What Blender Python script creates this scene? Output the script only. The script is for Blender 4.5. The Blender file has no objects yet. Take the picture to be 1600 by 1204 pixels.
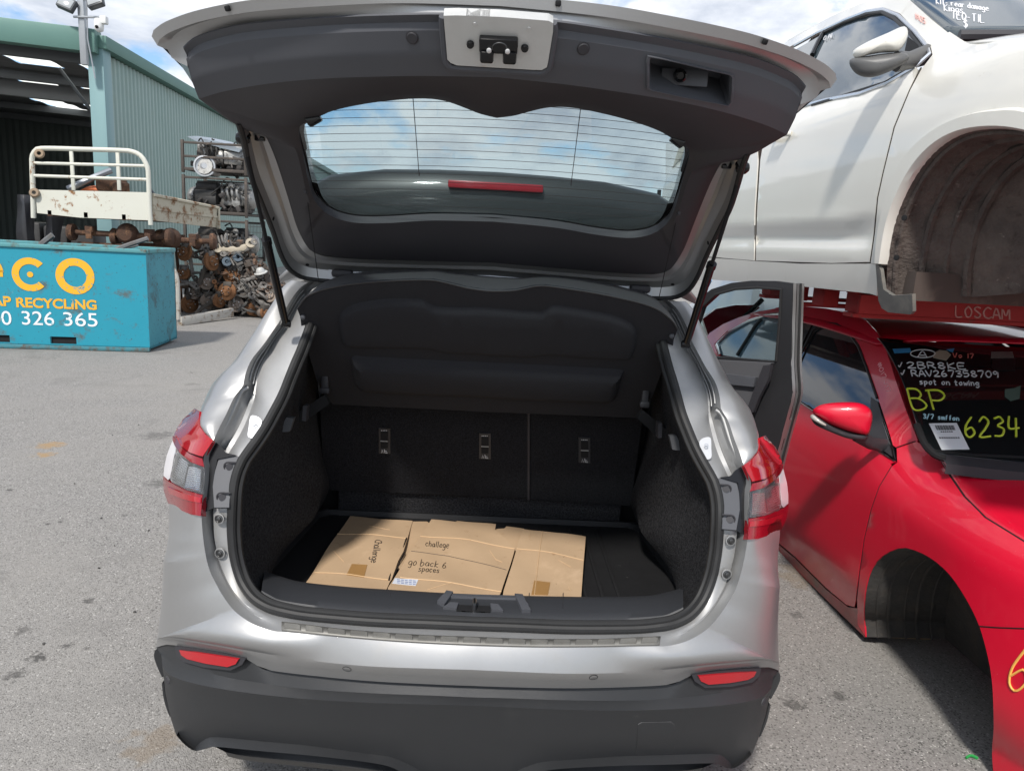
import bpy, bmesh, math, random
import numpy as np
from mathutils import Vector, Matrix, geometry
from mathutils.bvhtree import BVHTree
R_ = math.radians
rnd = random.Random(7)
scene = bpy.context.scene
COL = scene.collection

# ---------------------------------------------------------------- camera
CAM = np.array([0.0115, -1.5830, 1.6567]); YAW, PITCH, ROLL, FPX = 0.0318113, 0.1969814, 0.0553322, 1135.79
_cy, _sy, _cp, _sp = math.cos(YAW), math.sin(YAW), math.cos(PITCH), math.sin(PITCH)
FW = np.array([_sy*_cp, _cy*_cp, -_sp]); _r = np.array([_cy, -_sy, 0.]); _u = np.cross(_r, FW)
RT = math.cos(ROLL)*_r + math.sin(ROLL)*_u; UP = -math.sin(ROLL)*_r + math.cos(ROLL)*_u
cd = bpy.data.cameras.new('camera'); cam = bpy.data.objects.new('camera', cd); COL.objects.link(cam)
m = Matrix.Identity(4)
for i in range(3):
    m[i][0], m[i][1], m[i][2], m[i][3] = RT[i], UP[i], -FW[i], CAM[i]
cam.matrix_world = m
cd.sensor_fit = 'HORIZONTAL'; cd.sensor_width = 36; cd.lens = FPX/1600*36
cd.clip_start = .05; cd.clip_end = 3000
scene.camera = cam
scene.render.resolution_x, scene.render.resolution_y = 1024, 770

# ---------------------------------------------------------------- light
SUNV = Vector((-.23, -.63, .74)).normalized()
w = bpy.data.worlds.new('World'); scene.world = w; w.use_nodes = True
nt = w.node_tree; nt.nodes.clear()
def wn(t, **k):
    n = nt.nodes.new(t)
    for a, b in k.items(): setattr(n, a, b)
    return n
out = wn('ShaderNodeOutputWorld'); bg = wn('ShaderNodeBackground')
sky = wn('ShaderNodeTexSky', sky_type='NISHITA', sun_disc=False)
sky.sun_elevation = math.asin(SUNV.z); sky.sun_rotation = math.atan2(SUNV.x, SUNV.y)
sky.air_density = 1.0; sky.dust_density = .2; sky.ozone_density = 1.2
tc = wn('ShaderNodeTexCoord'); sep = wn('ShaderNodeSeparateXYZ')
nt.links.new(tc.outputs['Generated'], sep.inputs[0])
def wm(op, a, b=None):
    n = wn('ShaderNodeMath', operation=op)
    for i, v in enumerate((a, b)):
        if v is None: continue
        if isinstance(v, (int, float)): n.inputs[i].default_value = v
        else: nt.links.new(v, n.inputs[i])
    return n.outputs[0]
cmb = wn('ShaderNodeCombineXYZ')
nt.links.new(sep.outputs[0], cmb.inputs[0]); nt.links.new(sep.outputs[1], cmb.inputs[1]); nt.links.new(wm('MULTIPLY', sep.outputs[2], 2.3), cmb.inputs[2])
cmb2 = wn('ShaderNodeVectorMath', operation='ADD'); nt.links.new(cmb.outputs[0], cmb2.inputs[0]); cmb2.inputs[1].default_value = (.0, .0, .07)   # the clouds' shaded bases
n1 = wn('ShaderNodeTexNoise'); n1.inputs['Scale'].default_value = 4.6; n1.inputs['Detail'].default_value = 10; n1.inputs['Roughness'].default_value = .58; n1.inputs['Distortion'].default_value = .15
nt.links.new(cmb.outputs[0], n1.inputs['Vector'])
cr = wn('ShaderNodeValToRGB'); cr.color_ramp.elements[0].position = .40; cr.color_ramp.elements[1].position = .50
nt.links.new(n1.outputs['Fac'], cr.inputs[0])
n2 = wn('ShaderNodeTexNoise'); n2.inputs['Scale'].default_value = 4.6; n2.inputs['Detail'].default_value = 10; n2.inputs['Roughness'].default_value = .58; n2.inputs['Distortion'].default_value = .15
nt.links.new(cmb2.outputs[0], n2.inputs['Vector'])
cc = wn('ShaderNodeMix', data_type='RGBA'); cc.inputs[6].default_value = (3.7, 4.0, 4.6, 1); cc.inputs[7].default_value = (6.9, 7.0, 7.2, 1)
crs = wn('ShaderNodeValToRGB'); crs.color_ramp.elements[0].position = .48; crs.color_ramp.elements[1].position = .66; crs.color_ramp.elements[0].color = (1, 1, 1, 1); crs.color_ramp.elements[1].color = (0, 0, 0, 1)
nt.links.new(n2.outputs['Fac'], crs.inputs[0]); nt.links.new(crs.outputs[0], cc.inputs[0])
mx = wn('ShaderNodeMix', data_type='RGBA')
nt.links.new(wm('MULTIPLY', cr.outputs[0], .93), mx.inputs[0]); tnt = wn('ShaderNodeMix', data_type='RGBA', blend_type='MULTIPLY'); tnt.inputs[0].default_value = 1; nt.links.new(sky.outputs[0], tnt.inputs[6]); tnt.inputs[7].default_value = (.80, .90, 1.0, 1); nt.links.new(tnt.outputs[2], mx.inputs[6]); nt.links.new(cc.outputs[2], mx.inputs[7])
nt.links.new(mx.outputs[2], bg.inputs[0]); bg.inputs[1].default_value = .13
nt.links.new(bg.outputs[0], out.inputs[0])
sd = bpy.data.lights.new('sun', 'SUN'); sd.energy = 3.1; sd.angle = R_(5.0); sd.color = (1, .955, .89)
so = bpy.data.objects.new('sun', sd); COL.objects.link(so); so.location = (0, 0, 30)
so.rotation_euler = SUNV.to_track_quat('Z', 'Y').to_euler()
vs = scene.view_settings; vs.view_transform = 'Standard'; vs.look = 'None'; vs.exposure = 0.42; vs.gamma = 1
try: vs.use_curve_mapping = False
except Exception: pass

# ---------------------------------------------------------------- pixels to directions
def ray(x, y): return FW + RT*(x-800)/FPX - UP*(y-602)/FPX
def onA(p, a, v):
    d = ray(*p); t = (v-CAM[a])/d[a]; return Vector(CAM+t*d)
def onX(p, v): return onA(p, 0, v)
def onY(p, v): return onA(p, 1, v)
def onZ(p, v): return onA(p, 2, v)
def onPl(p, pt, n):
    d = ray(*p); n = np.array(n); t = ((np.array(pt)-CAM)@n)/(d@n); return Vector(CAM+t*d)
def onF(p, F, t0=1.2, t1=9., step=.05):
    d = ray(*p); a = F(CAM+t0*d); t = t0; best = (9e9, t0)
    while t < t1:
        b = F(CAM+(t+step)*d)
        if a*b <= 0:
            lo, hi = t, t+step
            for _ in range(24):
                mid = (lo+hi)/2; c = F(CAM+mid*d)
                if a*c <= 0: hi = mid
                else: lo, a = mid, c
            return Vector(CAM+lo*d)
        if abs(b) < best[0]: best = (abs(b), t+step)
        t += step; a = b
    return Vector(CAM+best[1]*d)
def zz(ox, oy, s):
    return lambda pts: [(ox+x/s, oy+y/s) for x, y in pts]
Z3 = zz(230, 0, 2.909); Z4 = zz(760, 0, 2.909); Z5 = zz(1050, 0, 2.909); Z6 = zz(1050, 400, 2.909); Z7 = zz(1050, 790, 2.909)
Z8 = zz(230, 400, 2.909); B1 = zz(230, 790, 2.909); B2 = zz(700, 790, 2.909); C6 = zz(240, 600, 4.013); D6 = zz(280, 560, 7.273)
S1 = zz(440, 400, 4.3); S3 = zz(360, 180, 3.544); K4 = zz(440, 780, 3.077); L5 = zz(640, 10, 5.714); W8 = zz(1360, 520, 5.471); Y2 = zz(0, 200, 3.2); Y1 = zz(0, 0, 3.478); H7 = zz(270, 350, 7.084)

# ---------------------------------------------------------------- curves
def lerp(a, b, t): return a+(b-a)*t
def rs(pts, n, smooth=True):
    """resample a polyline to n points, evenly by length, through a Catmull-Rom curve"""
    P = [Vector(p) for p in pts]
    if smooth and len(P) > 2:
        Q = []
        for i in range(len(P)-1):
            p0 = P[max(i-1, 0)]; p1 = P[i]; p2 = P[i+1]; p3 = P[min(i+2, len(P)-1)]
            for k in range(8):
                t = k/8; t2 = t*t; t3 = t2*t
                Q.append(.5*((2*p1)+(p2-p0)*t+(2*p0-5*p1+4*p2-p3)*t2+(3*p1-p0-3*p2+p3)*t3))
        Q.append(P[-1]); P = Q
    L = [0.]
    for i in range(1, len(P)): L.append(L[-1]+(P[i]-P[i-1]).length)
    if L[-1] == 0: return [P[0].copy() for _ in range(n)]
    o = []; j = 0
    for k in range(n):
        s = L[-1]*k/(n-1)
        while j < len(L)-2 and L[j+1] < s: j += 1
        dd = L[j+1]-L[j]
        o.append(P[j].lerp(P[j+1], (s-L[j])/dd if dd > 1e-9 else 0))
    return o
def interp(ys, n):
    return [float(np.interp(i/(n-1), np.linspace(0, 1, len(ys)), ys)) for i in range(n)]
def tr(px, ys, n=None, center=False):
    """pixels (image-left half) on planes y = ys (interpolated along the list) -> points"""
    yy = interp(ys, len(px)) if len(ys) != len(px) else ys
    P = [onY(p, y) for p, y in zip(px, yy)]
    if center: P[-1].x = 0
    return rs(P, n) if n else P
def mir(P, c=0.): return [Vector((2*c-p.x, p.y, p.z)) for p in P]
def full(P): return P + mir(P[:-1])[::-1]
def off(P, d): d = Vector(d); return [p+d for p in P]
def mid(A, B, t=.5, d=(0, 0, 0)): d = Vector(d); return [a.lerp(b, t)+d for a, b in zip(A, B)]

# ---------------------------------------------------------------- objects
def link(o, parent=None):
    COL.objects.link(o)
    if parent is not None:
        o.parent = parent; o.matrix_parent_inverse = PM[parent.name].inverted()
    PM[o.name] = o.matrix_basis.copy() if parent is None else Matrix.Identity(4)
    return o
PM = {}
def mk(name, V, F, mat, parent=None, ang=35, solid=0, off_=-1):
    me = bpy.data.meshes.new(name)
    bm = bmesh.new(); vs_ = [bm.verts.new(v) for v in V]
    for f in F:
        try: bm.faces.new([vs_[i] for i in f])
        except ValueError: pass
    bmesh.ops.remove_doubles(bm, verts=bm.verts, dist=1e-5)
    bmesh.ops.recalc_face_normals(bm, faces=bm.faces)
    bm.to_mesh(me); bm.free()
    return mko(name, me, mat, parent, ang, solid, off_)
def mko(name, me, mat, parent=None, ang=35, solid=0, off_=-1):
    me.polygons.foreach_set('use_smooth', [True]*len(me.polygons))
    me.set_sharp_from_angle(angle=R_(ang))
    me.materials.append(mat)
    o = bpy.data.objects.new(name, me); link(o, parent)
    if solid:
        md = o.modifiers.new('thickness', 'SOLIDIFY'); md.thickness = solid; md.offset = off_
    return o
class MB:
    """collects shapes; build() links them as ONE mesh"""
    def __init__(s): s.V = []; s.F = []
    def add(s, V, F):
        b = len(s.V); s.V += [tuple(v) for v in V]; s.F += [tuple(i+b for i in f) for f in F]; return s
    def loft(s, C, closed=False, closev=False):
        n = len(C[0]); V = [p for c in C for p in c]; F = []
        m_ = len(C)
        for i in range(m_ if closev else m_-1):
            for j in range(n if closed else n-1):
                a, b = i*n+j, i*n+(j+1) % n; i2 = (i+1) % m_
                F.append((a, b, i2*n+(j+1) % n, i2*n+j))
        return s.add(V, F)
    def box(s, c, d, rot=None, taper=1.0):
        c = Vector(c); V = []
        for z in (-1, 1):
            k = taper if z > 0 else 1
            for x, y in ((-1, -1), (1, -1), (1, 1), (-1, 1)):
                v = Vector((x*d[0]/2*k, y*d[1]/2*k, z*d[2]/2))
                V.append((rot @ v if rot else v)+c)
        return s.add(V, [(3, 2, 1, 0), (4, 5, 6, 7), (0, 1, 5, 4), (1, 2, 6, 5), (2, 3, 7, 6), (3, 0, 4, 7)])
    def bev(s, c, d, r=.005, rot=None):
        """box with chamfered edges"""
        c = Vector(c); hx, hy, hz = [v/2 for v in d]; r = min(r, hx*.9, hy*.9, hz*.9)
        bm = bmesh.new(); bmesh.ops.create_cube(bm, size=1)
        for v in bm.verts: v.co = Vector((v.co.x*d[0], v.co.y*d[1], v.co.z*d[2]))
        bmesh.ops.bevel(bm, geom=list(bm.edges), offset=r, segments=2, profile=.5, affect='EDGES')
        bm.verts.index_update()
        V = [(rot @ v.co if rot else v.co.copy())+c for v in bm.verts]; F = [[v.index for v in f.verts] for f in bm.faces]; bm.free()
        return s.add(V, F)
    def tube(s, P, r, n=8, caps=True, closed=False, flat=None):
        P = [Vector(p) for p in P]; rr = r if isinstance(r, (list, tuple)) else [r]*len(P); C = []
        up = None
        for i, p in enumerate(P):
            a = P[i-1] if (i > 0 or closed) else P[i]; b = P[(i+1) % len(P)] if (i < len(P)-1 or closed) else P[i]
            t = (b-a)
            t = t.normalized() if t.length > 1e-9 else Vector((0, 0, 1))
            if up is None:
                up = Vector((0, 0, 1)) if abs(t.z) < .9 else Vector((1, 0, 0))
            x = (up-t*up.dot(t)).normalized(); up = x; y = t.cross(x)
            C.append([p+(x*math.cos(2*math.pi*k/n)+y*math.sin(2*math.pi*k/n)*(flat or 1))*rr[i] for k in range(n)])
        b0 = len(s.V); s.loft(C, closed=True, closev=closed)
        if caps and not closed:
            s.F.append(tuple(b0+k for k in range(n))[::-1]); e = b0+(len(P)-1)*n; s.F.append(tuple(e+k for k in range(n)))
        return s
    def lathe(s, prof, n=20, mat=None):
        """profile (r, h) turned about local z, placed by matrix"""
        M = mat or Matrix.Identity(4); C = []
        for r, h in prof:
            C.append([M @ Vector((r*math.cos(2*math.pi*k/n), r*math.sin(2*math.pi*k/n), h)) for k in range(n)])
        s.loft(C, closed=True)
        return s
    def prism(s, poly, d0, d1, M=None):
        """2-D outline extruded along local z from d0 to d1"""
        M = M or Matrix.Identity(4); n = len(poly)
        V = [M @ Vector((x, y, d0)) for x, y in poly]+[M @ Vector((x, y, d1)) for x, y in poly]
        F = [tuple(range(n))[::-1], tuple(range(n, 2*n))]+[(i, (i+1) % n, n+(i+1) % n, n+i) for i in range(n)]
        return s.add(V, F)
    def build(s, name, mat, parent=None, ang=35, solid=0, off_=-1): return mk(name, s.V, s.F, mat, parent, ang, solid, off_)
    def mirrored(s, c=0.):
        o = MB(); o.V = [(2*c-v[0], v[1], v[2]) for v in s.V]; o.F = [tuple(f)[::-1] for f in s.F]; return o
def frame(o, z, x=None):
    z = Vector(z).normalized(); x = Vector(x) if x is not None else (Vector((0, 0, 1)) if abs(z.z) < .9 else Vector((1, 0, 0)))
    x = (x-z*x.dot(z)).normalized(); y = z.cross(x); o = Vector(o)
    return Matrix(((x.x, y.x, z.x, o.x), (x.y, y.y, z.y, o.y), (x.z, y.z, z.z, o.z), (0, 0, 0, 1)))
def dense(poly, s, closed=True):
    o = []
    n = len(poly)
    for i in range(n if closed else n-1):
        a = Vector(poly[i]); b = Vector(poly[(i+1) % n]); k = max(1, int((b-a).length/s))
        for j in range(k): o.append(a.lerp(b, j/k))
    if not closed: o.append(Vector(poly[-1]))
    return o
def smooth2(poly, n):
    """closed smooth outline through the points"""
    P = list(poly)+[poly[0]]
    q = [Vector((x, y, 0)) for x, y in P]
    k = [q[-2]]+q+[q[1]]
    Q = []
    for i in range(1, len(k)-2):
        p0, p1, p2, p3 = k[i-1], k[i], k[i+1], k[i+2]
        for j in range(6):
            t = j/6
            Q.append(.5*((2*p1)+(p2-p0)*t+(2*p0-5*p1+4*p2-p3)*t*t+(3*p1-p0-3*p2+p3)*t**3))
    Q.append(Q[0].copy())
    return [(p.x, p.y) for p in rs(Q, n+1, False)[:-1]]
def patch(outline, fn, s=8, holes=(), thick=.004, inset=False, lift=0.0, raw=None):
    """fill a 2-D outline with a dense triangulation, map it by fn to a surface, give it thickness. returns MB"""
    V = []; E = []
    for loop in [outline]+list(holes):
        d = dense(loop, s); b = len(V); V += [Vector((p[0], p[1])) for p in d]
        E += [(b+i, b+(i+1) % len(d)) for i in range(len(d))]
    nb = len(V)
    xs = [p.x for p in V]; ys = [p.y for p in V]
    x0, x1, y0, y1 = min(xs), max(xs), min(ys), max(ys)
    arr = np.array([(p.x, p.y) for p in V]); loops = [[(p[0], p[1]) for p in l] for l in [outline]+list(holes)]
    def inside(x, y):
        c = False
        for l in loops:
            n = len(l)
            for i in range(n):
                (ax, ay), (bx, by) = l[i], l[(i+1) % n]
                if (ay > y) != (by > y) and x < (bx-ax)*(y-ay)/(by-ay)+ax: c = not c
        return c
    y = y0+s*.5; k = 0
    while y < y1:
        x = x0+s*.5+(s*.5 if k % 2 else 0)
        while x < x1:
            if inside(x, y) and np.min((arr[:nb, 0]-x)**2+(arr[:nb, 1]-y)**2) > (s*.55)**2: V.append(Vector((x, y)))
            x += s
        y += s*.87; k += 1
    r = geometry.delaunay_2d_cdt(V, E, [], 0, 1e-6)
    vv, ff = r[0], r[2]
    F = []
    for f in ff:
        c = sum((vv[i] for i in f), Vector((0, 0)))/len(f)
        if inside(c.x, c.y): F.append(list(f))
    P = [Vector(fn((p.x, p.y))) for p in vv]
    mb = MB()
    if raw is not None: raw.append((P, F))
    # vertex normals
    N = [Vector() for _ in P]
    for f in F:
        n = (P[f[1]]-P[f[0]]).cross(P[f[2]]-P[f[0]])
        for i in f: N[i] += n
    cpos = Vector(CAM)
    for i in range(len(P)):
        n = N[i].normalized() if N[i].length > 0 else Vector((0, 0, 1))
        N[i] = n
    if F:
        f = F[len(F)//2]; n = N[f[0]]
        if n.dot(cpos-P[f[0]]) < 0: N = [-n for n in N]
    A = [p+n*lift for p, n in zip(P, N)]
    if thick <= 0:
        mb.add(A, F); return mb
    cnt = {}
    for f in F:
        for i in range(3):
            e = (f[i], f[(i+1) % 3]); cnt[tuple(sorted(e))] = cnt.get(tuple(sorted(e)), 0)+1
    n = len(A); B = [p-q*thick for p, q in zip(A, N)]
    FF = [tuple(f) for f in F]+[tuple(n+i for i in f[::-1]) for f in F]
    for f in F:
        for i in range(3):
            e = (f[i], f[(i+1) % 3])
            if cnt[tuple(sorted(e))] == 1: FF.append((e[1], e[0], n+e[0], n+e[1]))
    mb.add(A+B, FF)
    return mb
def bvh(mb): return BVHTree.FromPolygons([Vector(v) for v in mb.V], mb.F)
def onB(tree, lift=0.0):
    def fn(p):
        d = Vector(ray(*p)).normalized(); o = Vector(CAM)
        h = tree.ray_cast(o, d)
        if h[0] is None: return tree.find_nearest(o+d*2.2)[0] if False else near_hit(tree, o, d)
        return h[0]-d*lift
    return fn
def near_hit(tree, o, d):
    best = None
    for k in range(120):
        q = o+d*(.8+k*.03); h = tree.find_nearest(q)
        if h[0] is not None and (best is None or h[3] < best[0]): best = (h[3], q)
    return best[1]
def nrm(tree, p):
    d = Vector(ray(*p)).normalized(); h = tree.ray_cast(Vector(CAM), d)
    if h[0] is None:
        return onB(tree)(p), -d
    n = h[1]
    return h[0], (n if n.dot(d) < 0 else -n)
def thing(name, label, cat, loc=(0, 0, 0), rz=0, group=None):
    o = bpy.data.objects.new(name, None); o.location = loc; o.rotation_euler = (0, 0, rz); o.empty_display_size = .2
    COL.objects.link(o); PM[o.name] = Matrix.LocRotScale(Vector(loc), Matrix.Rotation(rz, 3, 'Z'), None)
    return tag(o, label, cat, group)
def tag(o, label, cat, group=None, kind=None):
    if label: o['label'] = label
    if cat: o['category'] = cat
    if group: o['group'] = group
    if kind: o['kind'] = kind
    return o

# ---------------------------------------------------------------- materials
MATS = {}
def pm(name, col, rough=.5, metal=0., coat=0., var=None, bump=None, dirt=None, spec=.5, trans=0., ior=1.45, alpha=1., emit=None, coatr=.05, rvar=0., speck=None):
    """procedural Principled: var=(scale, amount, colour2), bump=(scale, strength[, dist]), dirt=(scale, lo, hi, colour, rough), speck=(scale, threshold, colour)"""
    if name in MATS: return MATS[name]
    M = bpy.data.materials.new(name); M.use_nodes = True; t = M.node_tree; N = t.nodes; b = N['Principled BSDF']
    def new(ty, **k):
        n = N.new(ty)
        for a, v in k.items(): setattr(n, a, v)
        return n
    co = new('ShaderNodeTexCoord').outputs['Object']
    def noise(sc, det=6, ro=.6, dist=0):
        n = new('ShaderNodeTexNoise'); n.inputs['Scale'].default_value = sc; n.inputs['Detail'].default_value = det; n.inputs['Roughness'].default_value = ro; n.inputs['Distortion'].default_value = dist
        t.links.new(co, n.inputs['Vector']); return n.outputs['Fac']
    def ramp(f, lo, hi):
        r = new('ShaderNodeMapRange'); r.inputs[1].default_value = lo; r.inputs[2].default_value = hi; t.links.new(f, r.inputs[0]); r.clamp = True; return r.outputs[0]
    c4 = (*col, 1); cur = None; ro = None
    def mixc(f, a, c):
        n = new('ShaderNodeMix', data_type='RGBA'); t.links.new(f, n.inputs[0])
        if a is None: n.inputs[6].default_value = c4
        else: t.links.new(a, n.inputs[6])
        n.inputs[7].default_value = (*c, 1); return n.outputs[2]
    def mixr(f, a, v):
        n = new('ShaderNodeMix', data_type='FLOAT'); t.links.new(f, n.inputs[0])
        if a is None: n.inputs[2].default_value = rough
        else: t.links.new(a, n.inputs[2])
        n.inputs[3].default_value = v; return n.outputs[0]
    if var: cur = mixc(ramp(noise(var[0]), .5-.5*var[1], .5+.5*var[1]) if len(var) < 4 else ramp(noise(var[0], 10, .7, var[3]), .35, .65), cur, var[2])
    if speck:
        cur = mixc(ramp(noise(speck[0], 2, .5), speck[1], speck[1]+.06), cur, speck[2])
    for d in (dirt if isinstance(dirt, list) else [dirt] if dirt else []):
        f = ramp(noise(d[0], 9, .68, .3), d[1], d[2]); cur = mixc(f, cur, d[3])
        if len(d) > 4: ro = mixr(f, ro, d[4])
    if rvar: ro = mixr(noise(rvar[0] if isinstance(rvar, tuple) else 6, 8, .65), ro, rough+(rvar[1] if isinstance(rvar, tuple) else rvar))
    b.inputs['Base Color'].default_value = c4
    if cur is not None: t.links.new(cur, b.inputs['Base Color'])
    b.inputs['Roughness'].default_value = rough
    if ro is not None: t.links.new(ro, b.inputs['Roughness'])
    b.inputs['Metallic'].default_value = metal; b.inputs['Coat Weight'].default_value = coat; b.inputs['Coat Roughness'].default_value = coatr
    b.inputs['Specular IOR Level'].default_value = spec; b.inputs['Transmission Weight'].default_value = trans; b.inputs['IOR'].default_value = ior
    b.inputs['Alpha'].default_value = alpha
    if emit: b.inputs['Emission Color'].default_value = (*emit[0], 1); b.inputs['Emission Strength'].default_value = emit[1]
    if bump:
        bn = new('ShaderNodeBump'); bn.inputs['Strength'].default_value = bump[1]; bn.inputs['Distance'].default_value = bump[2] if len(bump) > 2 else .002
        t.links.new(noise(bump[0], 6, .65), bn.inputs['Height']); t.links.new(bn.outputs[0], b.inputs['Normal'])
    MATS[name] = M; return M
def glassmat(name, tint, rough=.0, refl=.05):
    """thin pane: tinted see-through + mirror reflection by Fresnel"""
    if name in MATS: return MATS[name]
    M = bpy.data.materials.new(name); M.use_nodes = True; t = M.node_tree; N = t.nodes; N.clear()
    o = N.new('ShaderNodeOutputMaterial'); a = N.new('ShaderNodeBsdfTransparent'); a.inputs[0].default_value = (*tint, 1)
    g = N.new('ShaderNodeBsdfGlossy'); g.inputs['Roughness'].default_value = rough; g.inputs[0].default_value = (.95, .97, 1, 1)
    f = N.new('ShaderNodeLayerWeight'); f.inputs[0].default_value = .5
    p5 = N.new('ShaderNodeMath'); p5.operation = 'POWER'; p5.inputs[1].default_value = 4.5; t.links.new(f.outputs['Facing'], p5.inputs[0])
    ad = N.new('ShaderNodeMath'); ad.operation = 'MULTIPLY_ADD'; ad.inputs[1].default_value = .92; ad.inputs[2].default_value = refl; t.links.new(p5.outputs[0], ad.inputs[0])
    mx_ = N.new('ShaderNodeMixShader'); t.links.new(ad.outputs[0], mx_.inputs[0]); t.links.new(a.outputs[0], mx_.inputs[1]); t.links.new(g.outputs[0], mx_.inputs[2])
    t.links.new(mx_.outputs[0], o.inputs[0]); MATS[name] = M; return M
silver = pm('silver_paint', (.40, .40, .40), .42, .74, .28, var=(60, .9, (.375, .375, .374)), dirt=(3.5, .56, .8, (.36, .352, .335), .5), coatr=.10)
silver_in = pm('silver_inner', (.36, .362, .364), .50, .55, .15, var=(40, .9, (.32, .322, .324)), dirt=(5, .55, .8, (.36, .35, .33), .55), coatr=.15)
plast = pm('grey_plastic', (.070, .073, .084), .5, bump=(900, .25, .0006), var=(7, .8, (.078, .081, .091)), rvar=(5, .12))
plastd = pm('dark_plastic', (.030, .029, .034), .48, bump=(900, .25, .0006), var=(5, .8, (.037, .036, .041)), rvar=(5, .12))
plastb = pm('bumper_plastic', (.021, .022, .024), .40, bump=(900, .6, .001), var=(4, .9, (.028, .029, .031)), dirt=[(2.2, .55, .8, (.05, .05, .05), .55), (14, .66, .75, (.10, .098, .09), .8)])
rubber = pm('rubber', (.012, .012, .013), .55, var=(20, .8, (.022, .022, .022)))
carpet = pm('carpet', (.012, .012, .0135), .95, spec=.15, bump=(260, 1.0, .008), var=(150, .35, (.052, .052, .056)), speck=(120, .70, (.055, .053, .05)))
seatcarpet = pm('seat_carpet', (.010, .010, .0115), .95, spec=.1, bump=(400, .9, .004), var=(220, .4, (.028, .028, .031)))
feltm = pm('shelf_felt', (.019, .019, .022), .85, spec=.25, bump=(500, .6, .002), var=(260, .6, (.029, .029, .033)))
matm = pm('cargo_mat', (.009, .009, .010), .6, bump=(300, .3, .002), var=(20, .8, (.014, .014, .015)), speck=(90, .72, (.06, .06, .058)))
black = pm('black_gloss', (.006, .006, .007), .2)
blackm = pm('black_matte', (.006, .006, .007), .8)
redlens = pm('red_lens', (.50, .012, .022), .06, 0, .5, trans=.35)
redlensd = pm('red_lens_dark', (.30, .006, .014), .06, 0, .5, trans=.25)
clearl = pm('clear_lens', (.92, .93, .93), .03, 0, 0, trans=.97, ior=1.35)
chrome = pm('chrome', (.75, .76, .78), .14, 1., bump=(60, .05))
steel = pm('bright_steel', (.55, .55, .56), .3, 1.)
zinc = pm('zinc_screw', (.10, .10, .10), .35, .8)
reflm = pm('red_reflector', (.42, .005, .012), .28, 0, .8, bump=(350, .5, .002))
padm = pm('scuff_pad', (.20, .195, .185), .5, .3, var=(25, .8, (.15, .145, .13)), dirt=(9, .5, .75, (.26, .25, .225), .8))
white = pm('white_paint', (.74, .75, .74), .4)
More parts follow.
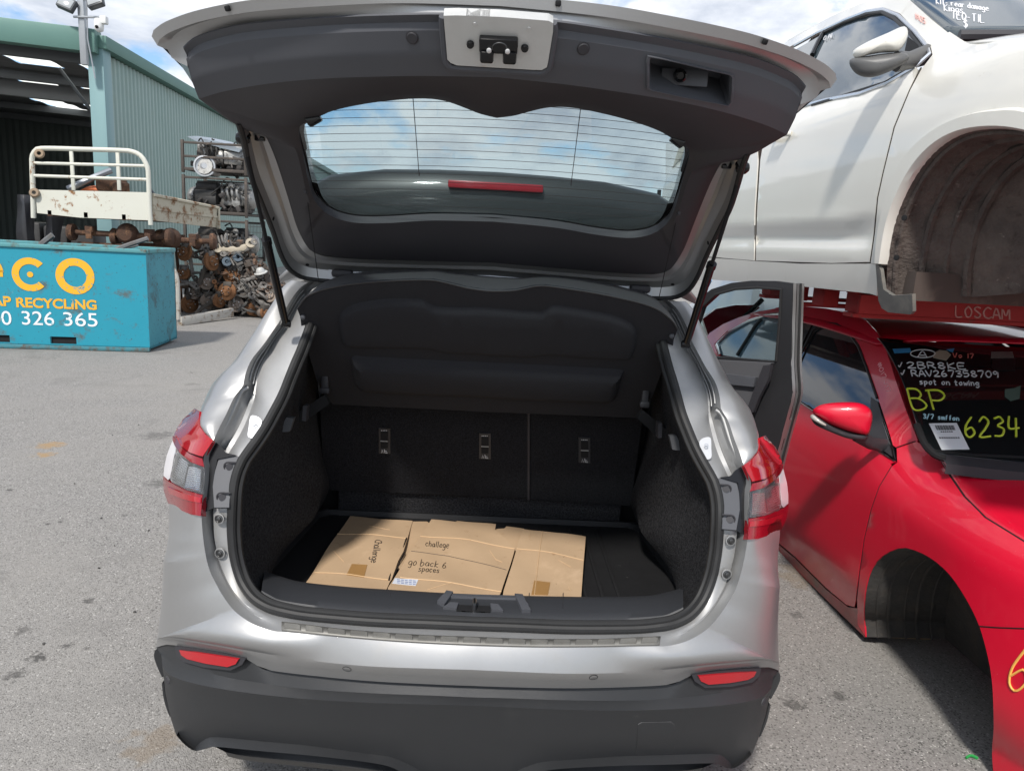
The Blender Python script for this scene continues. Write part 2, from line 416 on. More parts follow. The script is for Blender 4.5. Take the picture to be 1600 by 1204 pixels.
# ================================================================ ground
CLAY = (.33, .22, .11); OIL = (.05, .048, .046)
STAINS = [((78, 695), .13, CLAY, .8), ((70, 710), .10, CLAY, .8), ((60, 1026), .05, OIL, .8), ((105, 1008), .03, OIL, .7), ((138, 938), .035, OIL, .7), ((22, 1054), .05, OIL, .6), ((35, 985), .05, (.09, .085, .08), .6), ((95, 815), .02, OIL, .8), ((75, 818), .02, OIL, .8), ((195, 805), .025, OIL, .7), ((15, 765), .03, OIL, .8), ((250, 755), .12, OIL, .5), ((245, 680), .16, OIL, .45), ((1240, 1100), .06, OIL, .6), ((1310, 1087), .05, OIL, .6), ((1245, 960), .05, OIL, .5), ((1260, 900), .22, (.20, .15, .09), .45), ((240, 1160), .12, (.20, .14, .08), .4), ((300, 600), .1, OIL, .3)]
def ground_mat():
    M = bpy.data.materials.new('asphalt'); M.use_nodes = True; t = M.node_tree; N = t.nodes; b = N['Principled BSDF']
    co = N.new('ShaderNodeTexCoord').outputs['Object']
    def noise(sc, det=5, ro=.6, dist=0.):
        n = N.new('ShaderNodeTexNoise'); n.inputs['Scale'].default_value = sc; n.inputs['Detail'].default_value = det; n.inputs['Roughness'].default_value = ro; n.inputs['Distortion'].default_value = dist
        t.links.new(co, n.inputs['Vector']); return n.outputs['Fac']
    def rng(f, a, c, lo=0., hi=1.):
        r = N.new('ShaderNodeMapRange'); t.links.new(f, r.inputs[0]); r.inputs[1].default_value = a; r.inputs[2].default_value = c; r.inputs[3].default_value = lo; r.inputs[4].default_value = hi; return r.outputs[0]
    def mix(f, a, c):
        n = N.new('ShaderNodeMix'); n.data_type = 'RGBA'; t.links.new(f, n.inputs[0])
        for i, v in ((6, a), (7, c)):
            if isinstance(v, tuple): n.inputs[i].default_value = (*v, 1)
            else: t.links.new(v, n.inputs[i])
        return n.outputs[2]
    vo = N.new('ShaderNodeTexVoronoi'); vo.inputs['Scale'].default_value = 185; t.links.new(co, vo.inputs['Vector'])
    sp = N.new('ShaderNodeSeparateColor'); t.links.new(vo.outputs['Color'], sp.inputs[0])
    c = mix(rng(sp.outputs[0], .0, 1.), (.185, .178, .170), (.295, .284, .271))         # stones of different greys
    c = mix(rng(sp.outputs[1], .955, .975), c, (.47, .455, .43))                          # pale chips
    c = mix(rng(sp.outputs[2], .90, .94), c, (.085, .082, .078))                        # dark chips
    c = mix(rng(noise(.55, 6, .65, .4), .38, .66, 0., .55), c, (.285, .270, .248))      # dusty areas
    c = mix(rng(noise(1.1, 7, .6, 1.2), .55, .70, 0., .55), c, (.165, .158, .15))        # broad damp patches
    c = mix(rng(noise(3.1, 4, .55, .5), .72, .765, 0., .75), c, (.028, .027, .026))      # oil spots
    c = mix(rng(noise(14, 3, .5, .2), .775, .79, 0., .8), c, (.022, .021, .02))
    c = mix(rng(noise(1.7, 5, .6, .8), .715, .75, 0., .5), c, (.30, .205, .10))         # clay stains
    # single stains and drips, each with its own place on the ground
    for (px, r0, col, k) in STAINS:
        P = onZ(px, 0.)
        ns = N.new('ShaderNodeTexNoise'); ns.inputs['Scale'].default_value = 2.2/r0; ns.inputs['Detail'].default_value = 5; t.links.new(co, ns.inputs['Vector'])
        vm = N.new('ShaderNodeVectorMath'); vm.operation = 'DISTANCE'; t.links.new(co, vm.inputs[0]); vm.inputs[1].default_value = (P.x, P.y, 0)
        ad = N.new('ShaderNodeMath'); ad.operation = 'MULTIPLY_ADD'; t.links.new(ns.outputs['Fac'], ad.inputs[0]); ad.inputs[1].default_value = r0*2.4; t.links.new(vm.outputs['Value'], ad.inputs[2])
        c = mix(rng(ad.outputs[0], r0*1.55, r0*2.0, k, 0.), c, col)
    t.links.new(c, b.inputs['Base Color']); b.inputs['Roughness'].default_value = .93; b.inputs['Specular IOR Level'].default_value = .25
    bn = N.new('ShaderNodeBump'); bn.inputs['Strength'].default_value = .55; bn.inputs['Distance'].default_value = .004
    t.links.new(rng(vo.outputs['Distance'], 0., .6, 1., 0.), bn.inputs['Height']); t.links.new(bn.outputs[0], b.inputs['Normal'])
    return M
g = MB(); nx = 24
C = []
for i in range(nx+1):
    y = -300+900*i/nx
    C.append([Vector((-450+900*j/nx, y, 0)) for j in range(nx+1)])
o = g.loft(C).build('ground', ground_mat()); o['kind'] = 'structure'

# ================================================================ the silver car
car = thing('silver_hatchback', 'silver hatchback with its tailgate raised and its boot open', 'car', (0, 2.1, 0))
def segs(*S):
    o = []
    for P, n in S:
        q = rs(P, n)
        o += q if not o else q[1:]
    return o
def V3(*a): return [Vector(p) for p in a]
n1_, n2_, n3_, n4_, n5_ = 8, 40, 14, 30, 30
E_ = segs((V3((0, .62, 1.585), (-.3, .62, 1.578), (-.47, .615, 1.555))+[onY((481, 441), .60)], n1_),
    (tr([(481, 441), (467, 451.6), (450, 475.6), (436, 503), (429, 513), (412, 537.5), (394, 560), (386, 576.5), (382, 590), (379.5, 602.6), (370, 614), (362.5, 627), (352.9, 648), (343, 667), (333.4, 687.7)], [.60, .57, .52, .475, .46, .42, .385, .36, .345, .33, .32, .30, .27, .24, .213]), n2_),
    (tr([(333.4, 687.7), (318, 714.6), (319.5, 731), (318.5, 759.5), (316, 784.4), (314.8, 806.3)], [.213, .192, .18, .162, .146, .132]), n3_),
    (tr([(314.8, 806.3), (317, 836.7), (322, 870), (328.5, 893), (338, 912), (348.6, 931), (367.5, 955), (395, 974), (422.5, 984), (440, 986.6)], [.132, .125, .115, .105, .095, .08, .06, .04, .03, .025]), n4_),
    (tr([(440, 986.6), (539, 996), (642.5, 1004), (745, 1009)], [.025, .012, .004, 0], center=True), n5_))
F_ = segs((V3((0, .63, 1.53), (-.3, .63, 1.525), (-.46, .62, 1.5))+[onY((484, 462), .60)], n1_),
    (tr([(484, 462), (467, 479), (453.5, 503), (436, 527), (422.5, 544), (414.7, 560), (404, 587.5), (400, 605), (397, 630), (389, 655), (378, 680), (366, 699)], [.60, .57, .535, .49, .47, .44, .40, .375, .35, .31, .275, .25]), n2_),
    (tr([(366, 699), (350, 728), (340, 755), (335, 780), (333.4, 797)], [.25, .23, .205, .185, .175]), n3_),
    (tr([(333.4, 797), (334.7, 836.7), (339.7, 859), (345, 882), (359, 913.8), (377.8, 937.8), (393, 950), (416, 962), (440, 972)], [.175, .165, .16, .15, .125, .10, .085, .07, .055]), n4_),
    (tr([(440, 972), (470.6, 975.6), (539, 984), (642.5, 992), (745, 996)], [.055, .045, .04, .035, .03], center=True), n5_))
A_ = segs((V3((0, .60, 1.50), (-.3, .60, 1.495), (-.44, .59, 1.47))+[onY((485, 490), .53)], n1_),
    (tr([(485, 490), (480, 508), (473.7, 525.6), (465, 548), (457, 566), (449, 586), (438, 613.6), (423, 642.5), (410.6, 664.5), (396.9, 685), (383, 704), (375, 716)], [.53, .495, .47, .44, .415, .39, .345, .305, .275, .25, .232, .22]), n2_),
    (tr([(375, 716), (367, 734.6), (362, 754.5), (359.6, 774), (358.4, 794)], [.22, .205, .193, .182, .175]), n3_),
    (tr([(358.4, 794), (357.6, 824), (359, 849), (361, 866), (366.5, 889.7), (376, 914), (393, 937), (415.6, 951.6), (436, 958.4)], [.175, .168, .16, .155, .145, .13, .11, .095, .085]), n4_),
    (tr([(436, 958.4), (470.6, 965.3), (522, 970.5), (591, 975.6), (677, 979), (745, 982)], [.085, .08, .077, .074, .071, .07], center=True), n5_))
NT = len(E_)
i2 = n1_-1; i3 = i2+n2_-1; i4 = i3+n3_-1; i5 = i4+n4_-1
wt = [0. if i < 4 else min(1, (i-3)/6) if i < i4 else max(0, 1-(i-i4)/(n4_*.95)) for i in range(NT)]
def wmix(A, B, t, d): return [a.lerp(b, t)+Vector(d)*w_ for a, b, w_ in zip(A, B, wt)]
def inward(P, d):
    """move a half loop towards the opening, in the plane across the car"""
    o = []
    for i, p in enumerate(P):
        t = P[min(i+1, len(P)-1)]-P[max(i-1, 0)]; n = Vector((-t.z, 0, t.x))
        if n.length < 1e-9: n = Vector((0, 0, 1))
        n.normalize(); q = Vector((0, p.y, 1.12))-p
        if n.dot(q) < 0: n = -n
        r = p+n*d
        if abs(p.x) < 1e-6: r.x = 0
        o.append(r)
    return o
gut = MB()
gut.loft([full(c) for c in (E_, wmix(E_, F_, .10, (0, .030, 0)), wmix(E_, F_, .22, (0, .050, 0)), wmix(E_, F_, .5, (0, .054, 0)), wmix(E_, F_, .62, (0, .030, 0)), wmix(E_, F_, .85, (0, .018, 0)), F_, wmix(F_, A_, .25, (0, -.004, 0)), wmix(F_, A_, .8, (0, -.003, 0)), A_)])
gut.build('boot_gutter', silver_in, car, 28)
for t_ in (.22, .52):
    bd_ = MB(); P = [a.lerp(b, t_)+Vector((0, .026, 0)) for a, b in zip(E_[i2+2:i3-12], F_[i2+2:i3-12])]; bd_.tube(P, .0022, 5); bd_.build('gutter_bead', silver_in, car); bd_.mirrored().build('gutter_bead', silver_in, car)
# rubber seal with its flattened lip
I_ = inward(A_, .016)
sl = MB(); sl.tube(full(off(inward(A_, .008), (0, -.004, .002))), .0115, 10, caps=False)
sl.tube(full(off(inward(A_, .021), (0, .006, 0))), .008, 8, caps=False)
sl.build('boot_seal', rubber, car)
# ---- outer skin: quarter panels
TLT = [(333.4, 687.7), (322, 678), (314, 668.6), (311.5, 656), (313, 642.5), (319, 629), (327, 617)]
up_out = segs((tr([(355.6, 596.4), (368, 585), (391.6, 548), (415.6, 513), (436, 482.5), (453, 451.6), (467, 439.5)][::-1], [.66, .64, .60, .57, .55, .53, .52]), n2_-12), (tr([(355.6, 596.4), (337.7, 606.7), (327, 617)], [.52, .50, .46]), 6), (tr(TLT[::-1], [.46, .40, .335, .29, .25, .225, .213]), 8))
up_in = E_[i2:i3+1]
def blend(A, B, n, bul):
    """strip between two curves, bulged out by bul(t) along vector field"""
    C = []
    for k in range(n+1):
        t = k/n; C.append([a.lerp(b, t)+Vector(bul)*(4*t*(1-t)) for a, b in zip(A, B)])
    return C
ql = MB()
N_ = 40; A1 = rs(up_in, N_, False); A2 = rs(up_out, N_, False)
CQ = [[a.lerp(b, t)+Vector((-.022, -.05, .006))*(4*t*(1-t))*min(1, 1.5*(1-i/(N_-1))+.25)*(1 if i < N_-4 else (N_-1-i)/4) for i, (a, b) in enumerate(zip(A1, A2))] for t in [k/6 for k in range(7)]]
ql.loft(CQ)
# flank above the belt: the pillar runs forward to the side window
fl = rs(A2[:26], 26, False)
ql.loft([fl, [Vector((p.x*1.01-.008, p.y+.10, p.z-.005)) for p in fl], [Vector((p.x*1.02-.012, p.y+.3, p.z-.004)) for p in fl]])
# lower quarter and bumper corner, from the opening's edge out to the flank
lo_in = rs(E_[i4:i5+1], 30, False)
lo_out = rs(tr([(264.5, 790), (264, 800), (263.3, 849), (260.5, 893), (254, 941), (247, 985), (245, 998)], [.33, .325, .31, .30, .285, .272, .268]), 30)
def ybump(px, r=0.): 
    x = min(.9965, max(0, (745-px)/502)); return r+.33*(1-(1-x**2.5)**.4)
crease = [(245.3, 998), (254, 995.5), (266, 995), (299, 1000), (340, 1007), (384.7, 1015), (470.6, 1029.6), (574, 1040), (677, 1044), (745, 1046)]
blackt = [(244, 1011), (253, 1008), (264, 1006.5), (298.8, 1011.7), (345, 1019), (377.8, 1025.5), (391, 1032), (403, 1040), (416, 1045.5), (470.6, 1053), (574, 1063), (677, 1068.5), (745, 1071)]
def bcurve(px, r, n=60, wrap=True):
    P = tr(px, [ybump(p[0], r) for p in px], center=True); P = rs(P, n)
    if wrap: P = [Vector((P[0].x*1.004-.004, P[0].y+.2, P[0].z)), Vector((P[0].x*1.003-.001, P[0].y+.07, P[0].z))]+P
    return P
Pc = bcurve(crease, -.022); Pt = bcurve(blackt, .006)
lo_e0 = E_[i4:i5+1]
lo_o0 = lo_out
def lens_low(t):
    px = (lerp(314.8, 264.5, t), lerp(805, 786, t**.8)); tt = max(0., min(1.1, (315-px[0])/53.)); return onY(px, .136+.20*tt**2.0+.004)
crs = rs(Pc[2:], 120, False)
def at_px(P, x): return min(range(len(P)), key=lambda i: abs(toPx(P[i])[0]-x))
def toPx(v):
    d = np.array(v)-CAM; z = d@FW; return (800+FPX*(d@RT)/z, 602-FPX*(d@UP)/z)
k1 = at_px(crs, 425)
topb = rs(lo_e0[:20], 34, False)+rs(lo_e0[19:], 14, False)[1:]+rs(E_[i5:], 34, False)[1:]
botb = rs(lo_o0, 34, False)+rs(crs[:k1+1], 14, False)[1:]+rs(crs[k1:], 34, False)[1:]
rows_ = []
for k in range(11):
    t = k/10; r_ = []
    for i, (a, b) in enumerate(zip(topb, botb)):
        u = min(1, i/33); q = max(0, (i-33)/47); g = 4*t*(1-t)
        bul = Vector((-.030*(1-.0*u), -.038, .004)) if i <= 33 else Vector((lerp(-.030, 0, min(1, q*2.5)), lerp(-.038, -.001, min(1, q*2.2)), lerp(.004, .001, min(1, q*2))))
        edge = min(1, .45+i/14)
        e0_ = max(0., 1-i/13); b0_ = lens_low(t)-topb[0].lerp(botb[0], t)
        r_.append(a.lerp(b, t)+(bul*g*edge)*(1-e0_)+b0_*(e0_*e0_*(3-2*e0_)))
    rows_.append(r_)
rows_[-1][-1].x = 0
for r_ in rows_: r_[-1].x = 0
bl = MB(); pt2 = rs(Pt[2:], 48, False); cr2 = botb[33:]
pt3 = rs(Pt[2:], 120, False); k2 = at_px(pt3, 425); pt2 = rs(pt3[:k2+1], 14, False)+rs(pt3[k2:], 34, False)[1:]
bl.loft([full(c) for c in rows_]); bl.loft([full(c) for c in (cr2, mid(cr2, pt2, .15, (0, -.001, -.001)), mid(cr2, pt2, .5, (0, .001, 0)), pt2)])
bump_bvh1 = bvh(bl)
bl.build('bumper_cover', silver, car, 18)
lo2 = lo_o0
ql.loft([lo2, [Vector((p.x*1.006-.004, p.y+.10, p.z)) for p in lo2], [Vector((p.x*1.01-.006, p.y+.24, p.z)) for p in lo2]])
ql.build('quarter_panel', silver, car, 50)
ql.mirrored().build('quarter_panel', silver, car, 50)
# black lower bumper
rows = []
Lg = [(252, 1022), (264, 1031), (298.8, 1046), (340, 1054), (367.5, 1060), (420, 1068), (470.6, 1075), (574, 1082), (677, 1086), (745, 1089)]
Ll = [(253.5, 1040), (266, 1054), (298.8, 1066), (367.5, 1079), (470.6, 1090.8), (574, 1097), (677, 1100), (745, 1102)]
Lm = [(258.5, 1083), (276, 1097), (320, 1106), (400, 1120), (500, 1129), (620, 1136), (745, 1140)]
Lc = [(267, 1122), (284, 1131), (330, 1134), (400, 1139), (470.6, 1146), (574, 1153), (677, 1156), (745, 1158)]
Lb = [(279, 1140), (292, 1167), (304, 1172), (317, 1160), (343, 1152.7), (436, 1157.8), (539, 1168), (608, 1178), (635.6, 1188.8), (663, 1202), (745, 1206)]
Lb = [(275, 1147), (287, 1160), (302, 1168), (311, 1161), (319, 1155), (337, 1150.8), (412, 1157.6), (480, 1164), (560, 1174.7), (610, 1182), (640, 1194), (668, 1207), (745, 1212)]
Lb2 = [(275.5, 1148), (288, 1162), (303, 1172), (314, 1171), (324, 1168), (339, 1166), (412, 1173), (480, 1179), (560, 1188), (606, 1196), (632, 1208), (662, 1220), (745, 1226)]
rowsC = [bcurve(blackt, .016), bcurve(blackt, .024), bcurve(Lg, .010), bcurve(Ll, -.016), bcurve(Ll, -.015), bcurve(Lm, -.006), bcurve(Lc, .004), bcurve(Lb, .018), bcurve(Lb2, -.010)]
rowsC[4] = off(rowsC[4], (0, .002, -.010))
bb = MB(); bb.loft([full(c) for c in rowsC])
last = rowsC[-1]
bb.loft([full(last), full([p+Vector((0, .03, -.02)) for p in last]), full([p+Vector((0, .35, -.01)) for p in last])])
low_bvh = bvh(bb)
bb.build('lower_bumper', plastb, car, 30)
# diffuser lip under the bumper
dl = MB(); LD = [(330, 1163), (345, 1166), (436, 1174), (539, 1184), (600, 1194), (640, 1206), (745, 1220)]
LD2 = [(352, 1174), (380, 1180), (436, 1186), (539, 1197), (600, 1206), (640, 1218), (745, 1232)]
dl.loft([full(bcurve(LD, .085, 40, False)), full(bcurve(LD2, .07, 40, False)), full(off(bcurve(LD2, .075, 40, False), (0, .02, -.03))), full(off(bcurve(LD2, .3, 40, False), (0, .02, -.02)))])
dl.build('diffuser', plastb, car)
und = MB(); und.box((0, .95, .36), (1.5, 1.5, .08)); und.build('underbody', blackm, car)
# scuff pad on the sill, with its moulded cells
pad = MB(); p0 = [a.lerp(b, .04)+Vector((0, 0, .004)) for a, b in zip(E_[i5:], F_[i5:])]; p1 = [a.lerp(b, .96)+Vector((0, 0, .004)) for a, b in zip(E_[i5:], F_[i5:])]
pad.loft([full(p0), full(p1)]); sp_ = pad.build('scuff_pad', padm, car, 30, .003, -1)
pf0, pf1 = full(p0), full(p1); nn = len(pf0)-1; nc = 17
for k in range(nc):
    u0, u1 = (k+.10)/nc, (k+.90)/nc
    def pt(u, v):
        i = u*nn; a = int(i); f = i-a; b_ = min(a+1, nn)
        return pf0[a].lerp(pf0[b_], f).lerp(pf1[a].lerp(pf1[b_], f), v)
    lo, hi = .16, .80
    base = [pt(u0, lo), pt(u1, lo), pt(u1, hi-.12), pt(u1-.12/nc, hi), pt(u0+.02/nc, hi), pt(u0, hi-.1)]
    topb = [p.lerp(sum(base, Vector())/6, .10)+Vector((0, -.0007, .0032)) for p in base]
    c = MB(); c.add(base+topb, [(6, 7, 8, 9, 10, 11)]+[(i, (i+1) % 6, 6+(i+1) % 6, 6+i) for i in range(6)]); c.build('pad_cell', padm, sp_, 30)
# sensors, reflectors, towing cover
def disc_on(tree, p, r, name, mat, parent, h=.003, ring=None, n=20):
    c, nn_ = nrm(tree, p); M_ = frame(c, nn_)
    mb = MB(); mb.lathe([(r, -.004), (r, h*.6), (r*.86, h), (r*.0, h)], n, M_)
    o = mb.build(name, mat, parent)
    if ring:
        mr = MB(); mr.lathe([(r*1.02, -.003), (r*1.02, .0008), (r*1.13, .0008), (r*1.13, -.003)], n, M_); mr.build('ring', ring, o)
    return o
for p in ((542.1, 1044.4), (927.2, 1057.4)): disc_on(bump_bvh1, p, .0095, 'parking_sensor', silver, car, .0012, rubber)
for p in ((262.7, 1062.6), (1193.3, 1094.9)): disc_on(low_bvh, p, .0105, 'parking_sensor', plastd, car, .003, pm('sensor_ring', (.11, .11, .11), .5))
REF = [(279.8, 1015), (305, 1018.5), (340, 1024), (372.5, 1029.5), (368, 1037), (355, 1041.5), (320, 1036), (292, 1029), (283, 1023)]
rp = MB(); RB = [p for p in REF]
rf = patch(REF, lambda p: onY(p, ybump(p[0], -.010)), 6, thick=.02); rf.build('reflector', reflm, car); rf.mirrored().build('reflector', reflm, car)
RH = [(273, 1009), (300, 1012), (345, 1019.5), (384, 1028), (378, 1038), (360, 1047), (318, 1042), (285, 1033), (275, 1022)]
rh = patch(RH, lambda p: onY(p, ybump(p[0], -.003)), 7, thick=.006); rh.build('reflector_recess', plastd, car); rh.mirrored().build('reflector_recess', plastd, car)
TC = [(997, 1131), (1002, 1128), (1048, 1127), (1053, 1131), (1053.5, 1168), (1048, 1175), (999, 1177.5), (994, 1173)]
fnl = onB(low_bvh)
patch(TC, fnl, 8, thick=.004, lift=.0012).build('tow_cover', plastb, car)
tcb = MB(); tcb.tube([fnl(p) for p in TC+TC[:1]], .0016, 5, caps=False); tcb.build('cover_seam', pm('seam_dark', (.05, .05, .052), .6), car)

X3 = zz(230, 930, 4.394)
for P, yy in ((X3([(46, 410), (62, 368), (105, 384), (110, 470), (108, 560), (92, 540), (62, 470)]), .285), (X3([(100, 600), (112, 600), (126, 690), (160, 822), (152, 826), (116, 720)]), .30)):
    pt_ = patch(smooth2(P, 26), lambda p: onY(p, yy), 5, thick=.012); pt_.build('corner_cladding', plastb, car); pt_.mirrored().build('corner_cladding', plastb, car)
# wheel-arch cladding and rear wheels
for s in (-1, 1):
    cl = MB(); C = []
    for k in range(15):
        a = math.pi*(.0+k/14); cy_, cz_ = .82, .34; 
        C.append([Vector((s*.872, cy_-.36*math.cos(a), cz_+.36*math.sin(a)-.02)), Vector((s*.897, cy_-.37*math.cos(a), cz_+.37*math.sin(a)-.02)), Vector((s*.897, cy_-.42*math.cos(a), cz_+.42*math.sin(a)-.02)), Vector((s*.868, cy_-.435*math.cos(a), cz_+.435*math.sin(a)-.02))])
    cl.loft(C); cl.build('arch_cladding', plastb, car, 30)
    wh = MB(); M_ = frame((s*.775, .82, .335), (s, 0, 0))
    wh.lathe([(.21, -.10), (.30, -.105), (.328, -.085), (.335, -.04), (.335, .04), (.328, .085), (.30, .105), (.215, .10), (.20, .09)], 40, M_)
    tyre = wh.build('tyre', rubber, car)
    rm = MB(); rm.lathe([(.215, .095), (.20, .07), (.19, .03), (.08, .045), (.05, .06), (0, .06)], 30, M_)
    for k in range(5):
        a = 2*math.pi*k/5; rm.box(M_ @ Vector((.13*math.cos(a), .13*math.sin(a), .065)), (.05, .14, .03), (M_ @ Matrix.Rotation(a+math.pi/2, 4, 'Z')).to_3x3())
    rm.build('rim', steel, tyre)
# body sides, roof and front, forward of the quarter panels
def bw(y): return .895 - (max(0, y-3.3)/1.0)**2*.16
ys_ = [.46, .8, 1.4, 2.0, 2.6, 3.2, 3.7, 4.05, 4.25]
zs_ = [.30, .45, .62, .80, .92, 1.0]
wz = {.30: -.05, .45: -.015, .62: 0., .80: -.004, .92: -.03, 1.0: -.075}
for s in (-1, 1):
    b_ = MB(); C = []
    for y in ys_:
        top = 1.03 if y < 3 else 1.03-.12*(y-3)/1.25
        C.append([Vector((s*(bw(y)+wz[z]), y, z if z > .3 else .28+(0.42*math.exp(-((y-.82)/.28)**4)))) for z in zs_]+[Vector((s*(bw(y)-.095), y, top+.02))])
    b_.loft(C); b_.build('body_side', silver, car, 40)
    # side glass
    gl = MB(); C = []
    for y, zt in ((.98, 1.30), (1.4, 1.44), (2.0, 1.49), (2.5, 1.46), (3.05, 1.15)):
        C.append([Vector((s*(bw(y)-.098), y, 1.052)), Vector((s*(bw(y)-.13), y, lerp(1.05, zt, .5))), Vector((s*(bw(y)-.20), y, zt))])
    gl.loft(C); gl.build('side_glass', glassmat('tinted_glass', (.10, .12, .12)), car)
rf_ = MB(); C = []
for y, z in ((.62, 1.582), (1.0, 1.595), (1.6, 1.60), (2.2, 1.575), (2.6, 1.52)):
    C.append([Vector((x*.64, y, z-.02*abs(x)**3-(.06 if abs(x) == 1 else 0))) for x in (-1, -.9, -.6, -.3, 0, .3, .6, .9, 1)])
rf_.loft(C); rf_.build('roof', silver, car, 50, .012)
ws_ = MB(); C = []
for y, z, hw in ((2.6, 1.52, .60), (3.0, 1.28, .66), (3.4, 1.03, .72)):
    C.append([Vector((x*hw, y+.12*(1-x*x), z)) for x in (-1, -.6, -.2, .2, .6, 1)])
ws_.loft(C); ws_.build('windscreen', glassmat('tinted_glass', ()), car)
bo = MB(); C = []
for y, z, hw in ((3.45, 1.03, .80), (3.8, .99, .78), (4.1, .90, .74), (4.3, .72, .70), (4.34, .4, .70)):
    C.append([Vector((x*hw, y+.06*(1-x*x), z+.02*(1-x*x))) for x in (-1, -.6, -.2, .2, .6, 1)])
bo.loft(C); bo.build('bonnet', silver, car, 40)

# ---- tail lamps
def ytl(p):
    yin = float(np.interp(p[1], [640, 688, 806], [.26, .213, .132])); inn = float(np.interp(p[1], [640, 688, 715, 806], [322, 333, 318, 315])); outx = float(np.interp(p[1], [617, 650, 680, 712, 742, 790], [324, 293, 271, 260, 255.5, 264]))
    t = max(0., min(1.1, (inn-p[0])/max(8, inn-outx))); return yin+.20*t**2.0
TL_TOP = [(333.4, 688), (326, 700), (317, 713), (309, 711), (297, 707), (284, 697), (276, 685), (273, 679), (278, 668), (286, 656), (296, 647), (305, 638), (313, 642.5), (311.5, 656), (314, 668), (322, 678.5)]
TL_BAND = C6([(128, 325), (150, 330), (180, 395), (235, 440), (310, 468), (322, 520), (240, 488), (170, 430), (140, 385), (128, 350)])
TL_CLEAR = C6([(145, 402), (168, 432), (238, 490), (321, 522), (316, 690), (290, 686), (200, 655), (118, 612), (108, 590)])
TL_WHITE = C6([(122, 355), (138, 385), (143, 402), (106, 590), (95, 600), (67, 572), (72, 520), (88, 445)])
TL_BOT = C6([(66, 580), (94, 604), (115, 616), (198, 660), (288, 690), (310, 695), (306, 742), (300, 826), (240, 815), (180, 790), (125, 765), (98, 745), (70, 665)])
TL_BOTL = C6([(100, 640), (200, 683), (304, 712), (303, 745), (200, 720), (115, 685)])
lampbk = pm('lamp_backing', (.035, .035, .04), .3, .3)
lensfn = lambda p: onY(p, ytl(p))
backfn = lambda p: onY(p, ytl(p)+.03)
for side in (0, 1):
    mm = (lambda mb: mb) if side == 0 else (lambda mb: mb.mirrored())
    TLall = [(333.4, 688), (319, 714), (319.6, 730), (318, 760), (316, 785), (314.8, 805), (290, 798), (264.5, 786), (258, 762), (256.5, 742), (261.5, 712), (273, 680), (294, 651), (305, 640), (312, 642), (312, 656), (320, 677)]
    hs = mm(patch(TLall, backfn, 7, thick=.01)).build('lamp_housing', pm('lamp_red_back', (.25, .01, .015), .35), car)
    tl = mm(patch(TL_TOP, lensfn, 4, thick=.014, lift=.002)).build('tail_lamp', redlens, car)
    mm(patch(TL_BAND, lensfn, 4, thick=.014, lift=.004)).build('lens_band', redlensd, tl)
    mm(patch(TL_CLEAR, lambda p: onY(p, ytl(p)+.022), 6, thick=.004)).build('lamp_backing', lampbk, tl)
    mm(patch(TL_CLEAR, lensfn, 6, thick=.005, lift=.002)).build('clear_lens', glassmat('clear_lens', (.93, .93, .93), .02, .07), tl)
    # ribs of the reflector behind the clear lens
    for k in range(11):
        v = (k+.5)/11
        a = (lerp(262, 254, v)+8+2, 0); 
        q0 = C6([(lerp(172, 124, v), lerp(452, 596, v))])[0]; q1 = C6([(lerp(228, 196, v), lerp(492, 640, v))])[0]
        r_ = MB(); r_.tube([onY(q0, ytl(q0)+.012), onY(q1, ytl(q1)+.012)], .0021, 5); mm(r_).build('reflector_rib', chrome, tl)
        q0 = C6([(lerp(232, 204, v), lerp(515, 648, v))])[0]; q1 = C6([(lerp(302, 292, v), lerp(528, 672, v))])[0]
        r_ = MB(); r_.tube([onY(q0, ytl(q0)+.012), onY(q1, ytl(q1)+.012)], .0024, 5); mm(r_).build('reflector_rib', chrome, tl)
    mm(patch(TL_WHITE, lensfn, 4, thick=.012, lift=.002)).build('reverse_lens', pm('milky_lens', (.72, .70, .72), .12, 0, .5), tl)
    lb = mm(patch(TL_BOT, lensfn, 4, thick=.022, lift=.003)); lb.build('lower_lens', redlensd, tl)
    mm(patch(TL_BOTL, lensfn, 4, thick=.008, lift=.006)).build('lens_strip', redlens, tl)
    # black cavity and grey bracket beside the lamp
    cav = C6([(375, 352), (425, 392), (455, 430), (520, 445), (400, 470), (385, 540), (372, 640), (378, 775), (330, 795), (300, 828), (305, 740), (314, 640), (321, 520), (310, 462)])
    mm(patch(cav, lambda p: onY(p, float(np.interp(p[1], [690, 806], [.232, .150]))+.002), 7, thick=.004)).build('lamp_cavity', black, car)
    brk = C6([(432, 438), (480, 440), (540, 455), (512, 545), (492, 640), (476, 720), (473, 772), (380, 772), (371, 640), (385, 540), (405, 480)])
    ybk = lambda p: onY(p, float(np.interp(p[1], [705, 793], [.236, .158]))-.006)
    bro = mm(patch(brk, ybk, 7, thick=.012)).build('lamp_bracket', plast, car)
    for (cx, cy2) in ((475, 517), (430, 708)):
        q = C6([(cx, cy2)])[0]; c_ = ybk(q)
        M_ = frame(c_, (Vector(CAM)-c_))
        u_ = MB(); u_.prism([(.009*math.cos(a), .009*math.sin(a)) for a in [math.pi*2*k/14 for k in range(14)]], 0, .004, M_)
        mm(u_).build('screw', plastd, bro)
        rim_ = MB(); R0 = .0125
        pts = [M_ @ Vector((.028*0, 0, 0))]
        arc = [c_+(Matrix.Rotation(0, 3, 'X') @ Vector((-R0*math.sin(a), 0, R0*math.cos(a)))) for a in [math.pi*k/10 for k in range(11)]]
        arc = [arc[0]+Vector((.022, 0, 0))]+arc+[arc[-1]+Vector((.020, 0, 0))]
        rim_.tube(off(arc, (0, -.002, 0)), .0022, 5); mm(rim_).build('recess_rim', plastd, bro)
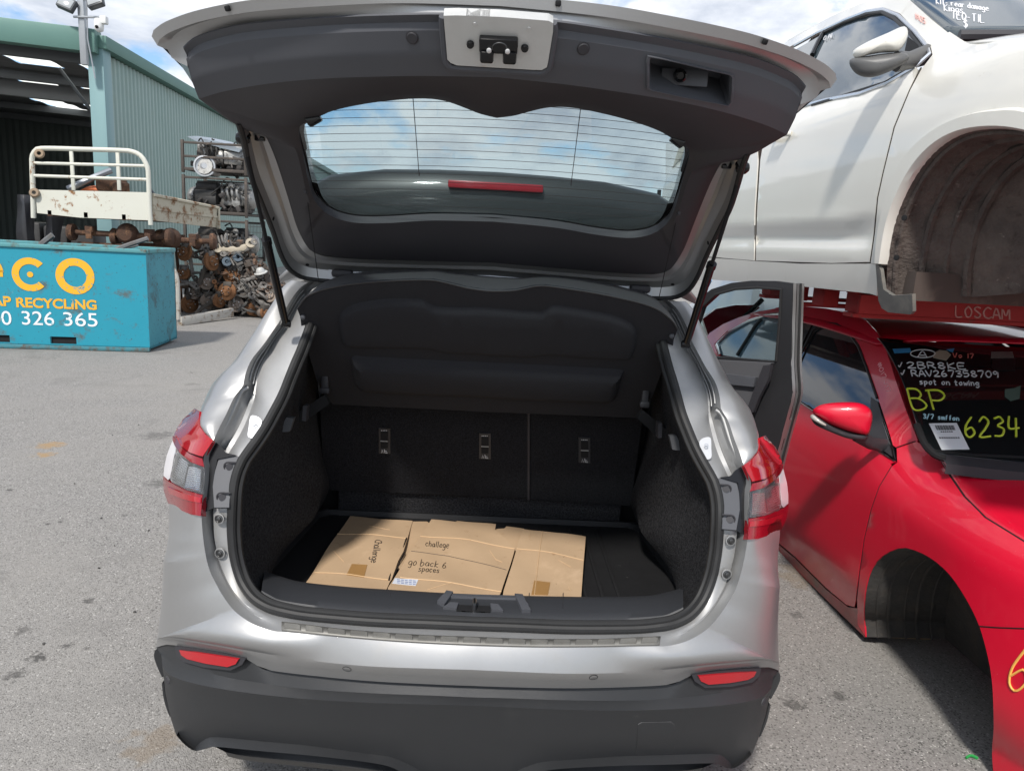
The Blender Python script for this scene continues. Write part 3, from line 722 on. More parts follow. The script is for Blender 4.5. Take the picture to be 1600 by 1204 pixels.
    for q in ((343.4, 808.6), (344.7, 862.4)):
        c_ = onY(q, float(np.interp(q[1], [808, 862], [.160, .150]))); M_ = frame(c_+Vector((0, -.006, 0)), (-.15 if side == 0 else -.15, -1, .1))
        u_ = MB(); u_.lathe([(.010, .0), (.010, .002), (.0075, .003), (.006, .002), (.006, .004), (.004, .005), (0, .005)], 18, M_); mm(u_).build('bumper_screw', zinc, car)
        u_ = MB(); u_.lathe([(.0135, -.004), (.0135, .0005), (.0112, .001), (.0112, -.002)], 18, M_); mm(u_).build('screw_cup', silver_in, car)
    # folded plates in the upper gutter
    gfn = lambda p: onY(p, float(np.interp(p[1], [560, 600, 650, 705], [.415, .355, .29, .215]))-.004)
    for P, r_ in ((D6([(770, 335), (700, 375), (650, 465), (560, 670), (470, 835), (430, 900)]), .005),):
        rd = MB(); rd.tube(rs([gfn(p)+Vector((0, .012, 0)) for p in P], 24), r_, 8); mm(rd).build('gutter_ridge', silver_in, car)
    wp = mm(patch(smooth2(D6([(812, 655), (880, 655), (930, 690), (935, 740), (880, 850), (840, 905), (780, 880), (790, 780)]), 30), lambda p: onY(p, float(np.interp(p[1], [645, 690], [.292, .243]))-.006), 6, thick=.006)).build('gutter_pad', pm('pale_sealer', (.50, .51, .53), .5, .4), car)
    q = D6([(858, 745)])[0]; c_ = onY(q, .262); u_ = MB(); u_.lathe([(.0055, 0), (.0055, .002), (.004, .002), (.004, 0)], 14, frame(c_+Vector((0, -.003, 0)), (0, -1, .3))); mm(u_).build('pad_button', steel, wp)
# ================================================================ boot interior
ZF = .625
# side linings
ai = inward(off(A_, (0, .012, 0)), .022)
near = rs(ai[i2:i5+1], 40, False)
far = rs([onY((492, 545), 1.06), onY((497, 600), 1.06), onY((500, 644), 1.06), onY((508, 723), .97), onY((515, 757), .955), onY((505, 785), .96), onZ((492, 805), ZF), onZ((455, 848), ZF), onZ((416, 893), ZF)], 40)
for s in (0, 1):
    l_ = MB(); m1 = [a.lerp(b, .35)+Vector((-.03*math.sin(math.pi*i/39)+.05*math.exp(-((i-26)/7)**2), 0, 0)) for i, (a, b) in enumerate(zip(near, far))]
    m2 = [a.lerp(b, .68)+Vector((.085*math.exp(-((i-25)/6.5)**2), -.02*math.exp(-((i-25)/6)**2), .02*math.exp(-((i-26)/6)**2))) for i, (a, b) in enumerate(zip(near, far))]
    l_.loft([near, mid(near, far, .1, (-.012, 0, 0)), m1, m2, far]);
    if s: l_ = l_.mirrored()
    l_.build('side_lining', carpet, car, 60)
bk_ = MB(); bk_.box((0, 1.10, .70), (1.40, .06, .84)); bk_.box((0, 1.10, 1.27), (1.06, .05, .30)); bk_.build('gap_blackout', blackm, car)  # black boxes added behind the seats so no light shows through the gaps
for s in (-1, 1):
    bk_ = MB(); bk_.box((s*.72, .78, .74), (.02, .62, .66)); bk_.build('inner_panel', blackm, car)
# floor, tray and mat
fb = MB(); fb.box((0, .66, ZF-.03), (1.22, .80, .04)); fb.build('boot_floor', carpet, car)
tl0 = onZ((497, 803), ZF); tl1 = onZ((417, 892), ZF)
TR = [(tl1.x, .24), (tl1.x-.0, tl1.y), (tl0.x, tl0.y-.03), (tl0.x+.03, tl0.y), (-tl0.x-.03, tl0.y), (-tl0.x, tl0.y-.03), (-tl1.x, tl1.y), (-tl1.x, .24)]
mt = MB(); mt.prism(TR, ZF-.006, ZF+.004); mo = mt.build('cargo_mat', matm, car)
rimp = [Vector((x, y, ZF+.022)) for x, y in dense(TR, .03, False)]
rt = MB(); C = [[p+Vector((-p.x*.0, 0, -.02)) for p in rimp], [p.lerp(Vector((0, .6, p.z)), -.012) for p in rimp], [p.lerp(Vector((0, .6, p.z)), .012) for p in rimp], [p.lerp(Vector((0, .6, p.z)), .03)+Vector((0, 0, -.02)) for p in rimp]]
rt.loft(C); rt.build('mat_rim', matm, mo)
for x in (.33, .38, .43):
    rb = MB(); rb.bev((x, .62, ZF+.006), (.012, .62, .008), .003); rb.build('mat_rib', matm, mo)
for x in (-.33, -.38, -.43):
    rb = MB(); rb.bev((x, .62, ZF+.006), (.012, .62, .008), .003); rb.build('mat_rib', matm, mo)
# step of carpet against the seats
st = MB(); st.bev((0, tl0.y+.055, .685), (1.06, .10, .15), .018); st.build('carpet_step', carpet, car)
# seat backs
def seatfn(p): return onPl(p, (0, .955, .74), (0, 1, .22))
for nm, P in (('left', [(500, 628), (823.5, 645), (823.5, 778), (506, 765)]), ('right', [(829, 645), (1004, 655), (985, 790), (829, 779)])):
    seat = patch(P, seatfn, 14, thick=.05).build('seat_back', seatcarpet, car)
se = MB(); se.tube([seatfn((826, 640)), seatfn((826, 780))], .006, 6); se.build('seat_edge', plastd, car)
for (x, y) in ((601, 688), (757.7, 696.3), (913, 702.5)):
    P = [(x-9, y-20), (x+9, y-19.4), (x+9.2, y+20.5), (x-9, y+19.5)]
    an = patch(P, lambda p: seatfn(p)+Vector((0, -.004, 0)), 8, thick=.006).build('anchor_frame', pm('anchor_plastic', (.035, .035, .038), .4), car)
    for dy0, dy1 in ((-14, -2), (1, 11)):
        patch([(x-5.5, y+dy0), (x+5.5, y+dy0+.3), (x+5.5, y+dy1), (x-5.5, y+dy1-.3)], lambda p: seatfn(p)+Vector((0, -.0075, 0)), 6, thick=.003).build('anchor_slot', blackm, an)
    br = MB(); br.tube([seatfn((x-6, y-.5))+Vector((0, -.010, 0)), seatfn((x+6, y))+Vector((0, -.010, 0))], .0022, 6); br.build('anchor_bar', steel, an)
    lab = pm('anchor_print', (.55, .55, .56), .6)
    for k in range(4):
        patch([(x-5+k*2.6, y-17.2), (x-3.6+k*2.6, y-17.2), (x-3.6+k*2.6, y-16), (x-5+k*2.6, y-16)], lambda p: seatfn(p)+Vector((0, -.0095, 0)), 3, thick=.001).build('print', lab, an)
    # little seat pictogram
    pg = MB(); q = lambda a, b: seatfn((x+a, y+b))+Vector((0, -.010, 0))
    pg.tube([q(-4.5, 18), q(-3.5, 13), q(-1.5, 18)], .0011, 5); pg.tube([q(0, 12.5), q(.8, 17.5), q(5, 18)], .0016, 5); pg.tube([q(1, 15), q(4, 15.6)], .0011, 5); pg.build('pictogram', lab, an)
# sill trim with the striker
s0 = tr([(408.8, 922), (425, 931), (443, 938), (505, 947), (574, 954), (677, 961), (745, 964)], [.14, .135, .132, .128, .126, .124, .123], 40, True)
s0b = off(s0, (0, .015, .010))
s1 = rs([onZ(p, .706) for p in [(414, 892), (440, 901), (470, 908.6), (540, 916), (608, 920.6), (680, 925)]]+[Vector((0, onZ((745, 928), .706).y, .706))], 40)
st_ = MB(); st_.loft([full(off(s0, (0, -.012, -.012))), full(s0), full(mid(s0, s1, .2, (0, 0, .006))), full(mid(s0, s1, .75, (0, 0, .007))), full(s1), full(off(s1, (0, .012, -.006))), full(off(s1, (0, .016, -.09)))])
sill_bvh = bvh(st_)
sill = st_.build('sill_trim', pm('sill_plastic', (.034, .036, .041), .45, bump=(900, .25, .0006), rvar=(5, .12)), car, 40)
fs = onB(sill_bvh)
for P, h in (([(683, 943), (697, 927), (708, 929), (694, 949)], .010), ([(804, 932), (815, 933), (829, 957), (815, 957)], .010), ([(700, 930), (805, 933), (806, 937), (700, 934)], .006), ([(692, 951), (703, 943), (716, 944), (713, 953)], .006), ([(766, 945), (778, 946), (786, 956), (768, 955)], .006)):
    patch(P, fs, 5, thick=.012, lift=h).build('striker_moulding', plast, sill)
patch([(716, 946), (765, 947.5), (766, 957), (713, 955)], fs, 5, thick=.004, lift=.003).build('striker_well', blackm, sill)
c_ = fs((741, 950)); sk = MB(); sk.tube([c_+Vector((0, .012, -.01)), c_+Vector((0, .010, .020)), c_+Vector((0, -.012, .020)), c_+Vector((0, -.016, -.01))], .0045, 8); sk.build('striker', steel, sill)
for x in (585, 610, 827, 880):
    sg = MB(); sg.tube([fs((x, 926)), fs((x-1, 950))], .0012, 4); sg.build('trim_seam', plastd, sill)
# plastic brackets on the lining
for s in (0, 1):
    mm = (lambda mb: mb) if s == 0 else (lambda mb: mb.mirrored())
    fbk = lambda p: onY(p, .50)
    mm(patch(D6([(1120, 838), (1218, 668), (1302, 680), (1252, 830)]), lambda p: onY(p, .42), 6, thick=.02)).build('lining_bracket', pm('mid_grey_plastic', (.075, .078, .085), .5), car)
    mm(patch(D6([(1405, 540), (1452, 542), (1440, 715), (1395, 705)]), fbk, 6, thick=.03)).build('shelf_slot', plastd, car)
    mm(patch(S1([(60, 1080), (290, 930), (320, 990), (160, 1110), (110, 1120)]), lambda p: onY(p, .62), 6, thick=.02)).build('shelf_support', blackm, car)

# ---- parcel shelf, tipped up on its cords
SB = (0, .737, 1.115); SN = (0, .315, .277)
shf = lambda p: onPl(p, SB, SN)
T2 = zz(740, 400, 4.3)
sh_low = S1([(108, 362), (165, 285), (260, 240), (420, 205), (620, 183), (880, 170), (1020, 172), (1130, 195), (1250, 225)])+T2([(90, 243), (180, 245), (280, 240), (400, 215), (480, 210), (700, 240), (900, 275), (1100, 320), (1230, 365), (1330, 440), (1368, 500)])
sh_up = S1([(104, 350), (150, 285), (215, 225), (265, 186), (350, 152), (480, 122), (680, 105), (1020, 98), (1130, 116), (1230, 126)])+T2([(70, 142), (300, 155), (460, 140), (640, 150), (900, 190), (1060, 230), (1180, 265), (1250, 310), (1330, 405), (1370, 485)])
sh_out = sh_low+T2([(1345, 560), (1340, 600), (1290, 720), (1250, 810), (1200, 950), (1150, 985), (1125, 1050), (1108, 1088), (500, 1062)])+S1([(1376, 1046), (345, 995), (325, 975), (262, 890), (238, 840), (190, 680), (160, 570), (132, 470), (126, 410)])
shelf = patch(sh_out, shf, 14, thick=.012).build('parcel_shelf', feltm, car)
l3 = rs([shf(p) for p in sh_low], 80); u3 = rs([onY(p, .49) for p in sh_up], 80)
rb = MB(); rb.loft([off(l3, (0, .004, 0)), off(l3, (0, -.008, .004)), mid(l3, u3, .3, (0, -.012, 0)), u3, off(u3, (0, .03, .002)), off(u3, (0, .04, -.02))]); rb.build('shelf_edge', pm('shelf_edge_grey', (.075, .075, .08), .7, bump=(700, .3, .001)), shelf, 50)
def emboss(outl, fn, h, ins, n=120):
    o = smooth2(outl, n); c = (sum(p[0] for p in o)/n, sum(p[1] for p in o)/n)
    def insetp(d):
        r = []
        for i in range(n):
            a = Vector(o[i-2]); b = Vector(o[(i+2) % n]); t = (b-a).normalized(); nr = Vector((-t.y, t.x))
            if nr.dot(Vector(c)-Vector(o[i])) < 0: nr = -nr
            r.append(tuple(Vector(o[i])+nr*d))
        return r
    nn_ = -Vector(SN).normalized()
    r0 = [fn(p) for p in o]; r1 = [fn(p)+nn_*h*.75 for p in insetp(ins*.55)]; r2p = insetp(ins); r2 = [fn(p)+nn_*h for p in r2p]
    mb = MB(); mb.loft([off(r0, -nn_*.001), r1, r2], closed=True)
    raw = []; t = patch(r2p, lambda p: fn(p)+nn_*h, 16, thick=0); mb.add(t.V, t.F); return mb
up_e = S1([(388, 400), (430, 350), (520, 312), (700, 285), (930, 285), (990, 310), (1040, 335), (1230, 342)])+T2([(60, 342), (440, 370), (480, 352), (540, 328), (640, 338), (900, 385), (1040, 435), (1095, 500), (1090, 600), (1060, 685), (1000, 698), (700, 682), (500, 665), (400, 680), (200, 675)])+S1([(1300, 660), (1080, 650), (1000, 625), (700, 618), (450, 612), (405, 570), (386, 480)])
emboss(up_e, shf, .016, 9).build('shelf_emboss', feltm, shelf, 60)
lo_e = S1([(470, 672), (560, 672), (900, 690), (1250, 706)])+T2([(60, 710), (600, 737), (960, 757), (1008, 768), (1000, 810), (960, 950), (920, 978), (860, 985), (400, 970)])+S1([(1300, 945), (900, 930), (580, 910), (505, 880), (480, 800)])
emboss(lo_e, shf, .030, 15).build('shelf_emboss', feltm, shelf, 60)
for p in (S1([(295, 835)])[0], T2([(1150, 930)])[0]):
    c_ = shf(p); h_ = MB(); h_.bev(c_+Vector((0, -.004, 0)), (.022, .02, .05), .005); h_.bev(c_+Vector((0, -.008, -.03)), (.03, .02, .02), .005); h_.build('shelf_hinge', plastd, shelf)
for p in (S1([(145, 405)])[0], T2([(1330, 530)])[0]):
    c_ = shf(p); h_ = MB(); h_.lathe([(.007, 0), (.007, .008), (.004, .01), (0, .01)], 12, frame(c_, (0, -1, -.5))); h_.build('shelf_peg', plast, shelf)

# ================================================================ tailgate
tail = car
def cy3(P): P[-1].x = 0; return P
n_a, n_b, n_c = 46, 40, 40
P_ = rs(cy3(tr([(236.9, 57), (238.5, 49), (247, 41.5), (261, 33), (298.8, 19), (350, 7), (402, -1), (500, -9), (620, -14), (769, -10)], [-.118, -.124, -.14, -.158, -.195, -.235, -.265, -.305, -.325, -.335])), n_a)
Q_ = rs(cy3(tr([(286.7, 76), (298, 64), (316, 55), (367.5, 41), (436, 33.7), (539, 26.8), (642.5, 23.4), (692, 23), (778, 25)], [-.135, -.145, -.16, -.20, -.245, -.295, -.325, -.332, -.338])), n_a)
K_ = rs(cy3(tr([(310.8, 154.7), (350, 143), (419, 131), (505, 123), (608, 119.6), (677, 119), (779, 121)], [-.066, -.10, -.155, -.205, -.24, -.252, -.262])), n_a)
rim = MB(); PQ1 = mid(P_, Q_, .14, (0, .004, -.012)); PQ2 = mid(P_, Q_, .5, (0, .012, .004)); PQ3 = mid(P_, Q_, .9, (0, .012, .006))
rim.loft([full(c) for c in (P_, PQ1, PQ2, PQ3, off(Q_, (0, .012, .002)))])
# left end of the rim folds round to the trim's edge
for s in (0, 1):
    endA = [P_[0], PQ1[0], PQ2[0], PQ3[0], Q_[0]+Vector((0, .012, .002))]
    endB = tr([(256, 66), (262, 78), (268, 90), (280, 98), (293, 104)], [-.105, -.105, -.105, -.11, -.118])
    e_ = MB(); e_.loft([endA, endB, off(tr([(285, 108), (290, 114), (294, 118), (300, 130), (309, 154)], [-.095, -.09, -.085, -.075, -.06]), (0, .012, .01))])
    if s: e_ = e_.mirrored()
    rim.add(e_.V, e_.F)
rim_bvh = bvh(rim)
rimo = rim.build('tailgate_rim', silver, car, 40)
# notches in the rim's edge
for p in ((357, 13), (872, 5.5), (1194, 65)):
    try:
        c_, nn_ = nrm(rim_bvh, p); q_ = MB(); q_.bev(c_, (.009, .009, .012), .002, frame(c_, nn_).to_3x3()); q_.build('rim_clip', blackm, rimo)
    except Exception: pass
# upper trim band with its pocket: surface from curves, cut to outline
bs = MB(); Qi = mid(Q_, K_, .17, (0, .004, .004)); Qj = mid(Q_, K_, .21, (0, -.003, .0)); Qm = mid(Q_, K_, .6, (0, -.006, -.004))
bcur = [full(c) for c in (Q_, Qi, Qj, Qm, K_)]; bv = [0., .17, .21, .6, 1.]
bs.loft(bcur); band_bvh = bvh(bs)
fb_ = onB(band_bvh)
POCK = Z4([(745, 262), (800, 268), (1000, 318), (1098, 340), (1108, 352), (1102, 462), (1090, 474), (1060, 470), (900, 436), (752, 405), (740, 395), (738, 290)])
nbq = len(bcur[0])-1
def bsurf(q):
    u = min(max(q[0], 0), nbq-1e-6); v = min(max(q[1]/16, 0), 1); i = int(u); f = u-i
    for k in range(4):
        if v <= bv[k+1] or k == 3:
            t = (v-bv[k])/(bv[k+1]-bv[k]); return bcur[k][i].lerp(bcur[k][i+1], f).lerp(bcur[k+1][i].lerp(bcur[k+1][i+1], f), t)
grid = [((u, v), toPx(bsurf((u, v)))) for u in [nbq/2+k*.25 for k in range(180)] for v in [j*.4 for j in range(41)]]
def inv(p): return min(grid, key=lambda g_: (g_[1][0]-p[0])**2+(g_[1][1]-p[1])**2)[0]
PKq = [inv(p) for p in POCK]
LATCH = L5([(303, 85), (420, 82), (800, 95), (1240, 130), (1283, 152), (1280, 230), (1236, 500), (1225, 545), (1180, 570), (1100, 568), (420, 528), (365, 505), (337, 475)])
bandp = patch([(0, 0)]+[(k, 0) for k in range(1, nbq)]+[(nbq, 0)]+[(nbq, 2.72), (nbq, 3.36), (nbq, 16)]+[(k, 16) for k in range(nbq-1, 0, -1)]+[(0, 16), (0, 3.36), (0, 2.72)], bsurf, 1.0, holes=[PKq], thick=.004)
band = bandp.build('tailgate_trim', plast, car, 22)
gro = MB(); gro.tube(off(bcur[1][1:-1], (0, .001, .001)), .003, 6); gro.build('trim_groove', plastd, band)
# pocket: frame, walls and floor
pin = [bsurf(q) for q in dense(PKq, .5)]
cpk = sum(pin, Vector())/len(pin); deep = Vector((0, .045, .05))
pk = MB(); pk.loft([pin, [p.lerp(cpk, .04)+deep*.5 for p in pin], [p.lerp(cpk, .10)+deep for p in pin]], closed=True)
b0 = len(pk.V)-len(pin); pk.F.append(tuple(range(b0, b0+len(pin)))); pko = pk.build('grab_pocket', plast, band, 40)
pf = MB(); fr = [p.lerp(cpk, -.05) for p in pin]
pf.loft([[p.lerp(cpk, -.09) for p in pin], [p.lerp(cpk, -.06)+Vector((0, -.0045, -.0025)) for p in pin], [p.lerp(cpk, -.02)+Vector((0, -.0045, -.0025)) for p in pin], [p.lerp(cpk, .02)+Vector((0, .004, .003)) for p in pin]], closed=True); pf.build('pocket_frame', plast, band, 50)
sp2 = MB(); q = Z4([(885, 402)])[0]; c_ = fb_(q)+deep*.55+Vector((0, -.012, -.004)); sp2.lathe([(.011, -.01), (.011, .002), (.008, .004), (.006, .0), (0, .0)], 16, frame(c_, (0, -1, -.4))); sp2.build('screw', black, pko)
flo = MB(); flo.bev(cpk+deep*.62+Vector((-.005, 0, -.018)), (.085, .004, .028), .002); flo.build('pocket_step', plast, pko)
# clips
for p in ((644.2, 59.1), (911.3, 76.3)): disc_on(band_bvh, p, .0095, 'trim_clip', plastd, band, .003, plastd)
# latch plate, recessed in the trim
lpm = pm('latch_plate_paint', (.60, .60, .585), .36, .35, .3, var=(30, .6, (.54, .54, .52)))
pc_ = fb_((778, 68)); ph_ = fb_((850, 72))-fb_((706, 64)); pv_ = bsurf((nbq/2, 15))-bsurf((nbq/2, 5)); pn_ = ph_.cross(pv_).normalized()
pn_ = pn_ if pn_.dot(Vector(CAM)-pc_) > 0 else -pn_
plf = lambda p: onPl(p, tuple(pc_+pn_*.009), tuple(pn_))
lp = patch(LATCH, plf, 7, thick=.02)
lpo = lp.build('latch_plate', lpm, car, 40); lp_b = bvh(lp); fl_ = onB(lp_b)
sur = L5([(1283, 152), (1290, 240), (1250, 500), (1236, 555), (1180, 588), (1100, 586), (420, 546), (350, 520), (322, 480), (300, 200), (296, 90)])
lf = MB(); lf.tube(rs([onPl(p, tuple(pc_+pn_*.002), tuple(pn_)) for p in sur], 40), .0065, 8); lf.build('latch_surround', plast, band)
for p in ((735, 68.5), (820, 74.5)): disc_on(lp_b, p, .0062, 'latch_bolt', black, lpo, .006)
for p in L5([(583, 157), (1066, 198)]): disc_on(lp_b, p, .003, 'plate_pimple', lpm, lpo, .0015)
c0, nl = nrm(lp_b, (779, 73)); lx = (fl_((809, 75))-fl_((749, 72))); M_ = frame(c0, nl, lx)
lb_ = MB(); lw = lx.length
lb_.bev(M_ @ Vector((0, .006, .004)), (lw, .026, .014), .003, M_.to_3x3())
for s in (-1, 1): lb_.bev(M_ @ Vector((s*lw*.30, -.012, .006)), (lw*.36, .022, .018), .004, M_.to_3x3())
lat = lb_.build('latch', black, lpo, 40)
hk = MB(); hk.tube([M_ @ Vector((.012*math.cos(a)+.002, .004+.010*math.sin(a), .011)) for a in [math.pi*(-.3+k/10) for k in range(15)]], .0011, 6); hk.build('latch_hook', zinc, lat)
for s in (-1, 1):
    rv = MB(); rv.lathe([(.004, 0), (.004, .003), (.002, .004), (0, .004)], 12, frame(M_ @ Vector((s*lw*.24, .001, .012)), nl)); rv.build('latch_rivet', pm('rivet', (.7, .7, .7), .4, .3), lat)

# inner trim ring round the glass
gl_top = tr(Z3([(1500, 500), (1400, 455), (1330, 436), (1250, 432), (1150, 440), (1000, 458), (850, 490), (740, 535), (695, 562)]), [-.075, -.08, -.085, -.085, -.08, -.065, -.03, .02, .045])
gl_top = rs([Vector((0, -.068, onY((779, 180), -.068).z))]+gl_top, n_a)
gl_side = rs(tr(Z3([(695, 562), (692, 600), (702, 650), (720, 740), (740, 840), (765, 905), (810, 955)]), [.045, .065, .10, .165, .235, .285, .325]), n_b)
gl_bot = rs(tr(Z3([(810, 955), (870, 985), (960, 1003), (1100, 1003), (1300, 992)]), [.325, .345, .358, .365, .368])+[Vector((0, .37, onY((776, 343), .37).z))], n_c)
GL = gl_top+gl_side[1:]+gl_bot[1:]
ou_top = K_[::-1]
ou_side = rs(tr([(310.8, 154.7), (335, 172), (367.5, 194), (398, 202), (413, 210), (426, 237), (436, 264.7), (450, 309), (463.7, 354), (477.5, 381.6)], [-.066, -.035, .01, .05, .072, .125, .185, .28, .375, .435]), n_b)
ou_bot = rs(tr([(477.5, 381.6), (491, 394), (539, 403), (642.5, 407)], [.435, .47, .505, .515])+[Vector((0, .52, onY((777, 411), .52).z))], n_c)
OU = ou_top+ou_side[1:]+ou_bot[1:]
na, nb_ = n_a, n_b
wsm = [1.]*len(GL)
inn = Vector((0, -.02, -.03))
bt_k = na+nb_-3
r1 = [a.lerp(b, .12)+(Vector((0, -.002, -.006)) if i < bt_k else Vector((0, -.001, -.001))) for i, (a, b) in enumerate(zip(OU, GL))]
r2 = [a.lerp(b, .5)+Vector((0, -.006, -.014 if i < na else -.008 if i < bt_k else -.003)) for i, (a, b) in enumerate(zip(OU, GL))]
r3 = [a.lerp(b, .86)+Vector((0, -.006, -.012 if i < bt_k else -.004)) for i, (a, b) in enumerate(zip(OU, GL))]
r4 = [p+Vector((0, -.003, -.006)) for p in GL]
r5 = [p+Vector((0, .008, .012)) for p in GL]
rg = MB(); rg.loft([full(c) for c in (OU, r1, r2, r3, r4, r5)], closed=False)
ring_bvh = bvh(rg)
ring = rg.build('window_trim', plastd, car, 40)
# glass with its heating wires
glass_t = glassmat('rear_glass', (.72, .78, .79))
GF = full(GL)
gp = [toPx(v) for v in GF]
ctr = Vector((0, .13, 1.83))
def glfn(p):
    # smooth glass surface: fitted over the opening's edge
    return onPl(p, (0, .37, 1.71), (0, GN[0], GN[1]))
a_ = Vector((0, .37, onY((776, 343), .37).z)); b_ = gl_top[14]
gd = Vector((0, b_.y-a_.y, b_.z-a_.z)).normalized(); GN = (gd.z, -gd.y) if gd.z > 0 else (-gd.z, gd.y)
GN = (gd.z, -gd.y)
def glsurf(v):  # curve back at the sides
    return v
gm = MB(); gl_full = [p+Vector((0, .006, .008)) for p in GF]
gV = []
gc = patch(gp, lambda p: onPl(p, (0, .376, a_.z+.008), (.0, GN[0], GN[1])), 14, thick=.004)
gc.build('rear_glass', glass_t, car, 60)
gc0 = Vector((0, .15, 1.82)); fri = MB(); gq = lambda p: onPl(toPx(p), (0, .371, a_.z+.005), (.0, GN[0], GN[1]))
def frw(i, n): return .055 if i < n_a*.25 or i > n-n_a*.25 else .04
f0_ = [gq(p) for p in GF]; nF = len(GF)
f1_ = [gq(p.lerp(gc0, .022 if (n_a*.8 < min(i, nF-1-i) < n_a+10) else .045 if min(i, nF-1-i) > n_a+n_b*.6 else .012)) for i, p in enumerate(GF)]
fri.loft([f0_, f1_], closed=True); fri.build('glass_border', black, car)
wires = pm('heater_wire', (.03, .022, .02), .5)
gpl = lambda p: onPl(p, (0, .372, a_.z+.006), (.0, GN[0], GN[1]))
import bisect
def inside_poly(p, l):
    c = False; n = len(l)
    for i in range(n):
        (ax, ay), (bx, by) = l[i], l[(i+1) % n]
        if (ay > p[1]) != (by > p[1]) and p[0] < (bx-ax)*(p[1]-ay)/(by-ay)+ax: c = not c
    return c
for k in range(14):
    ybase = 162+k*12.6
    pts = []
    for x in range(462, 1090, 6):
        u = (x-775)/310; y = ybase+.048*(x-775)+(16-.6*k)*u*u
        if inside_poly((x, y), gp): pts.append(gpl((x, y)))
    run = []; runs = []
    for i, p in enumerate(pts):
        if run and (p-run[-1]).length > .02: runs.append(run); run = []
        run.append(p)
    runs.append(run)
    mb = MB()
    for r_ in runs:
        if len(r_) > 2: mb.tube(r_, .00055, 4)
    if mb.V: mb.build('heater_wire', wires, car)
for xa, xb in (((645, 150), (655, 275)), ((908, 164), (892, 290))):
    mb = MB(); mb.tube([gpl(xa), gpl(xb)], .0008, 4); mb.build('heater_wire', wires, car)
# rubber stops at the window's upper corners
for p in (Z3([(768, 540)])[0], Z4([(860, 635)])[0]):
    c_ = onY(p, .025); s = 1 if c_.x > 0 else -1
    st2 = MB(); c_ = c_+Vector((0, -.022, -.004)); st2.bev(c_, (.030, .024, .020), .003, Matrix.Rotation(s*.55, 3, 'Y')); st2.bev(c_+Vector((s*.008, .014, .012)), (.034, .03, .018), .003, Matrix.Rotation(s*.55, 3, 'Y')); st2.build('window_stop', black, car)
# silver frame along the tailgate's sides and foot
fo = rs(tr([(372, 196), (381, 228), (385, 250), (394, 287), (408, 321), (425, 363), (439, 403), (453, 425.5), (473, 437), (498, 441)], [-.0, .05, .10, .19, .275, .375, .46, .505, .54, .56]), 40)
fi = rs(tr([(392, 201), (412, 209.7), (426, 237), (436, 264.7), (450, 309), (463.7, 354), (477.5, 381.6), (491, 395), (510, 401)], [.045, .072, .125, .185, .28, .375, .435, .475, .49]), 40)
fbo = rs([fo[-1]]+tr([(560, 446), (660, 449)], [.575, .58])+[Vector((0, .585, onY((775, 452), .585).z))], 20)
fbi = rs([fi[-1]]+tr([(560, 405), (660, 408)], [.508, .515])+[Vector((0, .52, onY((777, 411), .52).z))], 20)
FO = fo+fbo[1:]; FI = fi+fbi[1:]
fm = MB(); fm.loft([full(c) for c in (FI, [a.lerp(b, .3)+Vector((0, .004, .012)) for a, b in zip(FI, FO)], [a.lerp(b, .42)+Vector((0, .0, .012)) for a, b in zip(FI, FO)], [a.lerp(b, .5)+Vector((0, .012, .024)) for a, b in zip(FI, FO)], [a.lerp(b, .85)+Vector((0, .016, .026)) for a, b in zip(FI, FO)], FO)])
fr_bvh = bvh(fm)
fm.build('tailgate_frame', silver, car, 30)
es = MB(); es.tube(full(off(FO, (0, .004, .006))), .007, 8, caps=False); es.build('edge_strip', rubber, car)
for p in (S3([(238, 573)])[0], S3([(426, 828)])[0], zz(1040, 200, 3.344)([(222, 600)])[0], zz(1040, 200, 3.344)([(37, 817)])[0]):
    disc_on(fr_bvh, p, .0055, 'frame_hole', blackm, car, .001)
for p in ((535, 427), (1000, 451)):
    c_ = onY(p, .56); h_ = MB(); h_.bev(c_, (.06, .03, .022), .008); h_.build('hinge', plastd, car)
# outer skin of the tailgate with the spoiler
per = P_[::-1]+[p+Vector((0, .01, .02)) for p in fo[1:]]+[p+Vector((0, .0, .015)) for p in fbo[1:]]
go = [p+(Vector((0, .03, .04)) if i < n_a+n_b-8 else Vector((0, .03, .008))) for i, p in enumerate(GL)]
na2 = len(GL)
per_r = rs(P_[::-1], n_a, False)+rs([P_[0]]+[p+Vector((-.012, .01, .02)) for p in fo[1:]], n_b, False)[1:]+rs([fo[-1]+Vector((-.012, .01, .02))]+[p+Vector((0, .0, .015)) for p in fbo[1:]], n_c, False)[1:]
mid1 = [a.lerp(b, .25)+Vector((0, .06, .035)) for a, b in zip(per_r, go)]
mid2 = [a.lerp(b, .7)+Vector((0, .03, .03 if i < n_a+n_b-8 else .0)) for i, (a, b) in enumerate(zip(per_r, go))]
sk_ = MB(); sk_.loft([full(c) for c in (per_r, mid1, mid2, go, [p+Vector((0, .012, .016)) for p in GL])]); sk_.build('tailgate_skin', silver, car, 50)
spb = []
for x, zt in ((-.56, 1.70), (-.53, 1.765), (-.45, 1.805), (-.3, 1.826), (-.15, 1.832), (0, 1.834)):
    spb.append((x, zt))
spb = spb+[(-x, z) for x, z in spb[:-1]][::-1]
C = []
for x, zt in spb:
    yt = .455+.05*(x/.5)**2
    C.append([Vector((x, .45+.03*(x/.5)**2, 1.664)), Vector((x, yt-.035, lerp(1.655, zt, .55))), Vector((x, yt-.02, zt-.012)), Vector((x, yt, zt)), Vector((x, yt+.02, zt-.006)), Vector((x, .53, 1.66)), Vector((x, .53, 1.645))])
spo = MB(); spo.loft(C); spoo = spo.build('spoiler', pm('spoiler_paint', (.035, .037, .037), .38, .1, .2), car, 50)
q0, q1 = onY((701, 288), .44), onY((848, 294), .44)
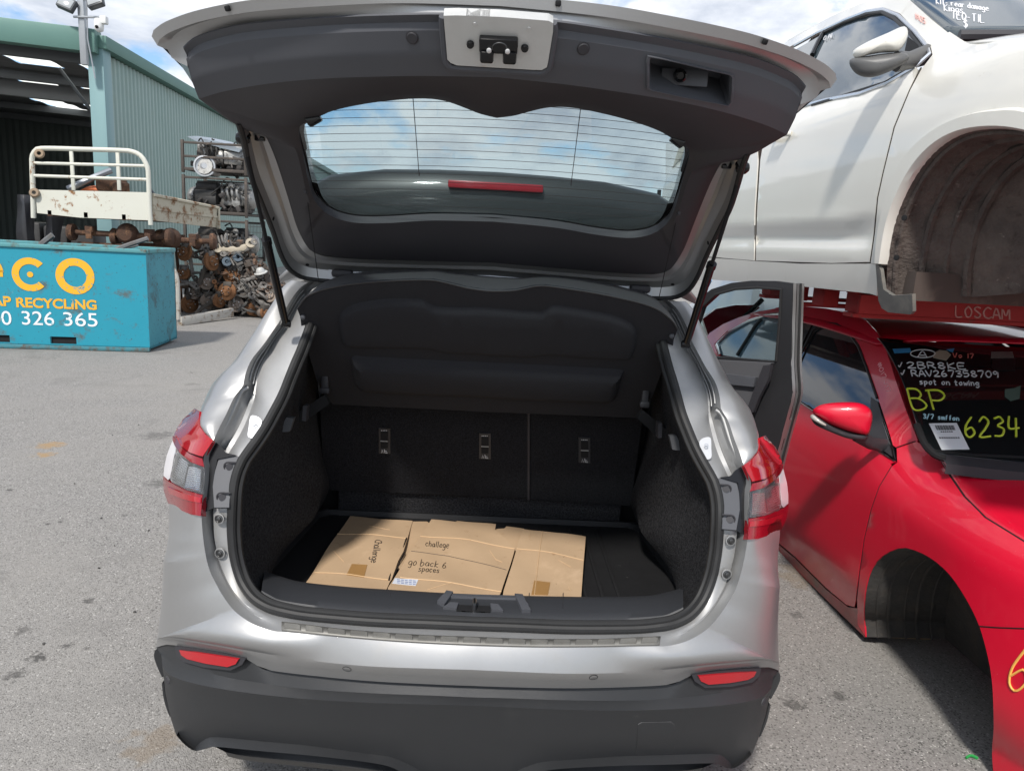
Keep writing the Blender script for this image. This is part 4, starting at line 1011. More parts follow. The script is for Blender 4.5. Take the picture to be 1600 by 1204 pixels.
bl_ = MB(); bl_.bev((q0+q1)/2+Vector((0, -.02, -.002)), (abs(q1.x-q0.x), .02, .020), .004); bl_.build('brake_lamp', pm('brake_red', (.38, .015, .025), .25, 0, .3), spoo)

# ---- gas struts and cords
for s in (0, 1):
    mm = (lambda mb: mb) if s == 0 else (lambda mb: mb.mirrored())
    T_ = onY((379.5, 216), .067); Bt = onY((446, 504.5), .418); J_ = T_.lerp(Bt, .50)
    a = MB(); a.tube([J_, Bt], .0105, 12); a.tube([T_.lerp(Bt, .485), J_+(Bt-J_)*.02], .0125, 12)
    so_ = mm(a).build('gas_strut', black, car)
    a = MB(); a.tube([T_, J_], .0048, 10); mm(a).build('strut_rod', blackm, so_)
    a = MB(); a.lathe([(0, -.014), (.009, -.013), (.014, -.004), (.014, .006), (.009, .013), (0, .014)], 14, frame(T_, (-1, 0, .1))); a.bev(T_+Vector((.006, .01, .02)), (.016, .022, .03), .004); a.bev(T_+Vector((.03, .02, .004)), (.022, .012, .012), .003); mm(a).build('strut_end', black, so_)
    a = MB(); a.lathe([(0, -.012), (.010, -.011), (.0135, 0), (.010, .011), (0, .012)], 14, frame(Bt, (-1, -.3, .2))); a.bev(Bt+Vector((0, .01, -.004)), (.024, .016, .02), .004); mm(a).build('strut_end', black, so_)
    h0 = onY((477.5, 292), .24); e0 = onY((498, 441), .475)
    a = MB(); a.tube([h0, e0], .0011, 5); mm(a).build('shelf_cord', blackm, car)
    a = MB(); a.bev(h0+Vector((0, -.004, .003)), (.008, .012, .04), .002); mm(a).build('cord_hook', plastd, car)

# ---- rear door swung open
H_ = Vector((.86, 2.05, 0)); Dn = Vector((1.31, 1.42, 0)); dd = (Dn-H_).normalized(); nd = Vector((dd.y, -dd.x, 0))
dfn = lambda p: onPl(p, (1.31, 1.42, 1.), tuple(nd))
DO = Z6([(60, 330), (110, 200), (180, 150), (270, 122), (360, 112), (470, 113), (552, 124), (546, 300), (541, 490), (548, 620), (530, 700), (505, 790), (482, 880)])+[(1190, 760), (1110, 760), (1070, 620), (1068, 540)]
DW = Z6([(100, 345), (140, 230), (200, 175), (290, 150), (390, 143), (498, 152), (490, 300), (474, 478), (300, 462), (120, 452)])
dgrey = pm('door_paint', (.034, .034, .037), .35, .3, .3)
door = patch(DO, dfn, 9, holes=[DW], thick=.03); dro = door.build('rear_door', dgrey, car, 30)
dv = [dfn(p) for p in DO]
bt = MB(); zb = .42
edgeP = [dfn(Z6([(552, 124)])[0]), dfn(Z6([(546, 300)])[0]), dfn(Z6([(541, 490)])[0]), dfn(Z6([(548, 620)])[0]), dfn(Z6([(530, 700)])[0]), dfn(Z6([(482, 880)])[0])]; edgeP.append(Vector((edgeP[-1].x-.03, edgeP[-1].y+.03, zb)))
edgeP = rs(edgeP, 30)
# shut face of the door (thick edge towards the viewer)
thk = Vector((dd.y, -dd.x, 0))*.0
sf = MB(); w0 = -nd if nd.y > 0 else nd
outd = Vector((-dd.y, dd.x, 0)); outd = outd if outd.x > 0 else -outd
sf.loft([edgeP, off(edgeP, outd*.020+dd*.002), off(edgeP, outd*.022-dd*.006), off(edgeP, outd*.05-dd*.004), off(edgeP, outd*.055+dd*.004), off(edgeP, outd*.075+dd*.004), off(edgeP, outd*.085-dd*.03)]); sf.build('shut_face', silver, dro, 30)
wsr = MB(); wsr.tube(off(edgeP, outd*.052+dd*.002), .006, 6); wsr.build('door_seal', rubber, dro)
low = MB(); lowp = [Vector((Dn.x-.06, Dn.y+.08, zb)), Vector((H_.x, H_.y, zb)), Vector((H_.x, H_.y, 1.0)), Vector((Dn.x-.01, Dn.y+.02, .96))]
low.add([p+outd*.012 for p in lowp]+[p+outd*.08 for p in lowp], [(0, 1, 2, 3), (7, 6, 5, 4), (0, 1, 5, 4), (1, 2, 6, 5), (2, 3, 7, 6), (3, 0, 4, 7)]); low.build('door_skin', silver, dro)
patch(DW, dfn, 12, thick=.004, lift=-.012).build('door_glass', glassmat('door_glass', (.80, .86, .86)), dro)
DC = Z6([(200, 470), (470, 485), (440, 520), (400, 600), (370, 700), (340, 720), (250, 640)])
patch(DC, dfn, 9, thick=.03, lift=.03).build('door_card', pm('door_card_grey', (.085, .085, .092), .6, bump=(500, .2, .001)), dro, 40)
AR = Z6([(215, 525), (300, 535), (410, 548), (400, 590), (300, 580), (230, 560)])
patch(AR, dfn, 9, thick=.03, lift=.05).build('armrest', plast, dro, 40)
DB = Z6([(440, 495), (475, 490), (462, 560), (420, 640), (395, 705), (360, 712), (395, 610)])
patch(DB, dfn, 9, thick=.02, lift=.042).build('door_pull', plastd, dro, 40)
fwt = MB(); fwt.tube([dfn(p)+(-outd)*.004 for p in DW[1:8]], .006, 6); fwt.build('window_seal', rubber, dro)

# ================================================================ flattened cardboard in the boot
cardm = pm('cardboard', (.42, .29, .178), .85, spec=.2, var=(7, .9, (.50, .355, .225)), bump=(60, .15, .002), dirt=[(18, .60, .72, (.36, .235, .135)), (5, .58, .7, (.54, .385, .25)), (40, .66, .70, (.30, .19, .105))])
tapem = pm('packing_tape', (.36, .20, .075), .35, 0, .2, bump=(40, .2, .001))
inkm = pm('black_marker', (.012, .011, .012), .6)
creasem = pm('card_crease', (.58, .40, .23), .85)
card = thing('cardboard_box', 'flattened brown cardboard box with handwriting, lying in the open boot', 'cardboard box', (0, .6, ZF+.006))
ZC = ZF+.012
def cfn(z): return lambda p: onZ(p, z)
def sheet(name, P, z, tilt=0.):
    q = cfn(z); V = [onZ(p, z) for p in P]; c = sum(V, Vector())/len(V)
    def fn(p):
        v = onZ(p, z); d = v-c
        return v+Vector((0, 0, .004*math.sin(d.x*9+1)+.004*math.sin(d.y*14)+.002*math.sin(d.x*31+d.y*17)+tilt*d.y))
    mb = patch(P, fn, 5, thick=.006); return mb.build(name, cardm, card, 40), fn
PX = K4
sheet('lower_flap', PX([(560, 120), (700, 112), (720, 130), (600, 330), (520, 330)]), ZC+.001)
sheet('lower_flap', PX([(980, 150), (1070, 150), (1080, 140), (1165, 148), (1150, 280), (1000, 330)]), ZC+.001)
lfl = [(330, 75), (480, 90), (630, 105), (606, 190), (585, 258), (560, 300), (528, 385), (520, 395), (505, 432), (320, 432), (90, 420), (115, 392)]
sh1, f1 = sheet('left_flap', PX(lfl), ZC+.010)
mfl = [(720, 95), (835, 108), (845, 102), (935, 113), (1030, 124), (1026, 152), (1122, 240), (1090, 340), (1055, 450), (1040, 480), (505, 470), (512, 425), (570, 320), (605, 265), (668, 180)]
sh2, f2 = sheet('centre_flap', PX(mfl), ZC+.014)
rfl = [(1160, 142), (1320, 163), (1462, 183), (1450, 330), (1438, 500), (1060, 480), (1068, 430), (1105, 320), (1130, 240)]
sh3, f3 = sheet('right_flap', PX(rfl), ZC+.018)
def line(fn, pts, r, name, mat, parent, lift=.001):
    mb = MB(); q = []
    P = K4(pts)
    for a, b in zip(P[:-1], P[1:]):
        for k in range(6): q.append((lerp(a[0], b[0], k/6), lerp(a[1], b[1], k/6)))
    q.append(P[-1]); mb.tube([fn(p)+Vector((0, 0, lift)) for p in q], r, 4, flat=1); return mb.build(name, mat, parent)
for pts in ([(268, 166), (440, 180), (602, 195)], [(158, 342), (330, 360), (518, 387)]): line(f1, pts, .0016, 'fold', creasem, sh1)
for pts in ([(668, 180), (900, 205), (1120, 242)], [(570, 368), (820, 410), (1055, 452)]): line(f2, pts, .0016, 'fold', creasem, sh2)
for pts in ([(1130, 242), (1300, 268), (1452, 296)], [(1255, 155), (1235, 290), (1215, 465)]): line(f3, pts, .0014, 'fold', creasem, sh3)
for pts in ([(1000, 250), (1030, 290), (1060, 300)], [(820, 410), (760, 425), (700, 440)]): line(f2, pts, .0009, 'crease', creasem, sh2)
for pts in ([(1195, 160), (1190, 200)], [(1330, 300), (1390, 330)], [(1380, 420), (1388, 440)]): line(f3, pts, .0008, 'crease', creasem, sh3)
for pts in ([(420, 130), (520, 150)], [(250, 250), (300, 300)]): line(f1, pts, .0008, 'crease', creasem, sh1)
line(f2, [(622, 248), (800, 270), (960, 310), (1080, 338)], .0008, 'slit', inkm, sh2)
line(f2, [(600, 190), (575, 260), (535, 310), (515, 385)], .0022, 'slit', inkm, sh1); line(f2, [(590, 250), (560, 310), (540, 360)], .0016, 'slit', inkm, sh1)
patch(PX([(338, 308), (412, 312), (396, 373), (312, 362)]), lambda p: f1(p)+Vector((0, 0, .0012)), 8, thick=.0008).build('tape', tapem, sh1)
patch(PX([(1215, 388), (1292, 396), (1280, 468), (1200, 466)]), lambda p: f3(p)+Vector((0, 0, .0012)), 8, thick=.0008).build('tape', tapem, sh3)
patch(PX([(545, 372), (657, 384), (645, 415), (532, 403)]), lambda p: f2(p)+Vector((0, 0, .0012)), 8, thick=.0008).build('paper_label', pm('label_paper', (.62, .65, .72), .7), sh2)
for k in range(5):
    for j in range(3):
        x0 = 556+k*19; y0 = 380+k*2+j*9
        patch(PX([(x0, y0), (x0+12+3*((k+j) % 2), y0+1.5), (x0+12, y0+4), (x0-1, y0+3)]), lambda p: f2(p)+Vector((0, 0, .0022)), 6, thick=.0005).build('label_print', pm('label_ink', (.16, .20, .36), .7), sh2)
# ---- one-stroke handwriting
GLY = {'C': [[(.9, .85), (.5, 1), (.1, .6), (.15, .2), (.55, 0), (.95, .15)]], 'h': [[(.1, 1), (.1, 0)], [(.1, .45), (.45, .6), (.7, .4), (.7, 0)]], 'a': [[(.7, .55), (.3, .6), (.1, .25), (.35, 0), (.68, .2), (.7, .58), (.75, 0)]],
 'l': [[(.2, 1), (.2, 0)]], 'e': [[(.1, .3), (.7, .35), (.55, .6), (.2, .5), (.12, .2), (.4, 0), (.75, .1)]], 'n': [[(.1, .6), (.1, 0)], [(.1, .4), (.45, .6), (.7, .4), (.72, 0)]], 'g': [[(.7, .55), (.3, .6), (.1, .3), (.35, .05), (.68, .2), (.7, .55), (.68, -.25), (.4, -.4), (.12, -.28)]],
 'c': [[(.7, .5), (.4, .6), (.1, .3), (.35, 0), (.72, .1)]], 'o': [[(.4, .6), (.1, .35), (.3, 0), (.65, .2), (.6, .55), (.38, .6)]], 'b': [[(.1, 1), (.1, 0), (.5, .02), (.7, .3), (.4, .55), (.1, .4)]], 'k': [[(.1, 1), (.1, 0)], [(.65, .6), (.12, .28), (.7, 0)]], 's': [[(.65, .55), (.3, .6), (.15, .42), (.6, .22), (.45, 0), (.1, .06)]],
 'p': [[(.1, .6), (.1, -.4)], [(.1, .5), (.5, .6), (.7, .3), (.4, .02), (.1, .15)]], 'r': [[(.1, .6), (.1, 0)], [(.1, .4), (.35, .58), (.6, .52)]], 't': [[(.3, .9), (.3, .05), (.55, 0)], [(.05, .6), (.6, .6)]], 'w': [[(.05, .6), (.25, 0), (.45, .45), (.65, 0), (.85, .6)]], 'i': [[(.2, .6), (.2, 0)], [(.2, .8), (.21, .84)]], 'f': [[(.6, .95), (.35, .9), (.3, 0)], [(.1, .5), (.55, .5)]],
 'm': [[(.05, .6), (.05, 0)], [(.05, .45), (.3, .6), (.42, .35), (.42, 0)], [(.42, .4), (.65, .6), (.8, .35), (.8, 0)]], 'x': [[(.1, .6), (.7, 0)], [(.7, .6), (.1, 0)]],
 'A': [[(.05, 0), (.45, 1), (.85, 0)], [(.2, .35), (.7, .35)]], 'B': [[(.12, 1), (.12, 0), (.6, .02), (.8, .25), (.55, .5), (.12, .52)], [(.12, 1), (.55, .98), (.72, .76), (.5, .53)]], 'R': [[(.1, 0), (.1, 1), (.6, .95), (.72, .72), (.5, .5), (.1, .48)], [(.4, .48), (.8, 0)]], 'K': [[(.1, 1), (.1, 0)], [(.75, 1), (.12, .45), (.8, 0)]], 'E': [[(.75, 1), (.1, 1), (.1, 0), (.78, 0)], [(.1, .5), (.62, .5)]], 'V': [[(.05, 1), (.4, 0), (.8, 1)]], 'P': [[(.12, 0), (.12, 1)], [(.02, .97), (.6, 1), (.85, .75), (.6, .5), (.14, .46)]], 'N': [[(.1, 0), (.1, 1), (.75, 0), (.75, 1)]], 'T': [[(.05, 1), (.85, 1)], [(.45, 1), (.42, 0)]], 'S': [[(.75, .88), (.4, 1), (.12, .76), (.72, .3), (.45, 0), (.08, .12)]], 'M': [[(.05, 0), (.1, 1), (.45, .3), (.8, 1), (.85, 0)]], 'u': [[(.1, .6), (.12, .1), (.4, 0), (.65, .2), (.68, .6), (.72, 0)]], 'd': [[(.7, .5), (.3, .6), (.1, .25), (.35, 0), (.68, .2)], [(.7, 1), (.72, 0)]], 'v': [[(.05, .6), (.35, 0), (.65, .6)]], 'y': [[(.1, .6), (.3, .1), (.65, .6)], [(.65, .6), (.3, -.4)]], 'O': [[(.45, 1), (.1, .6), (.25, .05), (.65, .1), (.8, .6), (.45, 1)]], 'L': [[(.12, 1), (.12, 0), (.75, 0)]], 'I': [[(.3, 1), (.3, 0)]], 'Q': [[(.45, 1), (.1, .6), (.25, .05), (.65, .1), (.8, .6), (.45, 1)], [(.5, .25), (.85, -.05)]], 'W': [[(.02, 1), (.22, 0), (.45, .7), (.68, 0), (.88, 1)]],
 '0': [[(.45, 1), (.12, .6), (.2, .1), (.5, 0), (.78, .4), (.7, .9), (.45, 1)]], '1': [[(.3, 1), (.3, 0)]], '2': [[(.1, .8), (.4, 1), (.72, .78), (.5, .4), (.08, 0), (.82, .03)]], '3': [[(.12, .9), (.5, 1), (.7, .76), (.35, .54), (.74, .36), (.6, .04), (.1, .06)]], '4': [[(.15, 1), (.1, .4), (.8, .42)], [(.6, .9), (.58, 0)]], '5': [[(.75, 1), (.2, 1), (.15, .58), (.6, .6), (.72, .25), (.4, 0), (.08, .08)]], '6': [[(.55, 1), (.2, .6), (.12, .2), (.4, 0), (.72, .2), (.55, .5), (.16, .35)]], '7': [[(.08, 1), (.78, 1), (.35, 0)]], '8': [[(.45, .52), (.15, .78), (.45, 1), (.7, .78), (.45, .52), (.12, .25), (.45, 0), (.78, .25), (.45, .52)]], '9': [[(.72, .7), (.4, 1), (.12, .7), (.4, .48), (.72, .72), (.6, 0)]],
 '#': [[(.3, 1), (.2, 0)], [(.65, 1), (.55, 0)], [(.05, .68), (.85, .68)], [(.02, .32), (.8, .32)]], '/': [[(.6, 1.1), (.1, -.1)]], ',': [[(.2, .1), (.1, -.15)]], '-': [[(.1, .4), (.6, .4)]], '.': [[(.2, 0), (.25, .03)]], '~': [[(.0, .35), (.3, .0), (.8, 1.0)]], '$': [[(.75, .8), (.3, .9), (.15, .65), (.7, .4), (.55, .1), (.1, .15)], [(.45, 1.1), (.4, -.1)]]}
def hand(text, fn, org, ux, uy, r, name, mat, parent, adv=.86, lift=.001, jit=.03, up=None, space=.55, order='one'):
    """strokes written along pixel axes ux (per glyph width) and uy (glyph height), laid on a surface by fn"""
    mb = MB(); x = 0.
    for ch in text:
        if ch == ' ': x += space; continue
        for stx in GLY.get(ch, []):
            q = []
            for i, (a, b) in enumerate(stx):
                a += rnd.uniform(-jit, jit); b += rnd.uniform(-jit, jit); q.append(Vector((org[0]+(x+a)*ux[0]+b*uy[0], org[1]+(x+a)*ux[1]+b*uy[1], 0)))
            q = rs(q, max(4, 4*len(q)))
            P = [fn((p.x, p.y)) for p in q]
            if up is not None: P = [p+up*lift for p in P]
            mb.tube(P, r, 5)
        x += adv if ch not in 'lIi1,.' else adv*.55
    return mb.build(name, mat, parent)
UZ = Vector((0, 0, 1))
hand('Challenge', f1, (586.5, 847), (-1.1, 4.9), (-.6*-18, 1.0), .0011, 'handwriting', inkm, sh1, up=UZ, adv=.8, jit=.035)
hand('challege', f2, (664, 853), (5.6, .6), (1.6, -8), .0010, 'handwriting', inkm, sh2, up=UZ, adv=.95, jit=.035)
hand('go back 6', f2, (637, 880), (8, 1.0), (2.2, -9.5), .0010, 'handwriting', inkm, sh2, up=UZ, adv=.92, jit=.035)
hand('spaces', f2, (653, 891), (6, .8), (1.8, -8), .0010, 'handwriting', inkm, sh2, up=UZ, adv=.95, jit=.035)
# ================================================================ red sedan
redp = pm('red_paint', (.66, .004, .030), .42, 0., .55, coatr=.06, var=(3, .8, (.60, .004, .026)), dirt=(30, .68, .74, (.42, .10, .11), .6), speck=(170, .745, (.75, .36, .38)), spec=.5)
red = thing('red_sedan', 'red sedan without its front wheel, standing under the white car', 'car', (2.5, 2.2, 0))
RC = 2.5
def sm(t): t = max(0., min(1., t)); return t*t*(3-2*t)
def xs_red(y, z):
    x = 1.6+.05*min(1.2, max(0., (.36-z)/.2))**2+.012*((z-.55)/.3)**2
    sh = lerp(.035, .17, sm((1.45-y)/.5))
    x += sh*max(0., min(1.4, (z-.70)/.23))**2 if z < .93 else sh*1.0+(z-.93)*.44
    x += .42*max(0., .75-y)**2+.05*max(0., y-3.6)**2
    return x
def redF(p): return p[0]-xs_red(p[1], p[2])
rfn = lambda p: onF(p, redF)
def redpatch(nm, P, mat, s=11, thick=.006, lift=0., ang=40, parent=None, both=True, holes=()):
    mb = patch(P, rfn, s, holes=holes, thick=thick, lift=lift); o = mb.build(nm, mat, parent or red, ang)
    if both: mb.mirrored(RC).build(nm, mat, red, ang)
    return o
belt = [(1400.6, 721), (1368, 702), (1335, 682), (1300, 660), (1270, 640.6), (1234, 620), (1180, 594), (1130, 570)]
dfl = [(1393, 728), (1373, 761), (1361, 795), (1350, 841.6), (1343, 893), (1338, 938)]
ARCH = [(1352.5, 994.5), (1350, 955), (1353, 917), (1363, 886), (1380, 867), (1406, 855.5), (1428, 858.8), (1455.6, 872.5), (1483, 896.6), (1507, 931), (1528, 972), (1541.6, 1017), (1550, 1065), (1552.6, 1133.8), (1550, 1175), (1554, 1230)]
ARCH = [(p.x, p.y) for p in rs([Vector((x, y, 0)) for x, y in ARCH], 46)]
HOOD = [(1467, 713), (1483, 740), (1507, 775), (1540, 808), (1600, 845), (1660, 880), (1720, 920), (1770, 965)]
redpatch('front_door', belt[::-1][2:]+[(1391.5, 724)]+[(x-1.2, y) for x, y in dfl]+[(1335, 948), (1322, 944), (1290, 917), (1242, 869), (1190, 825), (1150, 790)], redp)
redpatch('front_fender', [(1402, 722), (1401, 700), (1431.6, 689)]+[(x-1.5, y+.5) for x, y in HOOD]+[(1772, 1290), (1660, 1270), (1560, 1240)]+ARCH[::-1]+[(1340, 975), (1339.5, 938)]+[(x+1.0, y) for x, y in dfl[::-1]], redp)
redpatch('sill', [(1340, 950), (1340.5, 976), (1351.5, 995), (1300, 945), (1256, 902), (1222, 867), (1170, 822), (1150, 806), (1150, 793), (1190, 828), (1242, 872), (1290, 920), (1325, 948)], pm('red_sill', (.30, .012, .02), .4, 0, .5, dirt=(6, .4, .7, (.16, .12, .10), .8)))
# A pillar and roof rail
APo = Z6([(1018, 925), (1005, 860), (975, 760), (935, 640), (885, 480), (850, 400), (800, 335), (740, 302), (660, 288), (560, 262), (470, 255)])
APi = Z6([(470, 235), (560, 225), (700, 238), (800, 258), (880, 290), (930, 345), (975, 430), (1015, 560), (1060, 690), (1118, 838)])
redpatch('roof_rail', [(1401, 699)]+APo[1:]+APi, redp, 9, .02)
GLS = Z6([(538, 632), (545, 540), (595, 425), (640, 345), (690, 310), (745, 312), (800, 345), (845, 410), (880, 500), (930, 640), (970, 770), (1002, 870), (1014, 925), (830, 808), (640, 692)])
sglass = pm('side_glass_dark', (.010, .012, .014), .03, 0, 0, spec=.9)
redpatch('door_glass', GLS, sglass, 10, .004, -.008)
QG = Z6([(905, 640), (935, 660), (968, 775), (1000, 870), (1010, 918), (940, 868), (880, 830), (900, 760)])
redpatch('mirror_sail', QG, plastd, 8, .01, .002)
BP = Z6([(530, 640), (520, 300), (560, 280), (640, 300), (575, 430), (548, 530)])
redpatch('door_pillar', BP, pm('pillar_black', (.012, .012, .013), .25), 8, .01, .0)
fs2 = MB(); fs2.tube([rfn(p)+Vector((-.004, 0, 0)) for p in Z6([(540, 632), (640, 697), (830, 812), (940, 882), (1016, 930), (1000, 860), (965, 755)])], .0045, 6); fs2.build('chrome_strip', chrome, red)
fs3 = MB(); fs3.tube([rfn(p)+Vector((-.003, 0, 0)) for p in Z6([(545, 545), (600, 420), (645, 335), (700, 303), (750, 308), (805, 345), (850, 412), (885, 500), (935, 645)])], .006, 6); fs3.build('window_seal', rubber, red)
# rear window seen through the open door of the silver car
RWO = Z6([(195, 400), (250, 345), (340, 295), (420, 268), (480, 256), (520, 262), (515, 560), (470, 490), (215, 455)])
redpatch('rear_door_glass', Z6([(210, 398), (262, 350), (350, 300), (425, 275), (505, 265), (505, 560), (460, 482), (222, 448)]), pm('side_glass_pale', (.10, .15, .18), .05, .0, 0, spec=.9), 12, .004, -.004)
fs4 = MB(); fs4.tube([rfn(p)+Vector((-.004, 0, 0)) for p in Z6([(222, 450), (208, 400), (262, 346), (350, 297), (425, 271), (505, 262)])], .012, 6); fs4.build('chrome_strip', chrome, red)
fs5 = MB(); fs5.tube([rfn(p)+Vector((-.006, 0, 0)) for p in Z6([(300, 450), (380, 320), (410, 285)])], .012, 6); fs5.build('window_bar', rubber, red)
redpatch('rear_quarter', Z6([(150, 380), (170, 350), (230, 310), (300, 280), (380, 255), (470, 238), (540, 236), (540, 260), (480, 254), (420, 266), (340, 292), (248, 342), (192, 400), (212, 458), (540, 520), (540, 700), (100, 700), (100, 420)]), redp, 14)
# windscreen, bonnet, roof in plan coordinates
def wsy(x, z): return .98+2.42*(z-.95)-.13*(1-((x-RC)/.80)**2)
wsF = lambda p: p[1]-wsy(p[0], p[2])
wfn = lambda p: onF(p, wsF)
WL = W8([(62, 42), (130, 125), (250, 350), (330, 560), (400, 790), (460, 940), (520, 1012), (585, 1056)])
wl3 = [wfn(p) for p in WL]
def band_xz(L, fn, n=26):
    """surface between a left boundary and its mirror image; fn(x, row) gives the point"""
    C = []
    for p in L:
        C.append([fn(lerp(p.x, 2*RC-p.x, k/n), p) for k in range(n+1)])
    return MB().loft(C)
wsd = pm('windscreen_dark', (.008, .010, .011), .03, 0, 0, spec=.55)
wsm_ = band_xz(rs(wl3, 24), lambda x, p: Vector((x, wsy(x, p.z), p.z))); ws_bvh = bvh(wsm_); wso = wsm_.build('windscreen', wsd, red, 60, .005)
band = [p.lerp(Vector((RC, wsy(RC, p.z), p.z)), .0) for p in wl3]
hd3 = [rfn(p) for p in HOOD]
ck = rs([wl3[-1]]+hd3[1:], 24); zz0 = wl3[-1].z
hdm = band_xz(rs(hd3, 24), lambda x, p: Vector((x, p.y-.13*(1-((x-RC)/(p.x-RC))**2)*(1 if p.y > .6 else 1.6), p.z+.055*(1-((x-RC)/(p.x-RC))**2)))); hdm.build('bonnet', redp, red, 50, .006)
cw = MB(); b0_ = [Vector((lerp(wl3[-1].x, 2*RC-wl3[-1].x, k/24), 0, 0)) for k in range(25)]
cwl = [Vector((v.x, wsy(v.x, wl3[-1].z)+.0, wl3[-1].z+.0)) for v in b0_]; cw.loft([off(cwl, (0, .012, .008)), off(cwl, (0, -.008, .002)), off(cwl, (0, -.05, -.012)), off(cwl, (0, -.05, -.05))]); cw.build('cowl', plastd, red)
cs2 = MB(); cs2.tube(rs([p+Vector((-.004, -.006, .002)) for p in [wfn(q) for q in W8([(400, 790), (460, 940), (520, 1015), (585, 1060), (640, 1072)])]], 16), .013, 8); cs2.build('cowl_seal', blackm, red)
rt3 = wl3[0]; C = []
for k in range(12):
    t = k/11; y = rt3.y+t*1.75; hw = RC-rt3.x-.0+.03*math.sin(math.pi*t)
    z = rt3.z+.02*math.sin(math.pi*min(1, t*1.3))-.10*max(0, t-.55)**1.5
    C.append([Vector((RC+hw*u, y-.13*(1-u*u)*(1-t), z+.022*(1-u*u)*1.2-.03*abs(u)**6)) for u in [j/8-1 for j in range(17)]])
rfo = MB().loft(C); rfo.build('roof', redp, red, 50, .008)
rw = [C[-1], [Vector((p.x, p.y+.35, p.z-.20)) for p in C[-1]], [Vector((RC+(p.x-RC)*1.06, p.y+.52, p.z-.34)) for p in C[-1]]]
MB().loft(rw).build('rear_window', sglass, red, 50)
bt_ = [rw[-1], [Vector((p.x, p.y+.45, p.z-.03)) for p in rw[-1]], [Vector((p.x, p.y+.52, p.z-.35)) for p in rw[-1]], [Vector((p.x, p.y+.50, .3)) for p in rw[-1]]]
MB().loft(bt_).build('boot_deck', redp, red, 40)
# raised boot lid with its strut
bl2 = MB(); BLp = Z6([(140, 285), (200, 240), (290, 222), (380, 222), (400, 235), (330, 285), (230, 345), (165, 362)])
patch(BLp, lambda p: onY(p, 4.3), 8, thick=.05).build('boot_lid', pm('maroon_lid', (.14, .004, .012), .25, 0, .8), red, 50)
bs2 = MB(); bs2.tube([onY(Z6([(330, 278)])[0], 4.0), onY(Z6([(412, 196)])[0], 4.0)], .02, 6); bs2.build('lid_strut', black, red)
# rear flanks
for s in (0, 1):
    C = []
    for y in (1.9, 2.3, 2.8, 3.3, 3.8, 4.3, 4.75):
        C.append([Vector((xs_red(y, z)+.008, y, z)) for z in (.18, .3, .5, .7, .8, .88)])
    f_ = MB().loft(C)
    if s: f_ = f_.mirrored(RC)
    f_.build('rear_flank', redp, red, 40)
# front end
C = []
hdl = [hdm.V[i] for i in range(len(hdm.V)-27, len(hdm.V))]
fr0 = [Vector(v) for v in hdl]
C = [fr0]+[[Vector((RC+(p.x-RC)*k1, p.y-dy, zf)) for p in fr0] for k1, dy, zf in ((1.03, .05, .66), (1.05, .09, .50), (1.05, .09, .32), (1.03, .04, .18))]
MB().loft(C).build('front_bumper', redp, red, 40)
# empty wheel arches with liners
liner = pm('arch_liner', (.030, .029, .028), .8, var=(14, .9, (.055, .051, .047)), bump=(40, .7, .008), dirt=(7, .5, .75, (.075, .062, .05), .9))
a3 = rs([rfn(p) for p in ARCH[:-2]], 40)
ca = Vector((0, .83, .33))
for s in (0, 1):
    L = MB(); R1 = [Vector((p.x+.03, p.y+(ca.y-p.y)*.02, p.z+(ca.z-p.z)*.02)) for p in a3]
    R0 = [Vector((p.x+.004, p.y, p.z)) for p in a3]
    R2 = [Vector((p.x+.16, p.y+(ca.y-p.y)*.03+.004*((i % 4) < 2), p.z+(ca.z-p.z)*.03)) for i, p in enumerate(a3)]
    R3 = [Vector((p.x+.34, p.y+(ca.y-p.y)*.06+.006*((i % 5) < 2), p.z+(ca.z-p.z)*.06)) for i, p in enumerate(a3)]
    L.loft([R0, R1, R2, R3]); b0 = len(L.V)-len(R3); L.F.append(tuple(range(b0, b0+len(R3))))
    (L if not s else L.mirrored(RC)).build('arch_liner', liner, red, 25)
    for dx, kk, r_ in ((.05, .02, .006), (.10, .025, .008), (.17, .03, .005), (.22, .04, .009), (.28, .05, .006)):
        rb2 = MB(); rb2.tube([Vector((p.x+dx, p.y+(ca.y-p.y)*kk, p.z+(ca.z-p.z)*kk)) for p in a3[:24]], r_, 6); (rb2 if not s else rb2.mirrored(RC)).build('liner_rib', liner, red)
st3 = MB(); st3.box((RC, 2.9, .26), (1.5, 2.6, .12)); st3.build('floor_pan', blackm, red)
jm = pm('jack_block', (.20, .14, .08), .8)
for y in (1.5, 3.6):
    for x in (1.95, 3.05):
        b5 = MB(); b5.bev((x, y, .10), (.2, .3, .20), .01); b5.build('timber_block', jm, red)
# hood shut line, seam lines on the side
sm_ = pm('shut_line', (.02, .004, .006), .8)
for P in ([(1531, 978), (1560, 980), (1600, 981.5), (1660, 984)],):
    q = MB(); q.tube([rfn(p)+Vector((-.0008, 0, 0)) for p in dense(P, 8, False)], .0022, 4); q.build('bumper_seam', sm_, red)
q = MB(); q.tube([rfn(p)+Vector((.002, 0, -.002)) for p in dense(HOOD[:6], 10, False)], .004, 5); q.build('bonnet_gap', sm_, red)
q = MB(); q.tube([rfn(p)+Vector((.003, 0, 0)) for p in dense(dfl, 10, False)], .0035, 5); q.build('door_gap', sm_, red)
q = MB(); q.tube([rfn(p)+Vector((-.0005, 0, 0)) for p in [(1401, 699), (1415, 694), (1431, 689)]], .0025, 5); q.build('pillar_seam', sm_, red)
